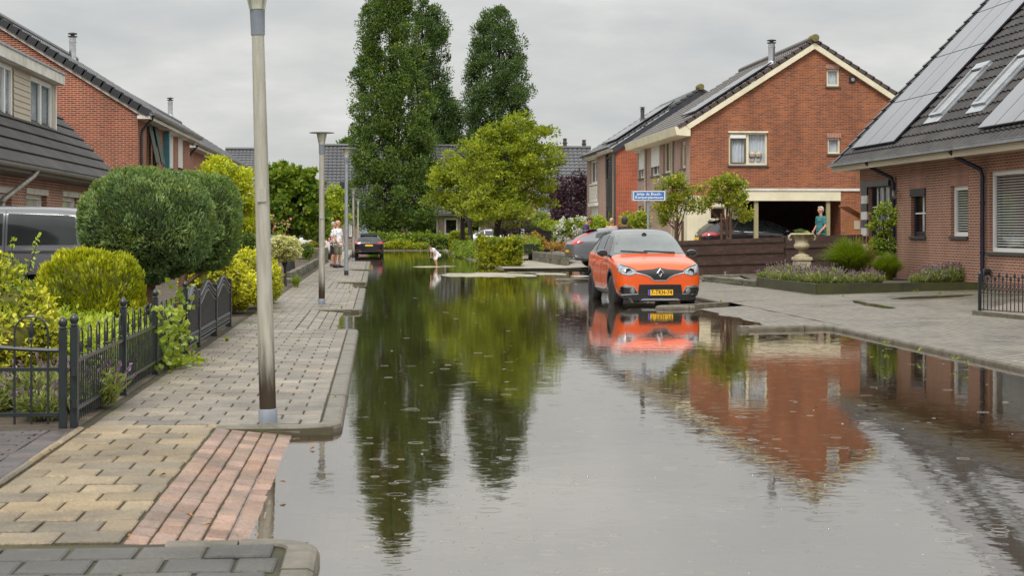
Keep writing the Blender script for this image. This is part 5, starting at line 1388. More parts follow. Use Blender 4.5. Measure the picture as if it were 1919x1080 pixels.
# ---- orange crossover ----------------------------------------------------
def orange_car():
    st = [(2.075, .66, .22, .62, .70, .50), (2.05, .80, .16, .73, .80, .60), (1.97, .868, .16, .83, .90, .67), (1.80, .895, .18, .905, .97, .71), (1.50, .905, .20, .96, 1.025, .74),
          (1.15, .905, .21, .99, 1.06, .75), (.98, .90, .21, 1.005, 1.085, .77), (.60, .90, .21, 1.025, 1.36, .745), (.24, .90, .21, 1.035, 1.535, .69), (.05, .90, .21, 1.04, 1.575, .672), (-.20, .90, .21, 1.05, 1.595, .66),
          (-.8, .90, .21, 1.075, 1.595, .65), (-1.3, .905, .21, 1.10, 1.555, .635), (-1.65, .892, .22, 1.12, 1.46, .61), (-1.88, .86, .26, 1.10, 1.28, .60), (-2.0, .81, .30, 1.0, 1.09, .58), (-2.06, .72, .36, .86, .92, .5)]
    v0 = 33.25
    c = Car('parked_car', 'orange crossover with black roof, facing us with its wheels in the flood water', 'car', st, (1.21, -1.40), .335, 'paint_orange', (5.50, v0+2.06, -.165), R(-88.2), .775, roof='gloss_black')
    S = c.stamp
    S('windscreen', [(-.76, 1.095), (.76, 1.095), (.715, 1.25), (.62, 1.475), (.56, 1.50), (.3, 1.515), (-.3, 1.515), (-.56, 1.50), (-.62, 1.475), (-.70, 1.25)], 'x+', 'windscreen', .004, .08, .01)
    S('side_window', [(.70, 1.075), (.05, 1.085), (.03, 1.46), (.33, 1.42), (.50, 1.32)], 'y+', 'car_glass', .004, .08, .01, both=True)
    S('side_window', [(-.03, 1.085), (-.82, 1.115), (-.80, 1.46), (-.05, 1.465)], 'y+', 'car_glass', .004, .08, .01, both=True)
    S('side_window', [(-.90, 1.13), (-1.35, 1.16), (-1.38, 1.30), (-1.15, 1.43), (-.87, 1.45)], 'y+', 'car_glass', .004, .08, .01, both=True)
    g = S('grille', [(-.50, .735), (-.49, .775), (-.15, .80), (0, .835), (.15, .80), (.49, .775), (.50, .735), (.30, .695), (.13, .59), (-.13, .59), (-.30, .695)], 'x+', 'gloss_black', .006, .05, .02)
    for z in (.625, .66): S('grille_slat', [(-.17, z), (.17, z), (.17, z+.012), (-.17, z+.012)], 'x+', 'black_plastic', .014, .1, .01, parent=g)
    c.line('grille_trim', [(-.50, .728), (-.30, .685), (-.205, .645), (-.13, .578), (.13, .578), (.205, .645), (.30, .685), (.50, .728)], .018, 'x+', 'chrome', off=.009, parent=g)
    # diamond badge: open lozenge folded along its edges
    mb = MB(); p0, _ = c.hit((0, .70), 'x+'); x = p0.x+.012; cz = .725
    o = [(0, .105), (.082, 0), (0, -.105), (-.082, 0)]; i_ = [(0, .045), (.030, 0), (0, -.045), (-.030, 0)]; m_ = [((a+e)/2, (b+f)/2) for (a, b), (e, f) in zip(o, i_)]
    V = [(x, a, cz+b) for a, b in o]+[(x+.028, a, cz+b) for a, b in m_]+[(x, a, cz+b) for a, b in i_]
    mb.add(V, [f for k in range(4) for f in ((k, (k+1) % 4, 4+(k+1) % 4, 4+k), (4+k, 4+(k+1) % 4, 8+(k+1) % 4, 8+k))]); mb.build('badge', M['chrome'], g, world=False)
    hl = [(.47, .745), (.53, .80), (.66, .855), (.80, .905), (.845, .90), (.865, .80), (.82, .705), (.66, .67), (.55, .69)]
    for sg in (1, -1):
        ax = [(a*sg, b) for a, b in hl]
        h = S('headlight', ax, 'x+', 'lamp_clear', .007, .05, .02)
        p, n = c.hit((.66*sg, .755), 'x+')
        mb = MB(); mb.lathe([(.0, -.01), (.045, -.01), (.052, .006), (.06, .008), (.066, -.004)], (p.x+.014, p.y, p.z), 18, 'x'); mb.build('projector', M['black_plastic'], h, smooth=True, world=False)
        c.line('headlight_edge', [(.475*sg, .745), (.53*sg, .80), (.66*sg, .845), (.80*sg, .885)], .014, 'x+', 'black_plastic', off=.010, parent=h)
        c.line('daylight_strip', [(.52*sg, .735), (.66*sg, .695), (.79*sg, .725)], .014, 'x+', 'chrome', off=.011, parent=h)
    lo = S('lower_bumper', [(-.86, .215), (-.6, .19), (.6, .19), (.86, .215), (.87, .36), (.47, .325), (-.47, .325), (-.87, .36)], 'x+', 'black_plastic', .006, .07, .02)
    S('lower_grille', [(-.47, .315), (.47, .315), (.44, .50), (-.44, .50)], 'x+', 'black_plastic', .004, .07, .02)
    for z in (.35, .39, .43, .47): S('grille_slat', [(-.44, z), (.44, z), (.44, z+.014), (-.44, z+.014)], 'x+', 'gloss_black', .012, .1, .012, parent=lo)
    S('skid_plate', [(-.42, .195), (.42, .195), (.36, .225), (-.36, .225)], 'x+', 'alloy', .016, .1, .02)
    fg = [(.46, .315), (.55, .455), (.75, .485), (.815, .44), (.835, .315), (.8, .30)]
    for sg in (1, -1):
        q = [(a*sg, b) for a, b in fg]
        f = S('fog_lamp_bay', q, 'x+', 'gloss_black', .008, .05, .02)
        c.line('bay_trim', q, .022, 'x+', 'chrome', closed=True, off=.014, parent=f)
        p, n = c.hit((.585*sg, .375), 'x+'); mb = MB(); mb.lathe([(.052, -.01), (.05, .02), (.034, .024), (.03, .012), (0, .016)], (p.x+.006, p.y, p.z), 16, 'x'); mb.build('fog_lamp', M['lamp_clear'], f, smooth=True, world=False)
        c.line('running_light', [(.56*sg, .44), (.76*sg, .455)], .016, 'x+', 'chrome', off=.016, parent=f)
    c.plate(2.105, .345, 0.0, .52, .115, False, '7-TKH-74')
    mb = MB(); mb.box((2.05, -.27, .28), (2.104, .27, .41)); mb.build('plate_holder', M['black_plastic'], c.t, world=False)
    # flanks
    for sg, a in ((1, 'y+'), (-1, 'y-')):
        S('sill_cladding', [(.86, .2), (-1.04, .2), (-1.04, .36), (.86, .36)], a, 'black_plastic', .006, .1, .015)
        c.line('sill_trim', [(.72, .43), (.35, .375), (-.9, .375)], .022, a, 'chrome', off=.010)
        for ax in (1.21, -1.40):
            r0, r1 = .40, .455; pts = [(ax+r0*math.cos(R(q)), .345+r0*math.sin(R(q))) for q in range(-15, 196, 10)]
            pto = [(ax+r1*math.cos(R(q)), .345+r1*math.sin(R(q))) for q in range(-15, 196, 10)]
            S('arch_cladding', pts+list(reversed(pto)), a, 'black_plastic', .007, .08, .03)
        c.line('door_seam', [(.86, .42), (.80, .70), (.72, 1.04)], .010, a, 'ink', off=.002)
        c.line('door_seam', [(.02, .38), (.02, 1.07)], .010, a, 'ink', off=.002)
        c.line('door_seam', [(-.86, 1.10), (-1.02, .80), (-.90, .62)], .010, a, 'ink', off=.002)
        for x in (.16, -.72):
            p, n = c.hit((x, .93), a); mb = MB(); y = p.y
            mb.tube([(x-.09, y, .93), (x-.07, y+sg*.035, .933), (x+.07, y+sg*.035, .935), (x+.09, y, .935)], .014, 8); mb.build('door_handle', M['paint_orange'], c.t, smooth=True, world=False)
    c.mirror_(.70, .975, 1.10, 'gloss_black')
    for y0, y1 in ((.55, -.12), (-.05, -.62)):
        mb = MB(); pts = []
        for k in range(9):
            y = y0+(y1-y0)*k/8; p, n = c.hit((y, 1.11+.03*k/8), 'x+'); pts.append(p+Vector((.02, 0, .012)))
        mb.tube(pts, .011, 6); mb.build('wiper', M['ink'], c.t, world=False)
    mb = MB(); p, n = c.hit((0, 1.46), 'x+'); mb.lathe([(0, .012), (.055, .012), (.06, 0)], (p.x-.01, p.y, p.z), 16, 'x'); mb.build('rain_sensor', M['black_plastic'], c.t, world=False)
    c.t.scale = (1.0, .95, 1.0)
    # rear lamps exist even though they face away
    S('tail_light', [(.55, .95), (.80, .97), (.80, .82), (.58, .84)], 'x-', 'red_lamp', .006, .06, .02, both=True)
    return c
orange_car()
def hatch(name, label, paint, loc, rz, k=1.0, Lh=2.18, wv=.89, ht=1.44, wr=.325, estate=False, cat='car', plate=True, chrome_line=True, tail=None, spoiler=True, scale=1.0, group=None, bits=True, axle=-1.33):
    h = ht-1.44
    if estate:
        tailst = [(-1.3, .885*wv/.89, .2, .98, 1.40+h, .58), (-1.75, .875*wv/.89, .22, .99, 1.34+h, .57), (-2.0, .86*wv/.89, .26, .98, 1.22+h, .58), (-Lh+.10, .84*wv/.89, .30, .93, 1.02, .60), (-Lh, .74*wv/.89, .38, .80, .86, .52)]
    else:
        tailst = [(-1.2, .885*wv/.89, .2, 1.00, 1.37+h, .56), (-1.6, .87*wv/.89, .22, 1.02, 1.25+h, .56), (-1.9, .85*wv/.89, .26, 1.0, 1.08+h*.5, .60), (-Lh+.08, .82*wv/.89, .30, .90, .97, .60), (-Lh, .72*wv/.89, .38, .78, .84, .52)]
    st = [(Lh, .45, .34, .56, .60, .34), (Lh-.05, .64, .26, .64, .69, .48), (Lh-.16, .78, .22, .74, .79, .60), (Lh-.45, .86, .2, .84, .89, .68), (1.3, .885, .2, .90, .97, .70), (.95, .888, .2, .915, 1.0, .72),
          (.5, .89, .2, .93, 1.22+h*.6, .64), (.1, .89, .2, .94, 1.38+h, .585), (-.3, .89, .2, .955, 1.435+h, .57), (-.85, .89, .2, .97, 1.435+h, .57)]
    st = [(x, w*wv/.89, a, b, c_, d) for x, w, a, b, c_, d in st]+tailst
    c = Car(name, label, cat, st, (1.27, axle), wr, paint, loc, rz, .765*wv/.89, scale=scale, group=group)
    S = c.stamp; T = ht
    S('windscreen', [(-.66, 1.03), (.66, 1.03), (.56, T-.10), (.3, T-.06), (-.3, T-.06), (-.56, T-.10)], 'x+', 'car_glass', .004, .09, .01)
    S('side_window', [(.62, .985), (-.02, .99), (-.04, T-.115), (.18, T-.125), (.40, T-.23)], 'y+', 'car_glass', .004, .09, .01, both=True)
    if estate:
        S('side_window', [(-.09, .99), (-.92, 1.02), (-.90, T-.115), (-.10, T-.11)], 'y+', 'car_glass', .004, .09, .01, both=True)
        S('side_window', [(-.99, 1.03), (-1.62, 1.06), (-1.70, 1.10), (-1.50, T-.17), (-.97, T-.125)], 'y+', 'car_glass', .004, .09, .01, both=True)
        tl = tail or [(.50, .93), (.84, .97), (.84, .84), (.56, .82)]
        rw = [(-.62, .985), (.62, .985), (.52, T-.14), (-.52, T-.14)]
    else:
        S('side_window', [(-.09, .99), (-.80, 1.03), (-.78, T-.13), (-.10, T-.11)], 'y+', 'car_glass', .004, .09, .01, both=True)
        S('side_window', [(-.87, 1.04), (-1.30, 1.09), (-1.22, T-.21), (-.85, T-.15)], 'y+', 'car_glass', .004, .09, .01, both=True)
        rw = [(-.52, 1.02), (.52, 1.02), (.46, T-.17), (-.46, T-.17)]
        tl = tail or [(.50, .82), (.80, .84), (.80, .95), (.67, 1.0), (.60, 1.12), (.53, 1.30), (.47, 1.30), (.53, 1.04)]
    S('rear_window', rw, 'x-', 'car_glass', .005, .09, .01)
    S('tail_light', tl, 'x-', 'red_lamp', .010, .05, .03, both=True)
    if not bits: return c
    for a in ('y+', 'y-'):
        S('tail_light', [(-Lh+.02, .84), (-Lh+.36, .88), (-Lh+.46, .96), (-Lh+.1, .96)], a, 'red_lamp', .008, .05, .02)
        if chrome_line: c.line('window_trim', [(.66, .967), (-.9, .99)] if not estate else [(.66, .967), (-.95, .99), (-1.40, 1.035), (-1.66, 1.20), (-1.72, 1.26)], .022, a, 'chrome', off=.008)
        S('sill_cladding', [(.86, .19), (-.96, .19), (-.96, .30), (.86, .30)], a, 'black_plastic', .005, .12, .015)
        for pts in ([(.80, .32), (.70, .6), (.64, .96)], [(-.05, .32), (-.05, .97)], [(-.85, 1.0), (-.97, .75), (-.86, .6)]): c.line('door_seam', pts, .010, a, 'ink', off=.002)
        sg = 1 if a == 'y+' else -1
        for x in (.08, -.74):
            p, n = c.hit((x, .86), a); mb = MB(); mb.tube([(x-.09, p.y, .86), (x-.07, p.y+sg*.03, .863), (x+.07, p.y+sg*.03, .865), (x+.09, p.y, .865)], .013, 6); mb.build('door_handle', M[paint], c.t, smooth=True, world=False)
    S('lower_bumper', [(-.78, .2), (.78, .2), (.80, .42), (-.80, .42)], 'x-', 'black_plastic', .006, .08, .02)
    c.line('bumper_trim', [(-.70, .36), (-.45, .28), (.45, .28), (.70, .36)], .03, 'x-', 'chrome', off=.012)
    S('reflector', [(.50, .46), (.74, .47), (.74, .50), (.50, .49)], 'x-', 'red_lamp', .008, .1, .01, both=True)
    S('tailgate_seam', [(-.55, .655), (.55, .655), (.55, .665), (-.55, .665)], 'x-', 'ink', .003, .1, .005)
    p, n = c.hit((0, .74), 'x-')
    if plate: c.plate(p.x-.004, .76 if estate else .60, 0, .5, .105, True)
    p, n = c.hit((0, .885), 'x-'); mb = MB(); mb.lathe([(.0, -.02), (.04, -.018), (.045, .0)], (p.x, 0, .885), 14, 'x'); mb.build('badge', M['chrome'], c.t, world=False)
    if spoiler:
        p, n = c.hit((0, T-.15), 'x-'); mb = MB(); x = p.x
        mb.prism([(x+.30, T-.045), (x-.06, T-.105), (x-.09, T-.125), (x-.02, T-.135), (x+.25, T-.09)], 'y', -.53, .53); mb.build('spoiler', M['gloss_black'], c.t, world=False)
    mb = MB(); p, n = c.hit((.0, 1.05), 'x-'); q, n = c.hit((.33, 1.10), 'x-'); mb.tube([p+Vector((-.02, 0, 0)), q+Vector((-.02, 0, 0))], .012, 6); mb.build('wiper', M['ink'], c.t, world=False)
    c.mirror_(.62, .965*wv/.89, 1.0, paint)
    S('headlight', [(.46, .66), (.80, .74), (.80, .64), (.55, .60)], 'x+', 'lamp_clear', .006, .06, .02, both=True)
    S('grille', [(-.42, .56), (.42, .56), (.36, .40), (-.36, .40)], 'x+', 'black_plastic', .006, .06, .02)
    return c
def rz_cam(deg): return R(deg)-YAW
# grey hatchback on the drive, seen from its rear corner
th = 10.0; rc = (at(1063, 430, 62.5).x, at(1063, 430, 62.5).y); a = rz_cam(th)
hatch('parked_car', 'grey hatchback with tall red tail lamps parked on the drive behind the orange car', 'paint_grey', (rc[0]+2.18*math.cos(a), rc[1]+2.18*math.sin(a), .03), a, ht=1.46, axle=-1.17)
th = 12.0; q = at(1307, 430, 60.0); a = rz_cam(th)
hatch('parked_car', 'black estate car with a bright window line, parked under the carport', 'paint_black', (q.x+2.35*math.cos(a), q.y+2.35*math.sin(a), .34), a, Lh=2.38, estate=True, ht=1.49, tail=[(.50, .90), (.84, .99), (.85, .86), (.60, .82)])
q = at(691, 430, 94.0)
hatch('parked_car', 'black estate car seen from behind, standing in the water by the far lamp posts', 'paint_black', (q.x, q.y+2.2, -.165), R(90), Lh=2.3, estate=True, ht=1.50, scale=.92, chrome_line=False, wv=.91, tail=[(.46, .93), (.80, 1.0), (.87, .99), (.86, .85), (.62, .84)])
q = at(556, 430, 82.0)
hatch('parked_car', 'white hatchback half hidden behind the garden shrubs on the left', 'paint_white', (q.x, q.y, 0), rz_cam(160), bits=False)
q = at(905, 430, 114.0)
hatch('parked_car', 'silver car beyond the hedge under the yellow-green trees', 'paint_silver', (q.x, q.y, .0), rz_cam(185), bits=False)
def van():
    st = [(2.45, .55, .36, .66, .72, .45), (2.40, .74, .28, .80, .86, .60), (2.2, .88, .24, .98, 1.02, .72), (1.7, .95, .22, 1.10, 1.16, .80), (1.35, .955, .22, 1.13, 1.35, .84), (.9, .96, .22, 1.15, 1.68, .86), (.4, .96, .22, 1.16, 1.78, .87),
          (-.6, .96, .22, 1.16, 1.80, .87), (-1.6, .96, .22, 1.16, 1.79, .87), (-2.2, .95, .24, 1.16, 1.76, .87), (-2.42, .93, .28, 1.12, 1.62, .85), (-2.48, .86, .36, 1.0, 1.25, .80)]
    q = at(-85, 430, 27.0)
    c = Car('parked_van', 'slate grey people carrier parked beside the low house behind the clipped conifers', 'van', st, (1.55, -1.5), .335, 'paint_van', (q.x, q.y, -.01), math.pi-YAW, .80)
    for a in ('y+', 'y-'):
        c.stamp('side_window', [(1.05, 1.18), (.22, 1.185), (.22, 1.66), (.72, 1.64)], a, 'car_glass', .005, .1, .012)
        c.stamp('side_window', [(.14, 1.185), (-1.02, 1.19), (-1.02, 1.67), (.14, 1.665)], a, 'car_glass', .005, .1, .012)
        c.stamp('side_window', [(-1.10, 1.19), (-2.16, 1.20), (-2.12, 1.64), (-1.10, 1.67)], a, 'car_glass', .005, .1, .012)
        c.line('door_seam', [(-1.06, .35), (-1.06, 1.72)], .014, a, 'ink', off=.003); c.line('door_seam', [(.18, .35), (.18, 1.72)], .014, a, 'ink', off=.003)
        c.line('door_rail', [(-1.12, 1.09), (-2.3, 1.09)], .03, a, 'black_plastic', off=.008)
        c.stamp('sill_cladding', [(1.1, .22), (-1.1, .22), (-1.1, .40), (1.1, .40)], a, 'black_plastic', .005, .12, .015)
    c.stamp('windscreen', [(-.74, 1.2), (.74, 1.2), (.66, 1.64), (-.66, 1.64)], 'x+', 'car_glass', .005, .1, .012)
    c.stamp('tail_light', [(.72, .75), (.9, .75), (.88, 1.2), (.76, 1.2)], 'x-', 'red_lamp', .006, .06, .02, both=True)
    return c
van()
# ---------------------------------------------------------------- people (local: facing +x, left +y)
def blob(mb, p, r, n=10):
    prof = [(math.sin(math.pi*i/8), -math.cos(math.pi*i/8)) for i in range(9)]
    rx, ry, rz_ = r if hasattr(r, '__len__') else (r, r, r)
    b = MB(); b.lathe([(max(a, 0), z) for a, z in prof], (0, 0, 0), n)
    mb.add([(p[0]+x*rx, p[1]+y*ry, p[2]+z*rz_) for x, y, z in b.v], b.f)
def limb(mb, pts, rad, n=10):
    for i in range(len(pts)-1):
        mb.tube([pts[i], pts[i+1]], [rad[i], rad[i+1]], n)
    for p, r in zip(pts, rad): blob(mb, p, r*.99, n)
def melt(mb, name, mat, parent, vox=.01, it=6, fac=.5):
    me = bpy.data.meshes.new(name); me.from_pydata(mb.v, [], mb.f)
    bm = bmesh.new(); bm.from_mesh(me); bmesh.ops.remove_doubles(bm, verts=bm.verts, dist=1e-5); bmesh.ops.recalc_face_normals(bm, faces=bm.faces); bm.to_mesh(me); bm.free()
    def mod(o):
        r = o.modifiers.new('r', 'REMESH'); r.mode = 'VOXEL'; r.voxel_size = vox; r.use_smooth_shade = True
        if it: s = o.modifiers.new('s', 'SMOOTH'); s.iterations = it; s.factor = fac
    me = apply_mods(me, mod); me.name = name; me.materials.clear(); me.materials.append(M[mat])
    me.polygons.foreach_set('use_smooth', np.ones(len(me.polygons), dtype=bool))
    return link(name, me, parent, False)
def person(label, loc, rz, k=1.0, lean=0.0, arms=None, hair=None, top='cloth_white', bottom='cloth_khaki', legs='shorts', shoes=True, nod=0.0, crouch=0.0, stride=.05, sleeve=1.0, group=None, glasses=False, hem=0.0, turn=0.0):
    t = thing('person', label, 'person', loc, rz, group); t.scale = (k, k, k)
    hz = .93-crouch*.12
    hip = [Vector((-crouch*.10, sg*.095, hz)) for sg in (1, -1)]
    knee = [Vector((.02+crouch*.14+sg*stride*.4, sg*.10, .49-crouch*.03)) for sg in (1, -1)]
    ank = [Vector((-.02+sg*stride, sg*.105, .085)) for sg in (1, -1)]
    ca, sa = math.cos(lean), math.sin(lean)
    base = Vector((-crouch*.10, 0, hz))
    def T(x, y, z): return base+Vector((x*ca+z*sa, y, -x*sa+z*ca))   # torso frame
    belly, chest, nk = T(.015, 0, .16), T(.0, 0, .38), T(-.005, 0, .56)
    sh = [T(-.01, sg*.185, .475) for sg in (1, -1)]
    hl = lean+nod; hd = nk+Vector((math.sin(hl*.6)*.05+.012, 0, .06*math.cos(hl)))
    def Hd(x, y, z):
        c, s = math.cos(hl), math.sin(hl); ct, st = math.cos(turn), math.sin(turn)
        x, y = x*ct-y*st, x*st+y*ct
        return hd+Vector((x*c+z*s, y, -x*s+z*c))
    arms = arms or [((-.02, .24, .20), (.06, .25, -.04)), ((-.02, -.24, .20), (.06, -.25, -.04))]
    el = [T(*a[0]) for a in arms]; wr = [T(*a[1]) for a in arms]
    b = MB()
    for i in (0, 1):
        limb(b, [hip[i], hip[i].lerp(knee[i], .35), knee[i], knee[i].lerp(ank[i], .35)+Vector((-.018, 0, 0)), ank[i]], [.088, .080, .055, .056, .036])
        limb(b, [ank[i]+Vector((-.045, 0, -.045)), ank[i]+Vector((.07, 0, -.05)), ank[i]+Vector((.145, 0, -.058))], [.036, .036, .026])
        limb(b, [sh[i], sh[i].lerp(el[i], .5), el[i], el[i].lerp(wr[i], .35), wr[i]], [.058, .047, .039, .038, .026])
        d = (wr[i]-el[i]).normalized(); sd = Vector((0, 1, 0)); sd = (sd-d*sd.dot(d)).normalized() if abs(d.y) < .9 else Vector((1, 0, 0)); up = d.cross(sd)
        pc = wr[i]+d*.045
        for o in (-.028, 0, .028): limb(b, [wr[i]+up*o*.5, pc+up*o+d*.03], [.020, .017], 8)
        for q, (o, ln) in enumerate(((-.033, .058), (-.011, .075), (.011, .070), (.033, .055))):
            a0 = pc+up*o+d*.03; a1 = a0+d*ln*.5+sd*(.006 if i == 0 else -.006); a2 = a1+d*ln*.45+sd*(-.016 if i == 0 else .016)
            limb(b, [a0, a1, a2], [.0095, .009, .008], 6)
        th0 = wr[i]+d*.02-up*.024; limb(b, [th0, th0-up*.028+d*.03, th0-up*.032+d*.058], [.013, .011, .009], 6)
    limb(b, [T(0, .07, .02), T(0, -.07, .02)], [.105, .105]); blob(b, belly, (.105, .145, .14)); blob(b, T(.0, 0, .27), (.105, .15, .14)); blob(b, chest, (.112, .165, .14))
    limb(b, [T(0, .13, .46), T(0, -.13, .46)], [.062, .062]); limb(b, [T(-.01, 0, .48), nk, Hd(0, 0, .03)], [.062, .055, .056])
    blob(b, Hd(.012, 0, .125), (.088, .072, .105), 14); blob(b, Hd(-.022, 0, .145), (.085, .076, .088), 14); blob(b, Hd(.045, 0, .06), (.045, .048, .045), 12)
    limb(b, [Hd(.088, 0, .145), Hd(.112, 0, .108)], [.011, .015], 8)
    for sg in (1, -1): blob(b, Hd(-.005, sg*.080, .12), (.020, .010, .030), 8)
    limb(b, [Hd(.093, .02, .075), Hd(.093, -.02, .075)], [.009, .009], 6)
    body = melt(b, 'body', 'skin', t, .0088, 3)
    e = MB()
    for sg in (1, -1): blob(e, Hd(.090, sg*.030, .142), (.008, .013, .009), 8); 
    e.build('eye', M['ink'], t, smooth=True, world=False)
    if glasses:
        g = MB(); g.tube([Hd(.10, .05, .142), Hd(.10, -.05, .142)], .006, 6); 
        for sg in (1, -1): g.tube([Hd(.10, sg*.05, .142), Hd(0, sg*.086, .145)], .004, 6)
        g.build('glasses', M['ink'], t, world=False)
    # clothes follow the body
    c = MB()
    for i in (0, 1):
        m = sh[i].lerp(el[i], .62*sleeve) if sleeve <= 1 else el[i]
        limb(c, [sh[i], sh[i].lerp(m, .5), m], [.073, .066, .063])
    limb(c, [T(-.0, .08, -.05-hem), T(-.0, -.08, -.05-hem)], [.125+hem*.1, .125+hem*.1]); limb(c, [T(0, .075, .06), T(0, -.075, .06)], [.125, .125]); blob(c, belly, (.125, .165, .15)); blob(c, T(.0, 0, .27), (.123, .168, .15)); blob(c, chest, (.128, .18, .145)); limb(c, [T(-.01, .12, .455), T(-.01, -.12, .455)], [.077, .077])
    limb(c, [T(-.012, 0, .48), T(-.008, 0, .525)], [.075, .064])
    melt(c, 'shirt', top, t, .013, 4)
    c = MB(); limb(c, [T(0, .07, .03), T(0, -.07, .03)], [.118, .118])
    for i in (0, 1):
        if legs == 'shorts': limb(c, [hip[i], hip[i].lerp(knee[i], .45), hip[i].lerp(knee[i], .86)], [.108, .098, .086])
        else: limb(c, [hip[i], hip[i].lerp(knee[i], .4), knee[i], knee[i].lerp(ank[i], .4), ank[i]+Vector((0, 0, .01))], [.104, .096, .074, .070, .060])
    melt(c, 'shorts' if legs == 'shorts' else 'trousers', bottom, t, .013, 3)
    if shoes:
        for i in (0, 1):
            c = MB(); limb(c, [ank[i]+Vector((-.05, 0, -.03)), ank[i]+Vector((.06, 0, -.036)), ank[i]+Vector((.155, 0, -.048))], [.050, .050, .036]); limb(c, [ank[i], ank[i]+Vector((0, 0, -.03))], [.045, .05])
            c.v = [(x, y, max(z, .002)) for x, y, z in c.v]
            melt(c, 'shoe', 'shoe', t, .011, 2)
    if hair:
        c = MB(); mat, style = hair
        if style == 'short': blob(c, Hd(-.030, 0, .165), (.088, .083, .088), 14); blob(c, Hd(-.062, 0, .115), (.055, .078, .075), 12); limb(c, [Hd(.045, .04, .215), Hd(.045, -.04, .215)], [.030, .030])
        elif style == 'full': blob(c, Hd(-.035, 0, .15), (.125, .12, .125), 14); blob(c, Hd(-.07, 0, .08), (.08, .10, .09), 12)
        elif style == 'bob': blob(c, Hd(-.030, 0, .165), (.100, .094, .095), 14); blob(c, Hd(-.062, 0, .10), (.065, .090, .09), 12)
        melt(c, 'hair', mat, t, .012, 2)
    return t
def wv(v): return (v.x, v.y)
p = gp(633, 502, 0.0)
person('bald man in white T-shirt and khaki shorts standing on the pavement', (p.x, p.y, 0), rz_cam(-28), .985, arms=[((.02, .25, .20), (.10, .24, -.03)), ((.03, -.25, .21), (.17, -.26, .02))], stride=.04)
p = at(625.5, 430, 65.5)
person('white-haired person in navy shorts standing just behind the bald man', (p.x, p.y, 0), rz_cam(-10), .955, hair=('hair_grey', 'short'), bottom='cloth_navy', stride=.03)
p = at(815.5, 430, 67.6)
person('small child in white bending over in the middle of the flood', (p.x+.05, p.y, -.075), rz_cam(215), .60, lean=R(48), nod=R(22), arms=[((.16, .19, .33), (.36, .15, .20)), ((.16, -.19, .33), (.36, -.15, .20))], hair=('hair_brown', 'short'), bottom='cloth_white', crouch=.55, shoes=False, hem=.10)
p = at(1093, 430, 70.5)
person('man in purple shirt and glasses leaning at the back of the grey hatchback', (p.x, p.y, .13), rz_cam(-18), 1.02, lean=R(16), nod=R(20), hair=('hair_dark', 'short'), top='cloth_purple', bottom='cloth_navy', legs='long', glasses=True, arms=[((.12, .26, .26), (.36, .2, .22)), ((.12, -.26, .26), (.34, -.2, .2))])
p = at(1146, 430, 71.5)
person('white-haired woman in a pink top looking over the grey car', (p.x, p.y, .10), rz_cam(250), 1.0, hair=('hair_grey', 'bob'), top='cloth_pink', bottom='cloth_navy', legs='long')
p = at(1171, 430, 59.5)
person('dark-haired person in a black shirt with back turned, between the two front cars', (p.x, p.y, .05), rz_cam(75), 1.0, hair=('hair_dark', 'full'), top='cloth_black', bottom='cloth_navy', legs='long')
p = at(1538, 430, 58.6)
person('grey-haired man in a teal shirt standing under the carport', (p.x, p.y, .36), rz_cam(205), 1.03, hair=('hair_grey', 'short'), top='cloth_teal', bottom='cloth_navy', legs='long', arms=[((-.01, .25, .2), (.16, .2, .02)), ((.0, -.25, .2), (.2, -.12, .05))])
# ---------------------------------------------------------------- lamp posts
def lamp(label, base, zt_col, zt, steel=False, wr=None, lean=(0, 0), group='street lamps along the pavement', r0=.066, r1=.045):
    x, y, z = base
    t = thing('street_lamp', label, 'lamp', (x, y, z), 0, group)
    t.rotation_euler = (lean[1], lean[0], 0)
    hc = zt_col-z; mb = MB()
    mb.lathe([(r0, -.05), (r0*.985, hc*.2), (r0*.94, hc*.3), (r1+.002, hc*.97), (r1, hc-.0)], (0, 0, 0), 20)
    col = mb.build('column', M['lamp_zinc' if steel else 'lamp_col'], t, smooth=True, world=False)
    if not steel:
        mb = MB(); mb.lathe([(r0+.008, -.05), (r0+.008, .095), (r0+.004, .10)], (0, 0, 0), 20); mb.build('foot_band', M['lamp_band'], col, smooth=True, world=False)
        mb = MB(); mb.box((-.035, -r0-.004, hc*.55), (.035, -r0*.6, hc*.55+.10)); mb.build('service_hatch', M['lamp_metal'], col, world=False)
    else:
        mb = MB(); mb.lathe([(r0+.006, -.05), (r0+.006, .14), (r0, .15)], (0, 0, 0), 16); mb.build('foot_band', M['black_plastic'], col, smooth=True, world=False)
    hl = zt-zt_col
    mb = MB(); mb.lathe([(r1+.008, -.10), (r1+.010, .0), (r1+.012, hl*.22), (.055, hl*.24)], (0, 0, hc), 18); mb.build('collar', M['lamp_band'], t, smooth=True, world=False)
    mb = MB(); mb.lathe([(.058, hl*.25), (.098, hl*.86), (.098, hl*.9)], (0, 0, hc), 18); gl = mb.build('lantern', M['lamp_glass'], t, smooth=True, world=False)
    mb = MB()
    for k in range(4):
        a = math.pi/4+k*math.pi/2; mb.tube([(.062*math.cos(a), .062*math.sin(a), hc+hl*.24), (.103*math.cos(a), .103*math.sin(a), hc+hl*.9)], .007, 6)
    mb.build('lantern_rib', M['lamp_metal'], gl, world=False)
    mb = MB(); mb.lathe([(.0, hl*.9), (.12, hl*.90), (.235, hl*.915), (.24, hl*.94), (.20, hl*.97), (.06, hl), (0, hl)], (0, 0, hc), 28); mb.build('lamp_disc', M['lamp_shade'], t, smooth=True, world=False)
    return t
b = gp(502.5, 792, 0)
lamp('nearest lamp post, tall grey column cut off by the top of the photo', (b.x, b.y, 0), 2.95, 3.30, lean=(-.010*2.6, 0), r0=.061, r1=.043)
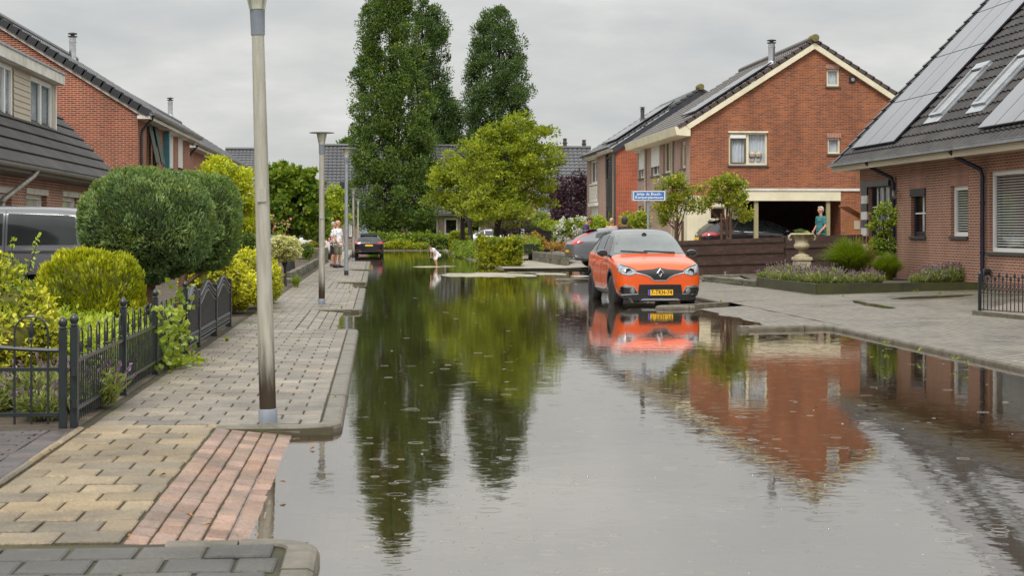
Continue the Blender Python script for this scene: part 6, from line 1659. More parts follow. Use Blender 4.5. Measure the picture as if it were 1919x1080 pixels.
b = gp(603, 570, 0); lamp('grey lamp post with a wide disc top beside the yellow hedge', (b.x, b.y, 0), 2.95, 3.28, r0=.060)
b = gp(649, 516, 0); lamp('galvanised taller lamp post with a black foot, right of the bald man', (b.x, b.y, 0), 3.55, 3.95, steel=True, r0=.062)
b = gp(662, 488, 0); lamp('thin grey lamp post standing right beside the black estate car', (b.x, b.y, 0), 2.98, 3.30)
b = at(671, 430, 112); lamp('farthest lamp post seen just above the black estate car', (b.x, b.y, 0), 2.98, 3.40)
b = at(1010.5, 430, 104); lamp('small lamp post in front of the pink brick gable', (b.x, b.y, 0), 2.95, 3.35)
# ---------------------------------------------------------------- iron gate and fence, left
def hoop(mb, c, half, z0, top, axis, r=.007):
    pts = []
    for i in range(13):
        a = math.pi*i/12; d = half*math.cos(a); z = top-half+half*math.sin(a)
        pts.append((c[0]+(d if axis == 'x' else 0), c[1]+(d if axis == 'y' else 0), z))
    pts = [(pts[0][0], pts[0][1], z0)]+pts+[(pts[-1][0], pts[-1][1], z0)]
    mb.tube(pts, r, 6)
def finial(mb, c, z, k=1.0):
    mb.lathe([(.006*k, 0), (.014*k, .008*k), (.006*k, .018*k), (.018*k, .045*k), (.004*k, .09*k), (0, .10*k)], (c[0], c[1], z), 8)
def post(parent, c, h, w=.028, ball=True, world=True, z=0):
    mb = MB(); mb.bbox((c[0]-w, c[1]-w, z-.1), (c[0]+w, c[1]+w, z+h), .004)
    if ball: mb.lathe([(.026, 0), (.030, .012), (.022, .02), (.033, .045), (.032, .062), (.014, .088), (0, .095)], (c[0], c[1], z+h), 14)
    return mb.build('post', M['iron'], parent, smooth=40, world=world)
gy = 12.47; ge = gp(132, 792, 0)
t = thing('iron_gate', 'black hooped iron gate facing us beside the garden fence', 'gate', (ge.x-1.5, gy, 0))
x1 = ge.x; x0 = x1-1.75
post(t, (x1, gy), .70, .027)
mb = MB()
for z in (.09, .415): mb.box((x0, gy-.014, z-.013), (x1-.03, gy+.014, z+.013))
pts = [(x1-.03-1.7*i/20, gy, .55+.22*((i/20-.0)**1.6)) for i in range(21)]
mb.tube(pts, .016, 8)
mb.build('gate_rail', M['iron'], t, smooth=True)
n = 14
for i in range(n):
    x = x1-.105-.118*i
    if x < x0: break
    mb = MB(); zt = .55+.22*max(0, ((x1-.03-x)/1.7))**1.6
    mb.tube([(x, gy, .02), (x, gy, zt)], .0085, 8)
    if i % 3 == 1: finial(mb, (x, gy), zt+.06, 1.5); mb.tube([(x, gy, zt), (x, gy, zt+.07)], .007, 6)
    mb.build('baluster', M['iron'], t, smooth=True)
    if i % 3 == 1:
        mb = MB(); hoop(mb, (x, gy), .118, zt, zt+.24, 'x', .008); mb.build('hoop', M['iron'], t, smooth=True)
fx = -2.165
t = thing('iron_fence', 'black iron railing with small hoops along the pavement, overgrown by ivy', 'fence', (fx, gy, 0))
fe = gp(333, 664, 0); f_end = fe.y
py_ = [gy+.02]+[on_u(fx, px, 600)[0] for px in (231, 291)]+[f_end]
for i, y in enumerate(py_): post(t, (fx, y), .72 if i == 0 else .74, .027)
mb = MB()
for k in (0,): 
    for z in (.12, .47): mb.box((fx-.012, gy+.05, z-.012), (fx+.012, f_end-.02, z+.012))
mb.build('rail', M['iron'], t)
y = gy+.12; k = 0
bars = MB()
while y < f_end-.06:
    if min(abs(y-q) for q in py_) > .045:
        mb = MB(); mb.tube([(fx, y, .03), (fx, y, .47)], .0062, 6); mb.build('baluster', M['iron'], t, smooth=True)
    if k % 4 == 1 and min(abs(y+.075-q) for q in py_) > .13:
        mb = MB(); hoop(mb, (fx, y+.075), .075, .47, .70, 'y', .0065); finial(mb, (fx, y+.075), .50, 1.1); mb.build('hoop', M['iron'], t, smooth=True)
    y += .098; k += 1
for z in (.17, .40): mb = MB(); mb.tube([(fx+.005, gy-.035, z-.03), (fx+.005, gy-.035, z+.03)], .022, 10); mb.build('hinge', M['iron'], t, smooth=True)
# back run of the same railing behind the ground cover
t = thing('iron_fence', 'hooped iron railing at the back of the low lime ground cover', 'fence', (-5.0, 18.9, 0))
bx0, bx1 = at(120, 430, 19.2).x, at(300, 430, 19.2).x; by = at(200, 430, 19.2).y
mb = MB()
for z in (.12, .47): mb.box((bx0, by-.01, z-.012), (bx1, by+.01, z+.012))
mb.build('rail', M['iron'], t)
x = bx0+.1; k = 0
while x < bx1:
    mb = MB(); mb.tube([(x, by, .0), (x, by, .62 if k % 3 else .50)], .0075, 6); finial(mb, (x, by), .6 if k % 3 else .5, 1.0); mb.build('baluster', M['iron'], t, smooth=True)
    if k % 3 == 1: mb = MB(); hoop(mb, (x, by), .13, .47, .78, 'x', .008); mb.build('hoop', M['iron'], t, smooth=True)
    x += .14; k += 1
# charcoal panel fence
t = thing('panel_fence', 'charcoal fence of three scalloped panels between square posts', 'fence', (fx, f_end, 0))
ends = [f_end+.12]+[on_u(fx, px, 600)[0] for px in (369, 401, 428)]
for y in ends[1:]:
    mb = MB(); mb.bbox((fx-.045, y-.045, -.1), (fx+.045, y+.045, .70), .012); mb.build('post', M['fence_panel'], t)
for a, b_ in zip(ends, ends[1:]):
    a += .05; b_ -= .05; L_ = b_-a; mb = MB()
    n = 16; top = lambda f: .60+.14*math.sin(math.pi*f)**1.0*(1 if True else 0)-.02*math.sin(3*math.pi*f)
    pl = [(a, .05), (b_, .05)]+[(b_-L_*i/n, top(1-i/n)) for i in range(n+1)]
    mb.prism(pl, 'x', fx-.018, fx+.012)
    pan = mb.build('panel', M['fence_panel'], t)
    mb = MB()
    for lv, (dz, th) in enumerate(((.0, .022), (-.055, .016), (-.11, .016))):
        mb.tube([(fx+.018, a+L_*i/n, top(i/n)+dz) for i in range(n+1)], th, 6)
    for z in (.07, .15, .20): mb.tube([(fx+.018, a, z), (fx+.018, b_, z)], .015, 6)
    mb.build('moulding', M['fence_panel'], pan, smooth=True)
    mb = MB()
    k = int(L_/.075)
    for i in range(k):
        y = a+L_*(i+.5)/k
        mb.tube([(fx+.014, y, .22), (fx+.014, y, top((y-a)/L_)-.12)], .014, 6)
        for z in (.11, .175): blob(mb, (fx+.022, y, z), .020, 6)
        blob(mb, (fx+.022, y, top((y-a)/L_)-.028), .018, 6)
    mb.build('spindle', M['fence_panel'], pan, smooth=True)
# ---------------------------------------------------------------- planters and bits beside the pavement, left
def block_wall(mb, a, b, z0, z1, th=.2, bl=.45, bh=.12, seed=1):
    """low wall of rough stone blocks from a to b"""
    rr = random.Random(seed); a, b = Vector(a).to_2d(), Vector(b).to_2d(); d = (b-a); Ln = d.length; d.normalize(); nrm = Vector((-d.y, d.x))
    rows = max(1, int(round((z1-z0)/bh)))
    for r in range(rows):
        x = -(bl*.5 if r % 2 else 0)
        while x < Ln-.02:
            x0, x1 = max(0, x)+.006, min(Ln, x+bl*rr.uniform(.95, 1.05))-.006
            if x1-x0 > .04:
                zz0, zz1 = z0+(z1-z0)*r/rows+.004, z0+(z1-z0)*(r+1)/rows-.002
                o = rr.uniform(-.012, .012)
                m = MB(); m.bbox((x0, -th/2+o, zz0), (x1, th/2+o, zz1), .016)
                mb.add([(a.x+d.x*p[0]+nrm.x*p[1], a.y+d.y*p[0]+nrm.y*p[1], p[2]) for p in m.v], m.f)
            x += bl
p = gp(540, 503, .0)
t = thing('stone_border', 'low grey stone border round the willow bed by the pavement', 'border', (p.x-1.3, p.y, 0))
mb = MB(); a = gp(518, 528, 0); b_ = gp(587, 497, 0); c_ = gp(470, 528, 0)
block_wall(mb, (-2.35, a.y, 0), (-2.35, b_.y, 0), -.02, .26, .16, .6, .14, 3); mb.build('side_wall', M['stone_block'], t)
mb = MB(); block_wall(mb, (-5.2, a.y-.1, 0), (-2.44, a.y-.1, 0), -.02, .26, .16, .6, .14, 4); mb.build('front_wall', M['stone_block'], t)
p = gp(538, 515, 0); t = thing('stone_post', 'short dark stone post at the corner of the willow bed', 'post', (p.x, p.y, 0))
mb = MB(); mb.bbox((p.x-.10, p.y-.10, -.05), (p.x+.10, p.y+.10, .60), .03); mb.build('shaft', M['anthracite'], t); mb = MB(); mb.bbox((p.x-.115, p.y-.115, .601), (p.x+.115, p.y+.115, .64), .02); mb.build('cap', M['anthracite'], t)
p = gp(522, 532, 0); t = thing('border_stones', 'heap of broken border stones at the end of the yellow hedge', 'stones', (p.x, p.y, 0))
for i in range(5):
    mb = MB(); rr = random.Random(i); x, y = p.x+rr.uniform(-.35, .25), p.y+rr.uniform(-1.2, 1.0); mb.bbox((x-.16, y-.22, -.03), (x+.16, y+.22, .12+.05*rr.random()), .04); mb.build('stone', M['stone_block'], t)
p = gp(610, 478, .1); t = thing('brick_planter', 'dark brick planter box with clipped orange bedding beyond the white car', 'planter', (p.x-.6, 80, 0))
q0, q1 = at(577, 430, 74), at(612, 430, 74)
mb = MB(); x0_, x1_ = -4.2, -2.5
mb.bbox((q0.x, q0.y, -.05), (q1.x, q0.y+2.5, .62), .03); mb.build('box', M['stone_block'], t)
# ---------------------------------------------------------------- stone and timber planters, right
def plank(mb, a, b, z0, z1, th=.05):
    a, b = Vector(a).to_2d(), Vector(b).to_2d(); d = (b-a).normalized(); nrm = Vector((-d.y, d.x))*th/2
    q = [a-nrm, b-nrm, b+nrm, a+nrm]; mb.add([(v.x, v.y, z0) for v in q]+[(v.x, v.y, z1) for v in q], [(3,2,1,0),(4,5,6,7),(0,1,5,4),(1,2,6,5),(2,3,7,6),(3,0,4,7)])
PA, PB, PC = gp(1420, 538, .04), gp(1530, 553, .04), gp(1846, 544.5, .10)
PD = gp(1321, 527, .04)
t = thing('timber_planter', 'long algae-green timber bed edge holding lavender and grasses', 'planter', (PB.x, PB.y, 0))
for a, b_, z in ((PA, PB, .25), (PB, PC, .26)):
    n = max(1, int((b_-a).length/2.4+.5))
    for i in range(n):
        mb = MB(); p0, p1 = a.lerp(b_, i/n+.001), a.lerp(b_, (i+1)/n-.001); plank(mb, p0, p1, -.05, z+.02, .06); mb.build('plank', M['wood_green'], t)
mb = MB(); back = [(PA.x+.02, PA.y+.05), (PB.x, PB.y+.04), (PC.x-.02, PC.y+.04), (13.35, 37.5), (13.35, 46), (10.0, 47.0)]; mb.poly([(x, y, .17) for x, y in back]); mb.build('soil', M['soil'], t)
t = thing('stone_edging', 'low stacked dark stone border between the orange car and the timber bed', 'border', (PD.x, PD.y, 0))
mb = MB(); block_wall(mb, PD, PA, -.02, .20, .2, .5, .075, 8); mb.build('front_wall', M['stone_block'], t)
mb = MB(); block_wall(mb, (PD.x+.1, PD.y+.1, 0), (PD.x+4.0, PD.y+2.4, 0), -.02, .20, .2, .5, .075, 9); mb.build('back_wall', M['stone_block'], t)
mb = MB(); mb.poly([(PD.x+.15, PD.y+.05, .13), (PA.x, PA.y+.1, .13), (10.0, 47.0, .13), (PD.x+3.9, PD.y+2.35, .13)]); mb.build('gravel_bed', M['gravel'], t)
# planter walls by the hydrangea
t = thing('stone_planter', 'raised stone planter in front of the hydrangea, beside the grey car', 'planter', (6.9, 76, 0))
a = gp(1003, 489, .0); b_ = gp(1062, 497, .03); mb = MB(); block_wall(mb, a, b_, -.05, .42, .18, .7, .24, 5); mb.build('front_wall', M['stone_block'], t)
mb = MB(); block_wall(mb, a, (a.x+.3, a.y+6, 0), -.05, .42, .18, .7, .24, 6); mb.build('side_wall', M['stone_block'], t)
mb = MB(); mb.poly([(a.x+.05, a.y+.1, .36), (b_.x, b_.y+.1, .36), (b_.x+1, b_.y+6, .36), (a.x+.3, a.y+6, .36)]); mb.build('soil', M['soil'], t)
t = thing('stone_planter', 'low dark stone ledge behind the cut hedge block', 'planter', (6.3, 90, 0))
a = gp(980, 479, .03); b_ = gp(1003, 479, .03); mb = MB(); block_wall(mb, a, (b_.x+.6, b_.y, 0), -.05, .22, .2, .7, .13, 5); mb.build('front_wall', M['stone_block'], t)
mb = MB(); mb.bbox((a.x+.05, a.y+.11, -.05), (b_.x+.6, a.y+2.0, .17), .03); mb.build('bed', M['soil'], t)
# ---------------------------------------------------------------- timber fence in front of the carport
def rail_fence(label, a, b, z0a, z0b, z1a, z1b, n, mat, posts, name='timber_fence', gap=.012, th=.03, cap=True):
    t = thing(name, label, 'fence', (a.x, a.y, 0)); d = (b-a)
    for r in range(n):
        mb = MB()
        f0, f1 = (r-(.22 if r % 2 else .0))/n, (r+1+(.22 if r % 2 else 0))/n
        f0 = max(f0, 0); f1 = min(f1, 1)
        A0, A1 = z0a+(z1a-z0a)*f0+gap, z0a+(z1a-z0a)*f1-gap; B0, B1 = z0b+(z1b-z0b)*f0+gap, z0b+(z1b-z0b)*f1-gap
        dv = Vector((d.x, d.y, 0)).normalized(); nv = Vector((dv.y, -dv.x, 0))
        o = nv*(-.028 if r % 2 else .014)
        q = [(a, A0), (b, B0), (b, B1), (a, A1)]
        f = [Vector((p.x, p.y, z))+o+nv*th/2 for p, z in q]; k = [Vector((p.x, p.y, z))+o-nv*th/2 for p, z in q]
        mb.add(f+k, [(0,1,2,3),(7,6,5,4),(0,4,5,1),(1,5,6,2),(2,6,7,3),(3,7,4,0)]); mb.build('board', M[mat], t)
    for f in posts:
        p = a.lerp(b, f); dv = Vector((d.x, d.y, 0)).normalized(); nv = Vector((dv.y, -dv.x, 0))
        z0, z1 = z0a+(z0b-z0a)*f, z1a+(z1b-z1a)*f
        mb = MB(); q = p-nv*.075
        mb.bbox((q.x-.045, q.y-.045, z0-.25), (q.x+.045, q.y+.045, z1+.02), .01); po = mb.build('post', M[mat], t)
        mb = MB(); q = p+nv*.035; mb.box((q.x-.035, q.y-.008, z0-.06), (q.x+.035, q.y+.008, z0+.12)); mb.build('post_bracket', M['zinc'], po)
    return t
FA, FB = at(1240, 430, 50.0), at(1470, 430, 47.2); FC = at(1640, 430, 47.0)
zA = lambda p, py: H-(py-CY)*p.y/F if False else None
def zz(px, py, Y): return at(px, py, Y).z
rail_fence('low dark brown board fence between the orange car and the stone urn', FA, FB, zz(1240, 520, 50), zz(1470, 514, 47.2), zz(1240, 452, 50), zz(1470, 444, 47.2), 7, 'wood_dark', (.03, .54, .985))
rail_fence('darker board fence running on behind the urn to the brick house', FB+Vector((.04, .0, 0)), FC, zz(1470, 514, 47.2), zz(1640, 508, 47), zz(1475, 443, 47.2), zz(1640, 438, 47), 6, 'wood_dark', (.9,))
p, q = at(945, 430, 98), at(982, 430, 96)
rail_fence('low black board fence behind the trees of the island', at(905, 430, 100), at(981, 430, 99), .0, .0, .62, .62, 4, 'wood_black', (.02, .98))
rail_fence('taller black board fence below the purple tree', at(983, 430, 98), at(1050, 430, 97), .0, .0, 1.55, 1.55, 7, 'wood_black', (.01, .5, .98))
# wooden hut by the carport
x0, zt = on_v(53.0, 1588, 384); x1, _ = on_v(53.0, 1621, 384)
t = thing('wooden_hut', 'small orange-brown wooden hut with a sloping roof beside the carport', 'hut', (x0, 53.0, .2))
zb = at(1590, 437, 53).z
mb = MB(); mb.box((x0+.12, 53.02, zb), (x1+.4, 53.8, zt-.42)); mb.build('box', M['wood_new'], t)
mb = MB(); mb.box((x0+.22, 53.0, zb+.12), (x1-.08, 53.018, zt-.5)); mb.build('panel', M['siding'], t)
mb = MB()
for i in range(9):
    y0 = 52.85+i*.13
    mb.add([(x0, y0, zt), (x0, y0+.12, zt), (x1+.5, y0+.12, zt-.62), (x1+.5, y0, zt-.62), (x0, y0, zt-.05), (x0, y0+.12, zt-.05), (x1+.5, y0+.12, zt-.67), (x1+.5, y0, zt-.67)], [(0,1,2,3),(7,6,5,4),(0,4,5,1),(1,5,6,2),(2,6,7,3),(3,7,4,0)])
mb.build('roof', M['wood_new'], t)
# ---------------------------------------------------------------- stone urn
p = at(1503, 497, 44.5)
ux, uy = p.x, p.y; zb = .12
k = 44.5/3200
zt = at(1503, 437, 44.5).z; zn = at(1503, 468, 44.5).z; zf = at(1503, 482, 44.5).z
t = thing('garden_urn', 'weathered fluted stone urn on a square pedestal in the lavender bed', 'urn', (ux, uy, zb))
mb = MB(); mb.bbox((ux-.20, uy-.20, zb), (ux+.20, uy+.20, zf-.08), .02); mb.bbox((ux-.23, uy-.23, zf-.079), (ux+.23, uy+.23, zf), .02); mb.build('pedestal', M['urn'], t)
h = zt-zf; hn_ = zn-zf
mb = MB(); mb.lathe([(.20, 0), (.20, .03), (.15, .06), (.09, hn_*.45), (.075, hn_*.6), (.10, hn_*.72), (.07, hn_*.85), (.09, hn_)], (ux, uy, zf), 28); mb.build('stem', M['urn'], t, smooth=50)
hb = h-hn_
fl = lambda i, a: (.035*abs(math.sin(a*8)) if 1 <= i <= 6 else 0)
mb = MB(); mb.lathe([(.09, 0), (.17, hb*.06), (.205, hb*.16), (.20, hb*.30), (.175, hb*.40), (.18, hb*.55), (.20, hb*.70), (.235, hb*.82), (.30, hb*.87), (.315, hb*.92), (.30, hb*.99), (.26, hb), (.24, hb*.93), (0, hb*.90)], (ux, uy, zn), 64, ripple=fl)
bw = mb.build('bowl', M['urn'], t, smooth=50)
for sg in (1, -1):
    mb = MB(); mb.tube([(ux+sg*.30, uy, zt-.05), (ux+sg*.345, uy, zt-.09), (ux+sg*.35, uy, zt-.15), (ux+sg*.31, uy, zt-.185), (ux+sg*.27, uy, zt-.16)], [.03, .032, .03, .028, .022], 8); mb.build('handle', M['urn'], bw, smooth=True)
URN = (ux, uy, zt)
# ---------------------------------------------------------------- street name sign
Y = 47.5; s0, s1 = at(1187, 376, Y), at(1246, 358, Y)
t = thing('street_sign', 'blue street name sign on a grey post in front of the photinia trees', 'sign', ((s0.x+s1.x)/2, s0.y, 0))
wd = (s1-s0).to_2d().length; cx_, cy_ = (s0.x+s1.x)/2, (s0.y+s1.y)/2; z0, z1 = s0.z, s1.z
dirv = (s1-s0).to_2d().normalized()
def sp(a, d, z): return (cx_+dirv.x*a+dirv.y*d, cy_+dirv.y*a-dirv.x*d, z)     # a along, d towards us
def sbox(name, mat, a0, a1, d0, d1, zz0, zz1, parent):
    mb = MB(); v = [sp(a, d, z) for z in (zz0, zz1) for a, d in ((a0, d0), (a1, d0), (a1, d1), (a0, d1))]
    mb.add(v, [(0,3,2,1),(4,5,6,7),(0,1,5,4),(1,2,6,5),(2,3,7,6),(3,0,4,7)]); return mb.build(name, M[mat], parent)
bd = sbox('sign_board', 'sign_white', -wd/2, wd/2, -.04, .0, z0, z1, t)
sbox('side_cap', 'lamp_zinc', -wd/2-.05, -wd/2-.002, -.05, .008, z0-.01, z1+.01, bd); sbox('side_cap', 'lamp_zinc', wd/2+.002, wd/2+.035, -.05, .008, z0-.01, z1+.01, bd)
sbox('blue_field', 'sign_blue', -wd/2+.02, wd/2-.02, .0005, .004, z0+.02, z1-.02, bd)
hh = (z1-z0)
for txt, zc, al in (('Jeltje de Bosch-', z0+hh*.68, 0), ('Kemperplantsoen', z0+hh*.33, 0)):
    me = text_mesh(txt, hh*.42, .001, 1.05); me.materials.clear(); me.materials.append(M['sign_white'])
    bw_ = max(v.co.x for v in me.vertices)-min(v.co.x for v in me.vertices)
    kx = min(1.0, (wd-.10)/bw_)
    kx = (wd*(.80 if txt[0] == 'J' else .88))/bw_
    ang = math.atan2(dirv.y, dirv.x); o = sp(0, .0055, zc)
    me.transform(Matrix.Translation(o) @ Matrix.Rotation(ang, 4, 'Z') @ Matrix.Rotation(R(90), 4, 'X') @ Matrix.Scale(kx, 4, (1, 0, 0)))
    link('lettering', me, bd)
px_ = at(1215.5, 430, Y); mb = MB(); mb.tube([(px_.x, px_.y+.09, .1), (px_.x, px_.y+.09, z1-.02)], .034, 12); mb.build('post', M['lamp_zinc'], t, smooth=True)
# ---------------------------------------------------------------- ornamental iron fence, right
fy = gp(1836, 588, .03); t = thing('iron_fence', 'low black ornamental iron fence with spear tips beside the gravel strip', 'fence', (fy.x, fy.y, 0))
zt = at(1836, 522, fy.y).z
Yc = 1.42*3200/158; f1 = gp(1990, 600, .03)
pts_ = [fy.lerp(f1, i/2) for i in range(3)]
for i in (0, 2): post(t, pts_[i].to_2d(), zt-.03, .024, True, True, .03)
rear = Vector((fy.x+.9, fy.y+2.6, 0))
def spear_run(a, b, h):
    d = b-a; Ln = d.to_2d().length; n = int(Ln/.105)
    for z in (.10, h*.60, h*.84):
        mb = MB(); mb.tube([(a.x, a.y, z), (b.x, b.y, z)], .009, 6); mb.build('rail', M['iron'], t)
    for i in range(n):
        p = a.lerp(b, (i+.6)/n); hh_ = h*(.98 if i % 2 else 1.06)
        mb = MB(); mb.tube([(p.x, p.y, .05), (p.x, p.y, hh_-.06)], .0085, 6); finial(mb, (p.x, p.y), hh_-.07, 1.35); mb.build('spear', M['iron'], t, smooth=True)
        if i < n-1:
            q = a.lerp(b, (i+1.6)/n); m0, m1 = h*.62, h*.83; mb = MB()
            mb.tube([(p.x, p.y, m0), ((p.x+q.x)/2, (p.y+q.y)/2, (m0+m1)/2), (p.x, p.y, m1)], .006, 5); mb.tube([(q.x, q.y, m0), ((p.x+q.x)/2, (p.y+q.y)/2, (m0+m1)/2), (q.x, q.y, m1)], .006, 5); mb.build('ornament', M['iron'], t)
spear_run(Vector((fy.x+.03, fy.y, 0)), Vector((f1.x, f1.y, 0)), zt)
t2 = thing('gravel_edging', 'ribbed dark edging board with gravel behind it under the ornamental fence', 'border', (fy.x, fy.y-.2, 0))
e0, e1 = gp(1825, 594, .02), gp(1985, 611, .02)
mb = MB(); plank(mb, e0, e1, -.05, .12, .06); mb.build('edging_board', M['stone_block'], t2)
mb = MB(); d = (e1-e0).to_2d(); n = int(d.length/.05)
for i in range(n): q = e0.lerp(e1, (i+.5)/n); mb.tube([(q.x, q.y-.035, -.03), (q.x, q.y-.035, .11)], .018, 6)
mb.build('ribbing', M['stone_block'], t2)
mb = MB(); mb.poly([(q[0], q[1], hR(*q)+.025) for q in ((e0.x+.05, e0.y+.05), (e1.x, e1.y+.05), (13.38, e1.y+.2), (13.38, e0.y+2.8), (11.15, e0.y+2.8))]); mb.build('gravel', M['gravel'], t2)
# ---------------------------------------------------------------- foliage
def unit(a): return a/np.maximum(np.linalg.norm(a, axis=1, keepdims=True), 1e-9)
def leaf_quads(P, D, size, aspect=.5, up=.5, seed=0, bend=.12):
    """one folded leaf per point: base, two sides, tip"""
    r = np.random.default_rng(seed); n = len(P)
    D = unit(D); Nn = r.normal(size=(n, 3)); Nn[:, 2] += up*2
    Nn = Nn-D*np.sum(Nn*D, axis=1, keepdims=True); Nn = unit(Nn); S = np.cross(D, Nn)
    s = np.asarray(size).reshape(-1, 1)*np.ones((n, 1)); wdt = s*aspect*.5
    a = P-D*s*.5; c = P+D*s*.5-Nn*s*bend; mid = P+D*s*.02+Nn*s*bend*.6
    V = np.stack([a, mid+S*wdt, c, mid-S*wdt], axis=1).reshape(-1, 3)
    Q = np.arange(4*n).reshape(-1, 4)
    return V, Q
def join(parts):
    Vs, Qs, b = [], [], 0
    for V, Q in parts: Vs.append(V); Qs.append(Q+b); b += len(V)
    return np.concatenate(Vs), np.concatenate(Qs)
def sphere_pts(r, n):
    a = r.normal(size=(n, 3)); return unit(a)
def clump_leaves(C, Rr, n_per, size, seed, flat=.75, updir=.5, aspect=.55, jit=.4, shell=.55):
    """leaves gathered in clumps: C centres, Rr radii"""
    r = np.random.default_rng(seed); N_ = len(C)
    idx = np.repeat(np.arange(N_), n_per)
    d = sphere_pts(r, len(idx)); rad = (shell+(1-shell)*r.random(len(idx)))**1.0
    off = d*(rad*Rr[idx])[:, None]; off[:, 2] *= flat
    P = C[idx]+off
    D = d*1.0+r.normal(size=d.shape)*jit; D[:, 2] += updir
    return leaf_quads(P, D, size*(.7+.6*r.random(len(idx))), aspect, .6, seed+1)
def crown_ell(ells, n, seed, inner=.45, rough=.12):
    """points through a set of ellipsoids, mostly near their skins and not inside one another"""
    r = np.random.default_rng(seed); out = []
    ells = [(np.array(c, float), np.array(q, float)) for c, q in ells]
    wts = np.array([q[0]*q[2] for c, q in ells]); wts = wts/wts.sum()
    while len(out) < n:
        c, q = ells[r.choice(len(ells), p=wts)]
        d = sphere_pts(r, 1)[0]; f = (inner+(1-inner)*r.random()**.6)*(1+rough*r.normal())
        p = c+d*q*f
        if any(np.sum(((p-c2)/q2)**2) < .35 for c2, q2 in ells if c2 is not c) : continue
        out.append(p)
    return np.array(out)
def trunk_mb(base, top, r0, r1, targets=(), seed=0, wob=.06, fork=.35):
    rr = random.Random(seed); mb = MB(); base, top = Vector(base), Vector(top); n = 7
    L_ = (top-base).length; pts = []
    for i in range(n+1):
        f = i/n; w_ = wob*L_*.12*math.sin(f*math.pi)
        pts.append(base.lerp(top, f)+Vector((rr.uniform(-w_, w_), rr.uniform(-w_, w_), 0)))
    rad = [r0*1.35]+[r0+(r1-r0)*i/n for i in range(1, n+1)]
    mb.tube(pts, rad, 9)
    for q in targets:
        q = Vector(q); f = fork+rr.random()*(1-fork)*.8; k = min(n-1, int(f*n)); s = pts[k].lerp(pts[k+1], f*n-k)
        f0 = r0+(r1-r0)*f; m = s.lerp(q, .5)+Vector((0, 0, -.08*(q-s).length))+Vector((rr.uniform(-.1, .1), rr.uniform(-.1, .1), 0))*(q-s).length*.5
        mb.tube([s, m, q], [f0*.55, f0*.35, max(.006, f0*.10)], 6)
    return mb
def tree(name, label, cat, base, ells, n_cl, cl_r, per, leaf, mat, tr=(.12, .05), bark='bark', seed=1, group=None, aspect=.6, flat=.7, updir=.4, inner=.45, nlimb=24, top=None, trunks=None, shell=.5, rough=.12):
    base = Vector(base); t = thing(name, label, cat, base, 0, group)
    C = crown_ell(ells, n_cl, seed, inner, rough); r = np.random.default_rng(seed+5)
    Rr = cl_r*(.6+.8*r.random(len(C)))
    V, Q = clump_leaves(C, Rr, per, leaf, seed+9, flat, updir, aspect, shell=shell)
    me = np_mesh('crown', V, Q, M[mat]); link('crown', me, t)
    mid = C.mean(axis=0); tp = top or (mid[0], mid[1], C[:, 2].max()*.5+mid[2]*.5)
    pick = r.choice(len(C), size=min(nlimb, len(C)), replace=False)
    bases = trunks or [base]
    for k, b in enumerate(bases):
        tp_k = tp if len(bases) == 1 else (tp[0]*.5+b[0]*.5, tp[1]*.5+b[1]*.5, tp[2])
        trunk_mb(Vector(b)-Vector((0, 0, .15)), tp_k, tr[0], tr[1], [C[i] for i in pick[k::len(bases)]], seed).build('trunk', M[bark], t, smooth=60)
    return t
def columnar(label, px_axis, Y, prof, mat, seed, n_cl=420, per=64, leaf=.165, cl_r=.74, group=None, trunk_px=None):
    """prof: (py, left px, right px) outline rows, top first"""
    g0 = at(trunk_px or px_axis, 430, Y); t = thing('oak_tree', label, 'tree', (g0.x, g0.y, 0), 0, group)
    r = np.random.default_rng(seed); k = Y/F
    zs = np.array([H-(p[0]-CY)*k for p in prof])[::-1]; lf = np.array([p[1] for p in prof])[::-1]; rt = np.array([p[2] for p in prof])[::-1]
    C = []; Rr = []
    area = np.interp(np.linspace(zs[0], zs[-1], 60), zs, (rt-lf))
    zz_ = np.linspace(zs[0], zs[-1], 60); pr = area/area.sum()
    while len(C) < n_cl:
        z = r.choice(zz_, p=pr)+r.normal()*.25; 
        if z < zs[0] or z > zs[-1]+.2: continue
        a = r.random()*2*math.pi; l, q = np.interp(z, zs, lf), np.interp(z, zs, rt)
        cx = (l+q)/2; hw = (q-l)/2*k
        f = (.35+.65*r.random()**.45)*(1+.08*math.sin(3*a+z*1.3)+.06*math.sin(5*a-z*2.1))
        hq = max(.15, hw*1.0-.22); x = math.cos(a)*hq*f; y = math.sin(a)*hq*f
        p = at(cx, 430, Y); C.append((p.x+x, p.y+y, z)); Rr.append(cl_r*(.55+.8*r.random())*min(1, .45+hw/3))
    C = np.array(C); Rr = np.array(Rr)
    V, Q = clump_leaves(C, Rr, per, leaf, seed+3, 1.05, .7, .62, .45, .45)
    link('crown', np_mesh('crown', V, Q, M[mat]), t)
    top = at((lf[-1]+rt[-1])/2, 430, Y); pick = r.choice(len(C), 46, replace=False)
    trunk_mb((g0.x, g0.y, -.2), (top.x, top.y, zs[-1]-1.5), .40, .05, [C[i] for i in pick], seed, .1, .12).build('trunk', M['bark'], t, smooth=60)
    return t
G = 'columnar oaks at the end of the street'
columnar('tallest columnar oak, its broad green crown running out of the top of the photo', 740, 126, [(-108, 735, 748), (-80, 714, 768), (-40, 700, 775), (0, 682, 775), (60, 672, 785), (120, 665, 797), (180, 660, 806), (240, 657, 815), (300, 655, 824), (360, 655, 826), (405, 662, 822), (432, 690, 800)], 'lf_oak', 3, 500, 220, group=G, trunk_px=735)
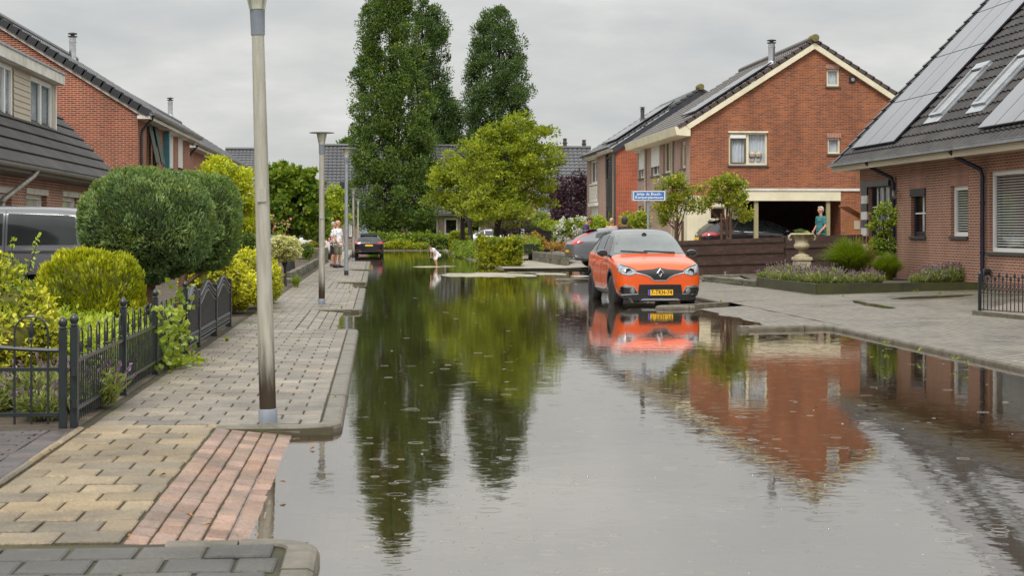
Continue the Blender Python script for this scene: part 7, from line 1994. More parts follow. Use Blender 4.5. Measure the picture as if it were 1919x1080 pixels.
columnar('narrow columnar oak squeezed behind the tallest one, top just in frame', 815, 140, [(2, 780, 800), (30, 772, 838), (80, 770, 842), (130, 772, 844), (175, 776, 842), (200, 790, 866), (240, 792, 872), (290, 800, 874), (340, 800, 880), (400, 805, 880), (430, 815, 870)], 'lf_oak2', 5, 310, 190, group=G)
columnar('columnar oak with a twin-tipped crown above the yellow-green trees', 938, 134, [(8, 932, 940), (28, 896, 958), (60, 886, 972), (100, 884, 984), (140, 868, 994), (180, 866, 1008), (220, 868, 1006), (280, 868, 1006), (340, 872, 1005), (400, 885, 1000), (430, 905, 980)], 'lf_oak2', 8, 420, 205, group=G)
def E(px, py, Y, rpx, rpy, ry=None):
    p = at(px, py, Y); k = Y/F; return ((p.x, p.y, p.z), (rpx*k, (ry or rpx)*k, rpy*k))
# yellow-green trees on the island
b = at(925, 430, 93); tree('ornamental_tree', 'large yellow-green tree with a rounded crown on the hedge island', 'tree', (b.x, b.y, 0),
    [E(950, 335, 93, 88, 82), E(975, 262, 93, 48, 44), E(1000, 300, 92, 46, 60), E(915, 300, 93, 55, 60), E(1018, 240, 93, 18, 20), E(930, 380, 91, 60, 42), E(1000, 360, 93, 40, 34)], 200, .64, 130, .155, 'lf_maple', (.22, .07), seed=21, flat=.5, updir=.2, inner=.3)
b1, b2 = at(867, 430, 99), at(884, 430, 95)
tree('ornamental_tree', 'lower yellow-green tree on two dark stems left of the large one', 'tree', (b1.x, b1.y, 0), [E(865, 345, 98, 58, 48), E(845, 320, 98, 38, 26), E(885, 370, 97, 45, 40), E(832, 372, 98, 28, 22)], 110, .60, 125, .155, 'lf_maple', (.17, .06), seed=23, flat=.5, updir=.2, inner=.3, trunks=[(b1.x, b1.y, 0), (b2.x, b2.y, 0)])
# trees right of centre
b = at(1070, 430, 104); tree('purple_tree', 'dark purple-leaved tree between the pink gable and the scarlet house', 'tree', (b.x, b.y, 0), [E(1072, 372, 104, 36, 46), E(1052, 385, 104, 24, 30), E(1090, 360, 104, 20, 30), E(1070, 405, 103, 36, 20)], 150, .45, 60, .17, 'lf_purple', (.12, .05), seed=31)
b = at(985, 430, 100); tree('purple_shrub', 'low purple shrub behind the black board fence', 'shrub', (b.x-1, b.y+1.5, 0), [E(955, 430, 101, 28, 14), E(975, 422, 101, 16, 10)], 50, .3, 44, .12, 'lf_purple', (.04, .02), seed=33)
b = at(995, 430, 100); tree('conifer_shrub', 'yellow-green upright shrub above the taller black fence', 'shrub', (b.x, b.y+1.2, 0), [E(992, 420, 102, 16, 16), E(1012, 412, 102, 12, 14), E(1035, 425, 102, 22, 12)], 60, .32, 50, .12, 'lf_shrub', (.04, .02), seed=35)
b = at(1034, 430, 84); tree('ball_tree', 'small lime ball-headed tree on a thin stem before the black fence', 'tree', (b.x, b.y, .1), [E(1034, 421, 84, 18, 9), E(1022, 424, 84, 9, 6)], 46, .16, 40, .08, 'lf_lime', (.03, .02), seed=37, nlimb=10)
b = at(999, 470, 86); tree('orange_shrub', 'rounded bush with orange tips beside the cut hedge block', 'shrub', (b.x, b.y, .05), [E(998, 454, 86, 22, 16), E(1010, 460, 86, 14, 12)], 80, .2, 46, .09, 'lf_orangebush', (.03, .02), seed=39)
# ---- hedges ---------------------------------------------------------------
def hedge(label, pts, width, h, mat, n, leaf=.10, seed=1, core='core_dark', wob=.10, name='hedge', z0=0.0, per=10, top_extra=0.0):
    """clipped hedge along a line of points: leafy skin over a twiggy core"""
    t = thing(name, label, 'hedge', (pts[0][0], pts[0][1], z0)); r = np.random.default_rng(seed)
    P = [Vector((p[0], p[1])) for p in pts]; seg = [(b_-a).length for a, b_ in zip(P, P[1:])]; tot = sum(seg)
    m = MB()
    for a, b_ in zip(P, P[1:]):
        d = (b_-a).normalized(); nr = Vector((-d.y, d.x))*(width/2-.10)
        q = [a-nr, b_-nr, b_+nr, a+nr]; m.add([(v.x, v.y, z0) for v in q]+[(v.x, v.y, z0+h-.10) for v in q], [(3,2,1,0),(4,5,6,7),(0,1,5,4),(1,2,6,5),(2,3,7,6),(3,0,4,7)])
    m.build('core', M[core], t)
    C = []
    for _ in range(n):
        s = r.random()*tot; k = 0
        while k < len(seg)-1 and s > seg[k]: s -= seg[k]; k += 1
        d = (P[k+1]-P[k]).normalized(); nr = Vector((-d.y, d.x)); c = P[k]+d*s
        side = r.random(); hh = h+wob*math.sin(c.x*2.3+c.y*1.7)+wob*.7*r.normal()+top_extra*r.random()**4
        if side < .42: o, z = (r.random()*2-1)*width/2, hh
        elif side < .92: o, z = (1 if r.random() < .5 else -1)*width/2*(1+.08*r.normal()), hh*r.random()
        else:
            e = r.random() < .5; c = P[0] if e else P[-1]; o, z = (r.random()*2-1)*width/2, hh*r.random()
            if not e: d = (P[-1]-P[-2]).normalized(); nr = Vector((-d.y, d.x))
            else: d = (P[1]-P[0]).normalized(); nr = Vector((-d.y, d.x))
        C.append((c.x+nr.x*o, c.y+nr.y*o, z0+max(.03, z)))
    C = np.array(C); Rr = np.full(len(C), leaf*1.1)*(.6+.9*r.random(len(C)))
    V, Q = clump_leaves(C, Rr, per, leaf, seed+2, .9, .6, .55, .5, .3)
    link('foliage', np_mesh('foliage', V, Q, M[mat]), t); return t
a = gp(940, 498, .02); hedge('boxy yellow-green hedge block at the near end of the island', [(a.x-.85, a.y+.7), (a.x+.75, a.y+.7)], 1.5, 1.0, 'lf_hedgegold', 1300, .11, 41, 'core_gold', per=9)
q = [(4.95+.25*math.sin(i), 72.5+i*4.4) for i in range(6)]
hedge('low uneven hedge strip along the island kerb behind the block', q, .9, .50, 'lf_hedge', 1100, .13, 43, 'core_dark', .16, per=8)
q = [at(845, 430, 104), at(880, 430, 104)]; hedge('taller yellow hedge at the far end of the island under the two stems', [(v.x, v.y) for v in q], 1.2, 1.15, 'lf_hedgegold', 560, .14, 45, 'core_gold', per=8)
q = [at(770, 430, 122), at(960, 430, 121)]; hedge('long green hedge across the end of the street', [(v.x, v.y) for v in q], 1.4, .85, 'lf_hedge', 900, .17, 47, per=8, top_extra=.3)
q = [at(716, 430, 120.4), at(800, 430, 120.4)]; hedge('low lime ground-cover hedge under the tallest oak', [(v.x, v.y) for v in q], 1.6, .35, 'lf_hedgegold', 600, .16, 49, 'core_gold', .12, per=8)
q = [at(700, 430, 123), at(770, 430, 122)]; hedge('loose green hedge behind the black estate car', [(v.x, v.y) for v in q], 1.4, .75, 'lf_hedge', 500, .2, 51, per=8, top_extra=.4)
b = at(1000, 430, 78); hedge('low lime bedding in the stone planter', [(6.9, 77.5), (7.0, 82)], 1.2, .55, 'lf_shrub', 320, .10, 53, wob=.15, z0=.3, per=8)
# ---- hydrangea ------------------------------------------------------------
b = at(1068, 455, 77); t = tree('hydrangea', 'tall hydrangea covered in cream-white flower heads behind the grey car', 'shrub', (b.x, b.y, .3), [E(1065, 437, 77, 30, 24), E(1085, 425, 77, 22, 18), E(1052, 450, 77, 18, 12)], 120, .24, 34, .12, 'lf_shrub', (.03, .015), seed=55)
r = np.random.default_rng(56); C = crown_ell([E(1065, 434, 76.7, 29, 25), E(1086, 424, 76.7, 20, 17), E(1052, 444, 76.6, 14, 12)], 62, 57, .85, .05); C = C[C[:, 1] < b.y+.3]
V, Q = clump_leaves(C, .11*(.7+.6*r.random(len(C))), 30, .075, 58, 1.1, .4, .8, .3, .7); link('flower_heads', np_mesh('flowers', V, Q, M['fl_white']), t)
b = at(1122, 440, 76); t = tree('hydrangea', 'lime-yellow hydrangea between the man in purple and the white-haired woman', 'shrub', (b.x, b.y, .2), [E(1118, 425, 76, 22, 18), E(1132, 428, 76, 14, 12)], 70, .22, 36, .11, 'lf_lime', (.03, .015), seed=59)
b = at(1190, 440, 62); tree('shrub', 'leafy green shrub behind the dark-haired person', 'shrub', (b.x, b.y, .2), [E(1192, 420, 62, 22, 16), E(1205, 408, 62, 12, 9), E(1172, 412, 63, 12, 10)], 80, .2, 36, .10, 'lf_photinia', (.03, .015), seed=61)
b = at(1040, 462, 75.5); r = np.random.default_rng(5); C = crown_ell([E(1040, 462, 75.5, 16, 7), E(1058, 466, 75.5, 10, 6)], 40, 62, .3); t = thing('flower_bed', 'pink and green bedding flowers at the edge of the stone planter', 'flowers', (b.x, b.y, .36))
V, Q = clump_leaves(C, .14*np.ones(len(C)), 26, .07, 63, .8, .5); link('foliage', np_mesh('f', V, Q, M['lf_orangebush']), t); V, Q = clump_leaves(C[::2]+[0, 0, .06], .10*np.ones(len(C[::2])), 10, .06, 64); link('blossom', np_mesh('f', V, Q, M['fl_pink']), t)
# ---- two staked photinia trees before the fence ----------------------------------
def photinia(label, px, Y, ells, seed, stakes):
    b = at(px, 430, Y); t = tree('photinia_tree', label, 'tree', (b.x, b.y, .22), ells, 78, .20, 42, .10, 'lf_photinia', (.045, .02), 'bark_red', seed, 'staked photinia trees by the carport', aspect=.5, flat=.75, inner=.2, nlimb=26, top=(b.x, b.y, at(px, 335, Y).z))
    for sx in stakes:
        p = at(sx, 430, Y-.1); zt_ = at(sx, 414 if seed % 2 else 400, Y).z; mb = MB(); mb.tube([(p.x, p.y, .0), (p.x, p.y, zt_)], .04, 8); mb.build('stake', M['bark_red'], t, smooth=True)
    mb = MB()
    for zpx in (352, 378):
        zz_ = at(px, zpx, Y).z; e = [at(px-44, 430, Y), at(px+44, 430, Y)]; mb.tube([(e[0].x, e[0].y-.03, zz_), (e[1].x, e[1].y-.03, zz_)], .014, 6)
    mb.build('training_rail', M['bark_red'], t); return t
Y = 51.5
photinia('staked photinia tree, its crown overlapping the blue street sign', 1270, Y, [E(1262, 348, Y, 30, 16, 10), E(1285, 375, Y, 40, 26, 12), E(1248, 385, Y, 22, 34, 10), E(1268, 332, Y, 12, 12, 8), E(1300, 355, Y, 18, 14, 10), E(1240, 362, Y, 14, 14, 8), E(1245, 412, Y, 10, 18, 8)], 71, (1266, 1279))
photinia('staked photinia tree in front of the carport fascia', 1362, Y, [E(1360, 355, Y, 34, 22, 11), E(1385, 375, Y, 26, 30, 12), E(1335, 372, Y, 24, 20, 11), E(1362, 330, Y, 10, 10, 8), E(1390, 350, Y, 18, 16, 10), E(1396, 402, Y, 16, 14, 8), E(1322, 362, Y, 16, 16, 9)], 74, (1352, 1369))
# ---- grasses, lavender, twigs in the timber bed --------------------------------
def blades(c, n, ln, spread, wd, seed, droop=.5, mat='lf_grass'):
    r = np.random.default_rng(seed); V = []; Q = []; b = 0
    a = r.random(n)*2*math.pi; out = spread*(.15+.85*r.random(n)); L_ = ln*(.65+.45*r.random(n)); rb = .12*ln*np.sqrt(r.random(n))
    seg = 5
    for i in range(n):
        dx, dy = math.cos(a[i]), math.sin(a[i]); sxn, syn = -dy, dx
        for k in range(seg+1):
            f = k/seg; rr = rb[i]+out[i]*f**1.35; q_ = out[i]/max(spread, 1e-6); z = L_[i]*(f-(.12+.75*droop*q_*1.5)*f**2.2*.85)
            w = wd*(1-f**1.5)*.5+.001
            for s in (-1, 1): V.append((c[0]+dx*rr+sxn*w*s, c[1]+dy*rr+syn*w*s, c[2]+z))
        for k in range(seg): q = b+2*k; Q.append((q, q+1, q+3, q+2))
        b += 2*(seg+1)
    return np.array(V), np.array(Q)
def grass(label, c, n, ln, spread, wd, seed, mat='lf_grass', group=None, name='grass_clump'):
    t = thing(name, label, 'grass', c, 0, group); V, Q = blades(c, n, ln, spread, wd, seed); link('blades', np_mesh('b', V, Q, M[mat]), t); return t
c = on_plane(1592, 522, (0, 0, .17), (0, 0, 1)); grass('large fountain of green ornamental grass beside the urn', (c.x, c.y, .17), 3600, 1.28, 1.0, .015, 81)
c = on_plane(1672, 526, (0, 0, .17), (0, 0, 1)); grass('second darker tuft of ornamental grass between the two lavender drifts', (c.x, c.y+.4, .17), 2000, .85, .62, .014, 82)
def lavender_mesh(seed, h=.34, rad=.26, n=300):
    r = np.random.default_rng(seed); a = r.random(n)*2*math.pi; d = rad*np.sqrt(r.random(n))
    b = np.stack([np.cos(a)*d*.5, np.sin(a)*d*.5, np.zeros(n)], 1); tip = np.stack([np.cos(a)*d*1.25, np.sin(a)*d*1.25, h*(.6+.5*r.random(n))*(1-.25*(d/rad)**2)], 1)
    P = []; D = []
    for f in (.25, .45, .62, .8): P.append(b+(tip-b)*f+r.normal(size=b.shape)*.015); D.append(tip-b+r.normal(size=b.shape)*.12)
    V1, Q1 = leaf_quads(np.concatenate(P), np.concatenate(D), .085, .28, .2, seed+1)
    k = r.random(n) < .18; t2 = tip[k]; D2 = (tip-b)[k]
    P2 = np.concatenate([t2+D2*.10*j for j in (.2, .75, 1.3)]); D2r = np.concatenate([D2+r.normal(size=D2.shape)*.08]*3)
    V2, Q2 = leaf_quads(P2, D2r, .050, .5, .2, seed+2)
    return V1, Q1, V2, Q2
LAVG = 'lavender bushes in the timber bed'
LAV = []
for s in range(3):
    V1, Q1, V2, Q2 = lavender_mesh(90+s*7); LAV.append((np_mesh('lavender', V1, Q1, M['lf_lavender']), np_mesh('flowers', V2, Q2, M['fl_lavender'])))
def lavender(c, k, rz, i, label, group):
    t = thing('lavender_bush', label, 'lavender', c, rz, group); t.scale = (k, k, k)
    for nm, me in zip(('foliage', 'flower_spikes'), LAV[i % 3]):
        o = bpy.data.objects.new(nm, me); COL.objects.link(o); o.parent = t
rr = random.Random(4)
def bed(px, py): return on_plane(px, py, (0, 0, .17), (0, 0, 1))
for i, (px, py, k) in enumerate([(1437, 527, .9), (1452, 521, 1.0), (1462, 530, 1.0), (1480, 522, 1.1), (1484, 533, 1.0), (1500, 525, 1.05), (1512, 535, 1.05), (1528, 526, 1.1), (1538, 538, 1.05), (1556, 528, 1.05), (1566, 537, .95), (1592, 537, .9), (1618, 534, .9), (1640, 533, .8)]):
    c = bed(px, py); lavender((c.x, c.y, .17), k*rr.uniform(.9, 1.1), rr.uniform(0, 6), i, 'lavender bush of the drift in front of the stone urn', LAVG)
for i, (px, py, k) in enumerate([(1712, 533, .8), (1735, 532, 1.1), (1752, 530, 1.25), (1772, 531, 1.3), (1790, 530, 1.3), (1808, 531, 1.25), (1828, 531, 1.1)]):
    c = bed(px, py); lavender((c.x, c.y-.35, .17), k, rr.uniform(0, 6), i, 'lavender bush of the drift against the pink brick wall', 'lavender bushes against the brick wall')
# orange dogwood twigs and the leafy shrub by the window
c = at(1616, 490, 43.5); t = thing('dogwood', 'bare orange-stemmed dogwood beside the chequered board', 'shrub', (c.x, c.y, .17)); mb = MB()
for i in range(46):
    a = rr.uniform(0, 6.28); s = rr.uniform(.1, .42); hgt = rr.uniform(.7, 1.35); x, y = c.x+math.cos(a)*.12, c.y+math.sin(a)*.12
    mb.tube([(x, y, .15), (x+math.cos(a)*s*.5, y+math.sin(a)*s*.5, hgt*.6), (x+math.cos(a)*s, y+math.sin(a)*s*.6, hgt)], [.009, .008, .004], 5)
mb.build('twigs', M['twig_orange'], t)
b = at(1655, 500, 42.5); tree('shrub', 'tall thin leafy shrub in front of the dark framed window', 'shrub', (b.x, b.y, .17), [E(1652, 392, 42.5, 17, 18, 12), E(1668, 415, 42.5, 12, 24, 10), E(1640, 420, 42.5, 12, 16, 10), E(1655, 465, 42.5, 24, 28, 14), E(1660, 435, 42.5, 14, 20, 10)], 78, .13, 22, .085, 'lf_shrub', (.025, .012), seed=84, inner=.1, nlimb=40, fork=.1) if False else tree('shrub', 'tall thin leafy shrub in front of the dark framed window', 'shrub', (b.x, b.y, .17), [E(1652, 392, 42.5, 17, 18, 12), E(1668, 415, 42.5, 12, 24, 10), E(1640, 420, 42.5, 12, 16, 10), E(1655, 465, 42.5, 24, 28, 14), E(1660, 435, 42.5, 14, 20, 10)], 78, .13, 22, .085, 'lf_shrub', (.025, .012), seed=84, inner=.1, nlimb=40)
# plants in the urn
t = thing('urn_plant', 'blue-green spiky plant growing in the stone urn', 'plant', (URN[0], URN[1], URN[2]-.05))
V, Q = blades((URN[0]-.06, URN[1], URN[2]-.05), 260, .20, .22, .012, 85, .35); link('blades', np_mesh('b', V, Q, M['lf_cypress']), t)
V, Q = blades((URN[0]+.12, URN[1], URN[2]-.05), 160, .15, .16, .012, 86, .5); link('blades', np_mesh('b', V, Q, M['lf_willow']), t)
# ---------------------------------------------------------------- left gardens
def conifer(label, c, rad, mat, core, n, ln, seed, trunk=None, wd=.36, sq=3.0, name='conifer_tree', cat='tree', up=.8, cells=420, deep=.032, taper=.22, group=None, rough=.03):
    """clipped conifer: feathery sprays standing out of a twiggy core; sq > 2 squares the ball"""
    g = (c[0], c[1], 0); t = thing(name, label, cat, g, 0, group); r = np.random.default_rng(seed); rad = np.array(rad)
    d = sphere_pts(r, n); k = (np.abs(d)**sq).sum(axis=1)**(-1/sq); S = d*k[:, None]; tp_ = 1-taper*np.maximum(0, -S[:, 2])**1.5; S[:, :2] *= tp_[:, None]
    w_ = 1+rough*(np.sin(S[:, 0]*5+S[:, 2]*3)+np.sin(S[:, 1]*6-S[:, 2]*4))
    cc = S[r.choice(n, cells, replace=False)]*rad; Sr = S*rad; near = np.empty(n); own = np.empty(n, dtype=int)
    for i0 in range(0, n, 2000):
        dd = ((Sr[i0:i0+2000, None, :]-cc[None])**2).sum(-1); own[i0:i0+2000] = dd.argmin(1); near[i0:i0+2000] = np.sqrt(dd.min(1))
    f = np.minimum(1.4, near/np.percentile(near, 80)); tuft = r.normal(size=(cells, 3))*.35; tall = r.random(cells)*deep*.8
    P = np.array(c)+S*rad*w_[:, None]*(1+.02*r.normal(size=n))[:, None]+unit(S/rad)*(tall[own]-deep*f**2+deep*.3)[:, None]
    Dn = unit(S/rad)*.75+r.normal(size=(n, 3))*.2+tuft[own]; Dn[:, 2] += up
    sz = ln*(.65+.6*r.random(n))
    V1, Q1 = leaf_quads(P, Dn, sz, wd, .0, seed+1, .05)
    # two side sprigs on every spray make it feathery
    side = r.normal(size=(n, 3))*.5
    V2, Q2 = leaf_quads(P-unit(Dn)*(sz*.15)[:, None]+side*ln*.16, Dn+side*.7, sz*.7, wd, .0, seed+2, .05)
    V3, Q3 = leaf_quads(P-unit(Dn)*(sz*.1)[:, None]-side*ln*.16, Dn-side*.7, sz*.7, wd, .0, seed+3, .05)
    V, Q = join([(V1, Q1), (V2, Q2), (V3, Q3)])
    link('foliage', np_mesh('f', V, Q, M[mat]), t)
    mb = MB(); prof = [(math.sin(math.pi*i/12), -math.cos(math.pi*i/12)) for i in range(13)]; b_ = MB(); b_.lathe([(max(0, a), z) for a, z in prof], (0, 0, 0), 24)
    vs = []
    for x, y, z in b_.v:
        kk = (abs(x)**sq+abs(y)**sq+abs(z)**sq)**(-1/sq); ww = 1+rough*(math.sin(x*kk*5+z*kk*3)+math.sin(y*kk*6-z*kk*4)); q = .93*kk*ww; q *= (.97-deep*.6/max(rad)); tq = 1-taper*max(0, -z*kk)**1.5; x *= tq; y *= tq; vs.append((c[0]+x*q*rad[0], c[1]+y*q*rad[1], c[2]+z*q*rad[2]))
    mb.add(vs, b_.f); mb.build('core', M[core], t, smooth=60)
    if trunk:
        for (tx, ty, tr_) in trunk:
            m = trunk_mb((tx, ty, -.1), (c[0]*.4+tx*.6, c[1]*.4+ty*.6, c[2]), tr_, tr_*.7, [(c[0]+q*rad[0]*.6, c[1]+w2*rad[1]*.6, c[2]-rad[2]*.55) for q, w2 in ((1, 0), (-1, .3), (.3, -1), (-.4, 1))], seed, .1, .3); m.build('trunk', M['bark_red'], t, smooth=60)
    return t
Y = 22.0; k = Y/F; c = at(277, 425, Y)
tb = at(283, 430, Y-.1); conifer('big clipped blue-green conifer with a boxy rounded head', (c.x, c.y, c.z), (120*k, 110*k, 104*k), 'lf_cypress', 'core_dark', 24000, .060, 101, [(tb.x, tb.y, .085)], sq=2.6, up=.7, wd=.30, rough=.03, taper=.34)
Y = 25.0; k = Y/F; c = at(372, 418, Y); tb = at(335, 430, Y-.5)
conifer('second clipped conifer, greener, close behind the big blue-green one', (c.x, c.y, c.z), (76*k, 80*k, 88*k), 'lf_cypress2', 'core_dark', 14000, .064, 103, [(tb.x, tb.y, .075)], sq=3.2, up=.7, wd=.30)
Y = 18.6; k = Y/F; c = at(171, 540, Y)
conifer('golden yellow clipped conifer bush in front of the grey van', (c.x, c.y, .55), (91*k, 86*k, .60), 'lf_gold', 'core_gold', 11000, .075, 105, sq=3.6, up=1.3, wd=.26, rough=.03, taper=.06, name='conifer_bush', cat='shrub')
# golden euonymus hedge
def mound(label, ells, n, mat, leaf, seed, core='core_gold', name='shrub', cat='shrub', per=9, cl=.10, group=None, aspect=.6, extra=None):
    c0 = ells[0][0]; t = thing(name, label, cat, (c0[0], c0[1], 0), 0, group)
    C = crown_ell(ells, n, seed, .88, .05); C = C[C[:, 2] > .02]; r = np.random.default_rng(seed)
    V, Q = clump_leaves(C, cl*(.6+.8*r.random(len(C))), per, leaf, seed+1, .9, .5, aspect, .5, .2); parts = [(V, Q)]
    link('foliage', np_mesh('f', V, Q, M[mat]), t)
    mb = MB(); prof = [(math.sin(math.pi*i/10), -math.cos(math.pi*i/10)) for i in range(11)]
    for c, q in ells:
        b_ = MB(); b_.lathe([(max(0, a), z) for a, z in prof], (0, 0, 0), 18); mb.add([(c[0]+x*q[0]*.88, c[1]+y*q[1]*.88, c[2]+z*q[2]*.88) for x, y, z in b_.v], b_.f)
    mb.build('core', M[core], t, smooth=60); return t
mound('long golden-yellow euonymus hedge beside the pavement behind the first lamp post', [E(400, 525, 28, 62, 50, 40), E(470, 520, 31, 52, 46, 60), E(440, 510, 30, 60, 42, 60), E(500, 530, 33, 26, 38, 50), E(430, 545, 29, 70, 34, 50)], 2300, 'lf_euonymus', .062, 111, cl=.085, per=10)
mound('yellow shrub spilling against the left edge of the photo', [E(35, 590, 15.2, 62, 60), E(-40, 560, 15.4, 80, 90), E(70, 625, 15.0, 42, 50), E(15, 640, 14.9, 60, 60)], 900, 'lf_privet', .062, 113, cl=.075, per=9)
# upright shoots of the same kind
t = thing('shrub_shoots', 'tall yellow-green shoots rising in front of the grey van', 'shrub', tuple(at(20, 600, 15.6))); mb = MB(); Ps, Ds = [], []; rs = np.random.default_rng(9)
for (x0, y0, x1, y1) in ((18, 560, 22, 440), (12, 560, 45, 500), (30, 570, 74, 438), (20, 560, -5, 470), (40, 570, 38, 490)):
    p, q = at(x0, y0, 15.6), at(x1, y1, 15.6); mb.tube([p, p.lerp(q, .5)+Vector((.01, .02, 0)), q], [.007, .005, .002], 5)
    for i in range(26): f = rs.random()**.7; v = p.lerp(q, f); Ps.append((v.x+rs.normal()*.02, v.y+rs.normal()*.02, v.z)); Ds.append((rs.normal()*.7, rs.normal()*.7, .6))
mb.build('stem', M['bark'], t); V, Q = leaf_quads(np.array(Ps), np.array(Ds), .062, .5, .4, 10); link('foliage', np_mesh('f', V, Q, M['lf_lime']), t)
a, b2_ = at(120, 430, 17.6), at(295, 430, 17.6)
t = hedge('low lime-green ground cover between the railing and the clipped conifers', [(-4.75, 17.5), (-2.55, 17.5)], 2.3, .52, 'lf_lime', 1500, .062, 115, wob=.05, name='ground_cover', per=8)
hedge('low lime-green planting along the inside of the railing', [(-2.45, 14.8), (-2.42, 18.6)], .3, .42, 'lf_lime', 420, .055, 116, wob=.06, name='ground_cover', per=8)
rr = random.Random(14)
for i in range(9):
    x, y = -4.7+.30*i+rr.uniform(-.06, .06), 13.1+rr.uniform(0, .9); lavender((x, y, 0), rr.uniform(.85, 1.15), rr.uniform(0, 6), i, 'lavender bush growing behind the iron gate', 'lavender bushes behind the gate')
for i in range(5):
    x, y = -2.5+rr.uniform(-.08, .08), 13.0+.42*i; lavender((x, y, 0), rr.uniform(.6, .8), rr.uniform(0, 6), i, 'small lavender bush growing against the inside of the railing', 'lavender bushes along the railing')
# ivy through the railing
t = thing('ivy', 'bright green ivy climbing through the iron railing onto the pavement', 'ivy', (-2.1, 18.3, 0)); r = np.random.default_rng(17)
n = 300; P = np.stack([-2.14+.06*r.normal(size=n)+.04, 18.0+.62*r.normal(size=n), np.abs(.30+.20*r.normal(size=n))+.02], 1); P2 = np.stack([-2.02+.09*r.normal(size=90), 17.4+.9*r.random(90), .03+.05*r.random(90)], 1)
P = np.concatenate([P, P2]); V, Q = leaf_quads(P, np.stack([.6*np.ones(len(P)), r.normal(size=len(P))*.8, r.normal(size=len(P))*.6], 1), .075, .95, .2, 18); link('foliage', np_mesh('f', V, Q, M['lf_shrub']), t)
mb = MB()
for i in range(7): y = 17.5+.2*i; mb.tube([(-2.13, y, .0), (-2.12, y+.08, .25), (-2.14, y-.05, .55)], .005, 5)
mb.build('stem', M['bark'], t)
# trees behind the hedge
b = at(420, 430, 47); tree('robinia_tree', 'bright yellow-green robinia behind the second clipped conifer', 'tree', (b.x, b.y, 0), [E(405, 320, 47, 38, 26), E(440, 345, 46, 46, 40), E(455, 400, 46, 36, 46), E(405, 380, 47, 40, 50), E(470, 440, 46, 24, 30)], 190, .28, 60, .11, 'lf_robinia', (.08, .03), seed=121, inner=.3)
b = at(548, 430, 56); tree('broadleaf_tree', 'dense round-headed green tree with large leaves left of the second lamp post', 'tree', (b.x, b.y, 0), [E(545, 385, 56, 55, 58), E(530, 340, 56, 36, 30), E(575, 350, 56, 30, 34), E(585, 405, 56, 26, 34), E(510, 400, 56, 30, 40)], 240, .26, 46, .17, 'lf_lindengreen', (.10, .04), seed=123, aspect=.8, inner=.35)
b = at(622, 430, 78); tree('broadleaf_tree', 'lighter green tree between the second and third lamp posts', 'tree', (b.x, b.y, 0), [E(622, 385, 78, 24, 36), E(612, 410, 78, 24, 28), E(632, 400, 78, 16, 24)], 120, .30, 46, .16, 'lf_lime', (.09, .04), seed=125, inner=.3)
b = at(648, 430, 128); tree('broadleaf_tree', 'small dark tree top showing above the grey roof beside the tallest oak', 'tree', (b.x, b.y+16, 0), [E(648, 290, 144, 12, 30), E(652, 330, 144, 14, 40)], 60, .5, 50, .26, 'lf_oak', (.15, .05), seed=126)
b = at(535, 500, 43); tree('willow_standard', 'pale variegated willow ball on a short stem by the pavement', 'shrub', (b.x, b.y, 0), [E(534, 466, 43, 29, 25)], 170, .09, 46, .055, 'lf_willow', (.04, .03), seed=127, inner=.55, nlimb=14, rough=.06, updir=.1)
b = at(463, 455, 40); mound('dark green clipped box ball behind the golden hedge', [E(465, 455, 40, 14, 18)], 260, 'lf_oak', .05, 129, 'core_dark', 'box_ball', per=9, cl=.06)
b = at(575, 450, 62); mound('deep green rounded shrub beside the white car', [E(572, 420, 63, 22, 22), E(600, 432, 62, 18, 20)], 420, 'lf_lindengreen', .09, 131, 'core_dark', per=8, cl=.12)
mound('clipped orange-topped bedding in the dark brick planter', [E(594, 458, 75, 15, 6, 18)], 260, 'lf_orangebush', .06, 133, name='bedding', per=8, cl=.07)
mound('grey-green bushes along the pavement past the brick planter', [E(630, 452, 90, 14, 14), E(608, 450, 92, 14, 16)], 260, 'lf_hedge', .10, 135, 'core_dark', per=8, cl=.14)
# hollyhocks
t = thing('hollyhock', 'hollyhock spikes with pink flowers in front of the round-headed tree', 'flowers', tuple(at(530, 470, 47))); mb = MB(); P1, P2 = [], []
for (x0, x1, y1) in ((514, 512, 404), (532, 528, 412), (528, 540, 410)):
    p, q = at(x0, 470, 47), at(x1, y1, 47); mb.tube([p, q], [.012, .006], 5)
    for i in range(40):
        f = rs.random(); v = p.lerp(q, f); (P2 if rs.random() < .4 and f > .35 else P1).append((v.x+rs.normal()*.06, v.y+rs.normal()*.06, v.z))
mb.build('stem', M['lf_shrub'], t); V, Q = leaf_quads(np.array(P1), rs.normal(size=(len(P1), 3)), .10, .7, .5, 11); link('foliage', np_mesh('f', V, Q, M['lf_shrub']), t); V, Q = leaf_quads(np.array(P2), rs.normal(size=(len(P2), 3)), .08, .9, .2, 12); link('blossom', np_mesh('f', V, Q, M['fl_pink']), t)
grass('narrow upright yellow grass at the end of the willow bed', tuple(at(555, 510, 42).xy)+(.0,), 160, .42, .22, .012, 141)
c = gp(573, 492, .1); mound('purple-flowered bedding beside the willow', [E(575, 470, 46, 12, 14)], 120, 'lf_hedge', .06, 143, 'core_dark', 'bedding', per=7, cl=.08)
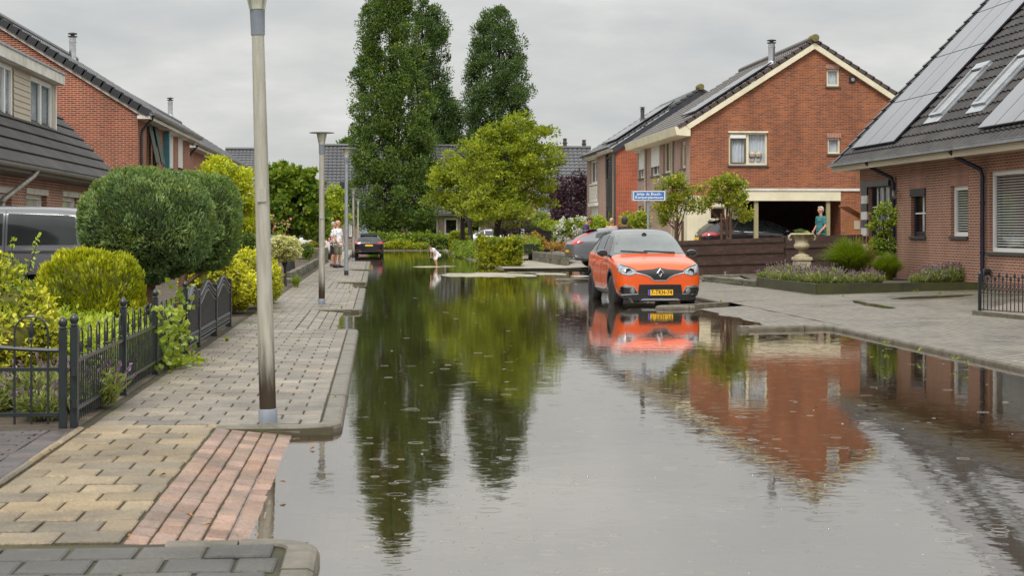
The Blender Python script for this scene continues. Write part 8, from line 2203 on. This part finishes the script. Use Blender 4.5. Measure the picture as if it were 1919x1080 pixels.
# ---------------------------------------------------------------- weeds and fallen leaves
WG = 'weeds in the joints of the pavement'
def weed(px, py, n, s, z=0.0, seed=0):
    p = gp(px, py, z); t = thing('weed_tuft', 'small weed tuft growing from a joint in the paving', 'weed', (p.x, p.y, z), 0, WG)
    s *= random.uniform(.35, .8); n = int(n*random.uniform(.3, .9)); V, Q = blades((p.x, p.y, z), n, s, s*1.2, s*.12, seed, .5); link('blades', np_mesh('b', V, Q, M['lf_shrub']), t)
for i, (px, py, s, z) in enumerate([(350, 672, .05, 0), (452, 697, .06, 0), (630, 672, .06, 0), (560, 640, .05, 0), (628, 744, .06, 0), (470, 610, .06, 0), (1715, 549, .16, .08), (1580, 556, .10, .05), (1490, 548, .12, .04), (1443, 540, .10, .04), (1762, 551, .12, .1), (1808, 549, .10, .1), (1350, 566, .16, 0), (1660, 646, .14, 0), (1718, 662, .16, 0), (1790, 676, .14, 0), (1812, 683, .12, 0), (640, 578, .12, 0), (425, 640, .14, 0), (372, 668, .14, 0), (318, 700, .10, 0), (655, 548, .12, 0)]):
    weed(px, py, 26, s, z, 200+i)
M['dead_leaf'] = pm('dead_leaf', (.36, .15, .03), (.24, .10, .02), 30, .6)
for i, (px, py, z) in enumerate([(640, 650, .004), (598, 700, .004), (583, 838, -.055), (585, 842, -.055), (390, 985, .004), (355, 968, .004), (305, 892, .004), (95, 845, .004), (530, 905, .0), (240, 1008, .004), (1530, 760, WZ+.004), (880, 780, WZ+.004)]):
    p = gp(px, py, z); t = None; r = np.random.default_rng(300+i)
    V, Q = leaf_quads(np.array([[p.x, p.y, p.z+.008]]), np.array([[r.normal(), r.normal(), .05]]), .045, .6, 3.0, 310+i, .2)
    o = link('fallen_leaf', np_mesh('l', V, Q, M['dead_leaf'])); tag(o, 'small fallen brown leaf lying on the wet paving or water', 'leaf', 'fallen leaves')
# ---------------------------------------------------------------- rain striking the flood: ring ripples and beads
def raindrops(n=400):
    r = np.random.default_rng(77); V = []; Q = []; b = 0; k = 0
    na, nb = 18, 5
    while k < n:
        py = 505+575*r.random()**1.0; px = 480+1440*r.random(); p = gp(px, py, WZ)
        if not (-.1 < p.x < (6.5 if not 25 < p.y < 31 else 5.6)) or p.y > 46: continue
        k += 1; ring = r.random() < .75
        if ring:
            R_ = .014+.042*r.random()**1.5; w_ = .0045+.003*r.random(); h = .0004+.0010*r.random()**2
            prof = [(-w_, -.0005), (-w_*.5, h*.75), (0, h), (w_*.5, h*.75), (w_, -.0005)]
            for i in range(na):
                a = 2*math.pi*i/na
                for o, z in prof: V.append((p.x+(R_+o)*math.cos(a), p.y+(R_+o)*math.sin(a), WZ+z))
            for i in range(na):
                for j in range(nb-1): Q.append((b+i*nb+j, b+((i+1) % na)*nb+j, b+((i+1) % na)*nb+j+1, b+i*nb+j+1))
            b += na*nb
        if not ring:
            R_ = .004+.008*r.random()**2; h = R_*(.25+.3*r.random())
            for z, q in ((-.001, 1.0), (h*.55, .85), (h*.9, .45), (h, .05)):
                for i in range(8): a = 2*math.pi*i/8; V.append((p.x+R_*q*math.cos(a), p.y+R_*q*math.sin(a), WZ+z))
            for j in range(3):
                for i in range(8): Q.append((b+j*8+i, b+j*8+(i+1) % 8, b+(j+1)*8+(i+1) % 8, b+(j+1)*8+i))
            b += 32
    o = link('raindrop_rings', np_mesh('rings', V, Q, M['drop'], True)); tag(o, 'rings and beads where raindrops strike the flood water', 'raindrops', kind='stuff')
raindrops()
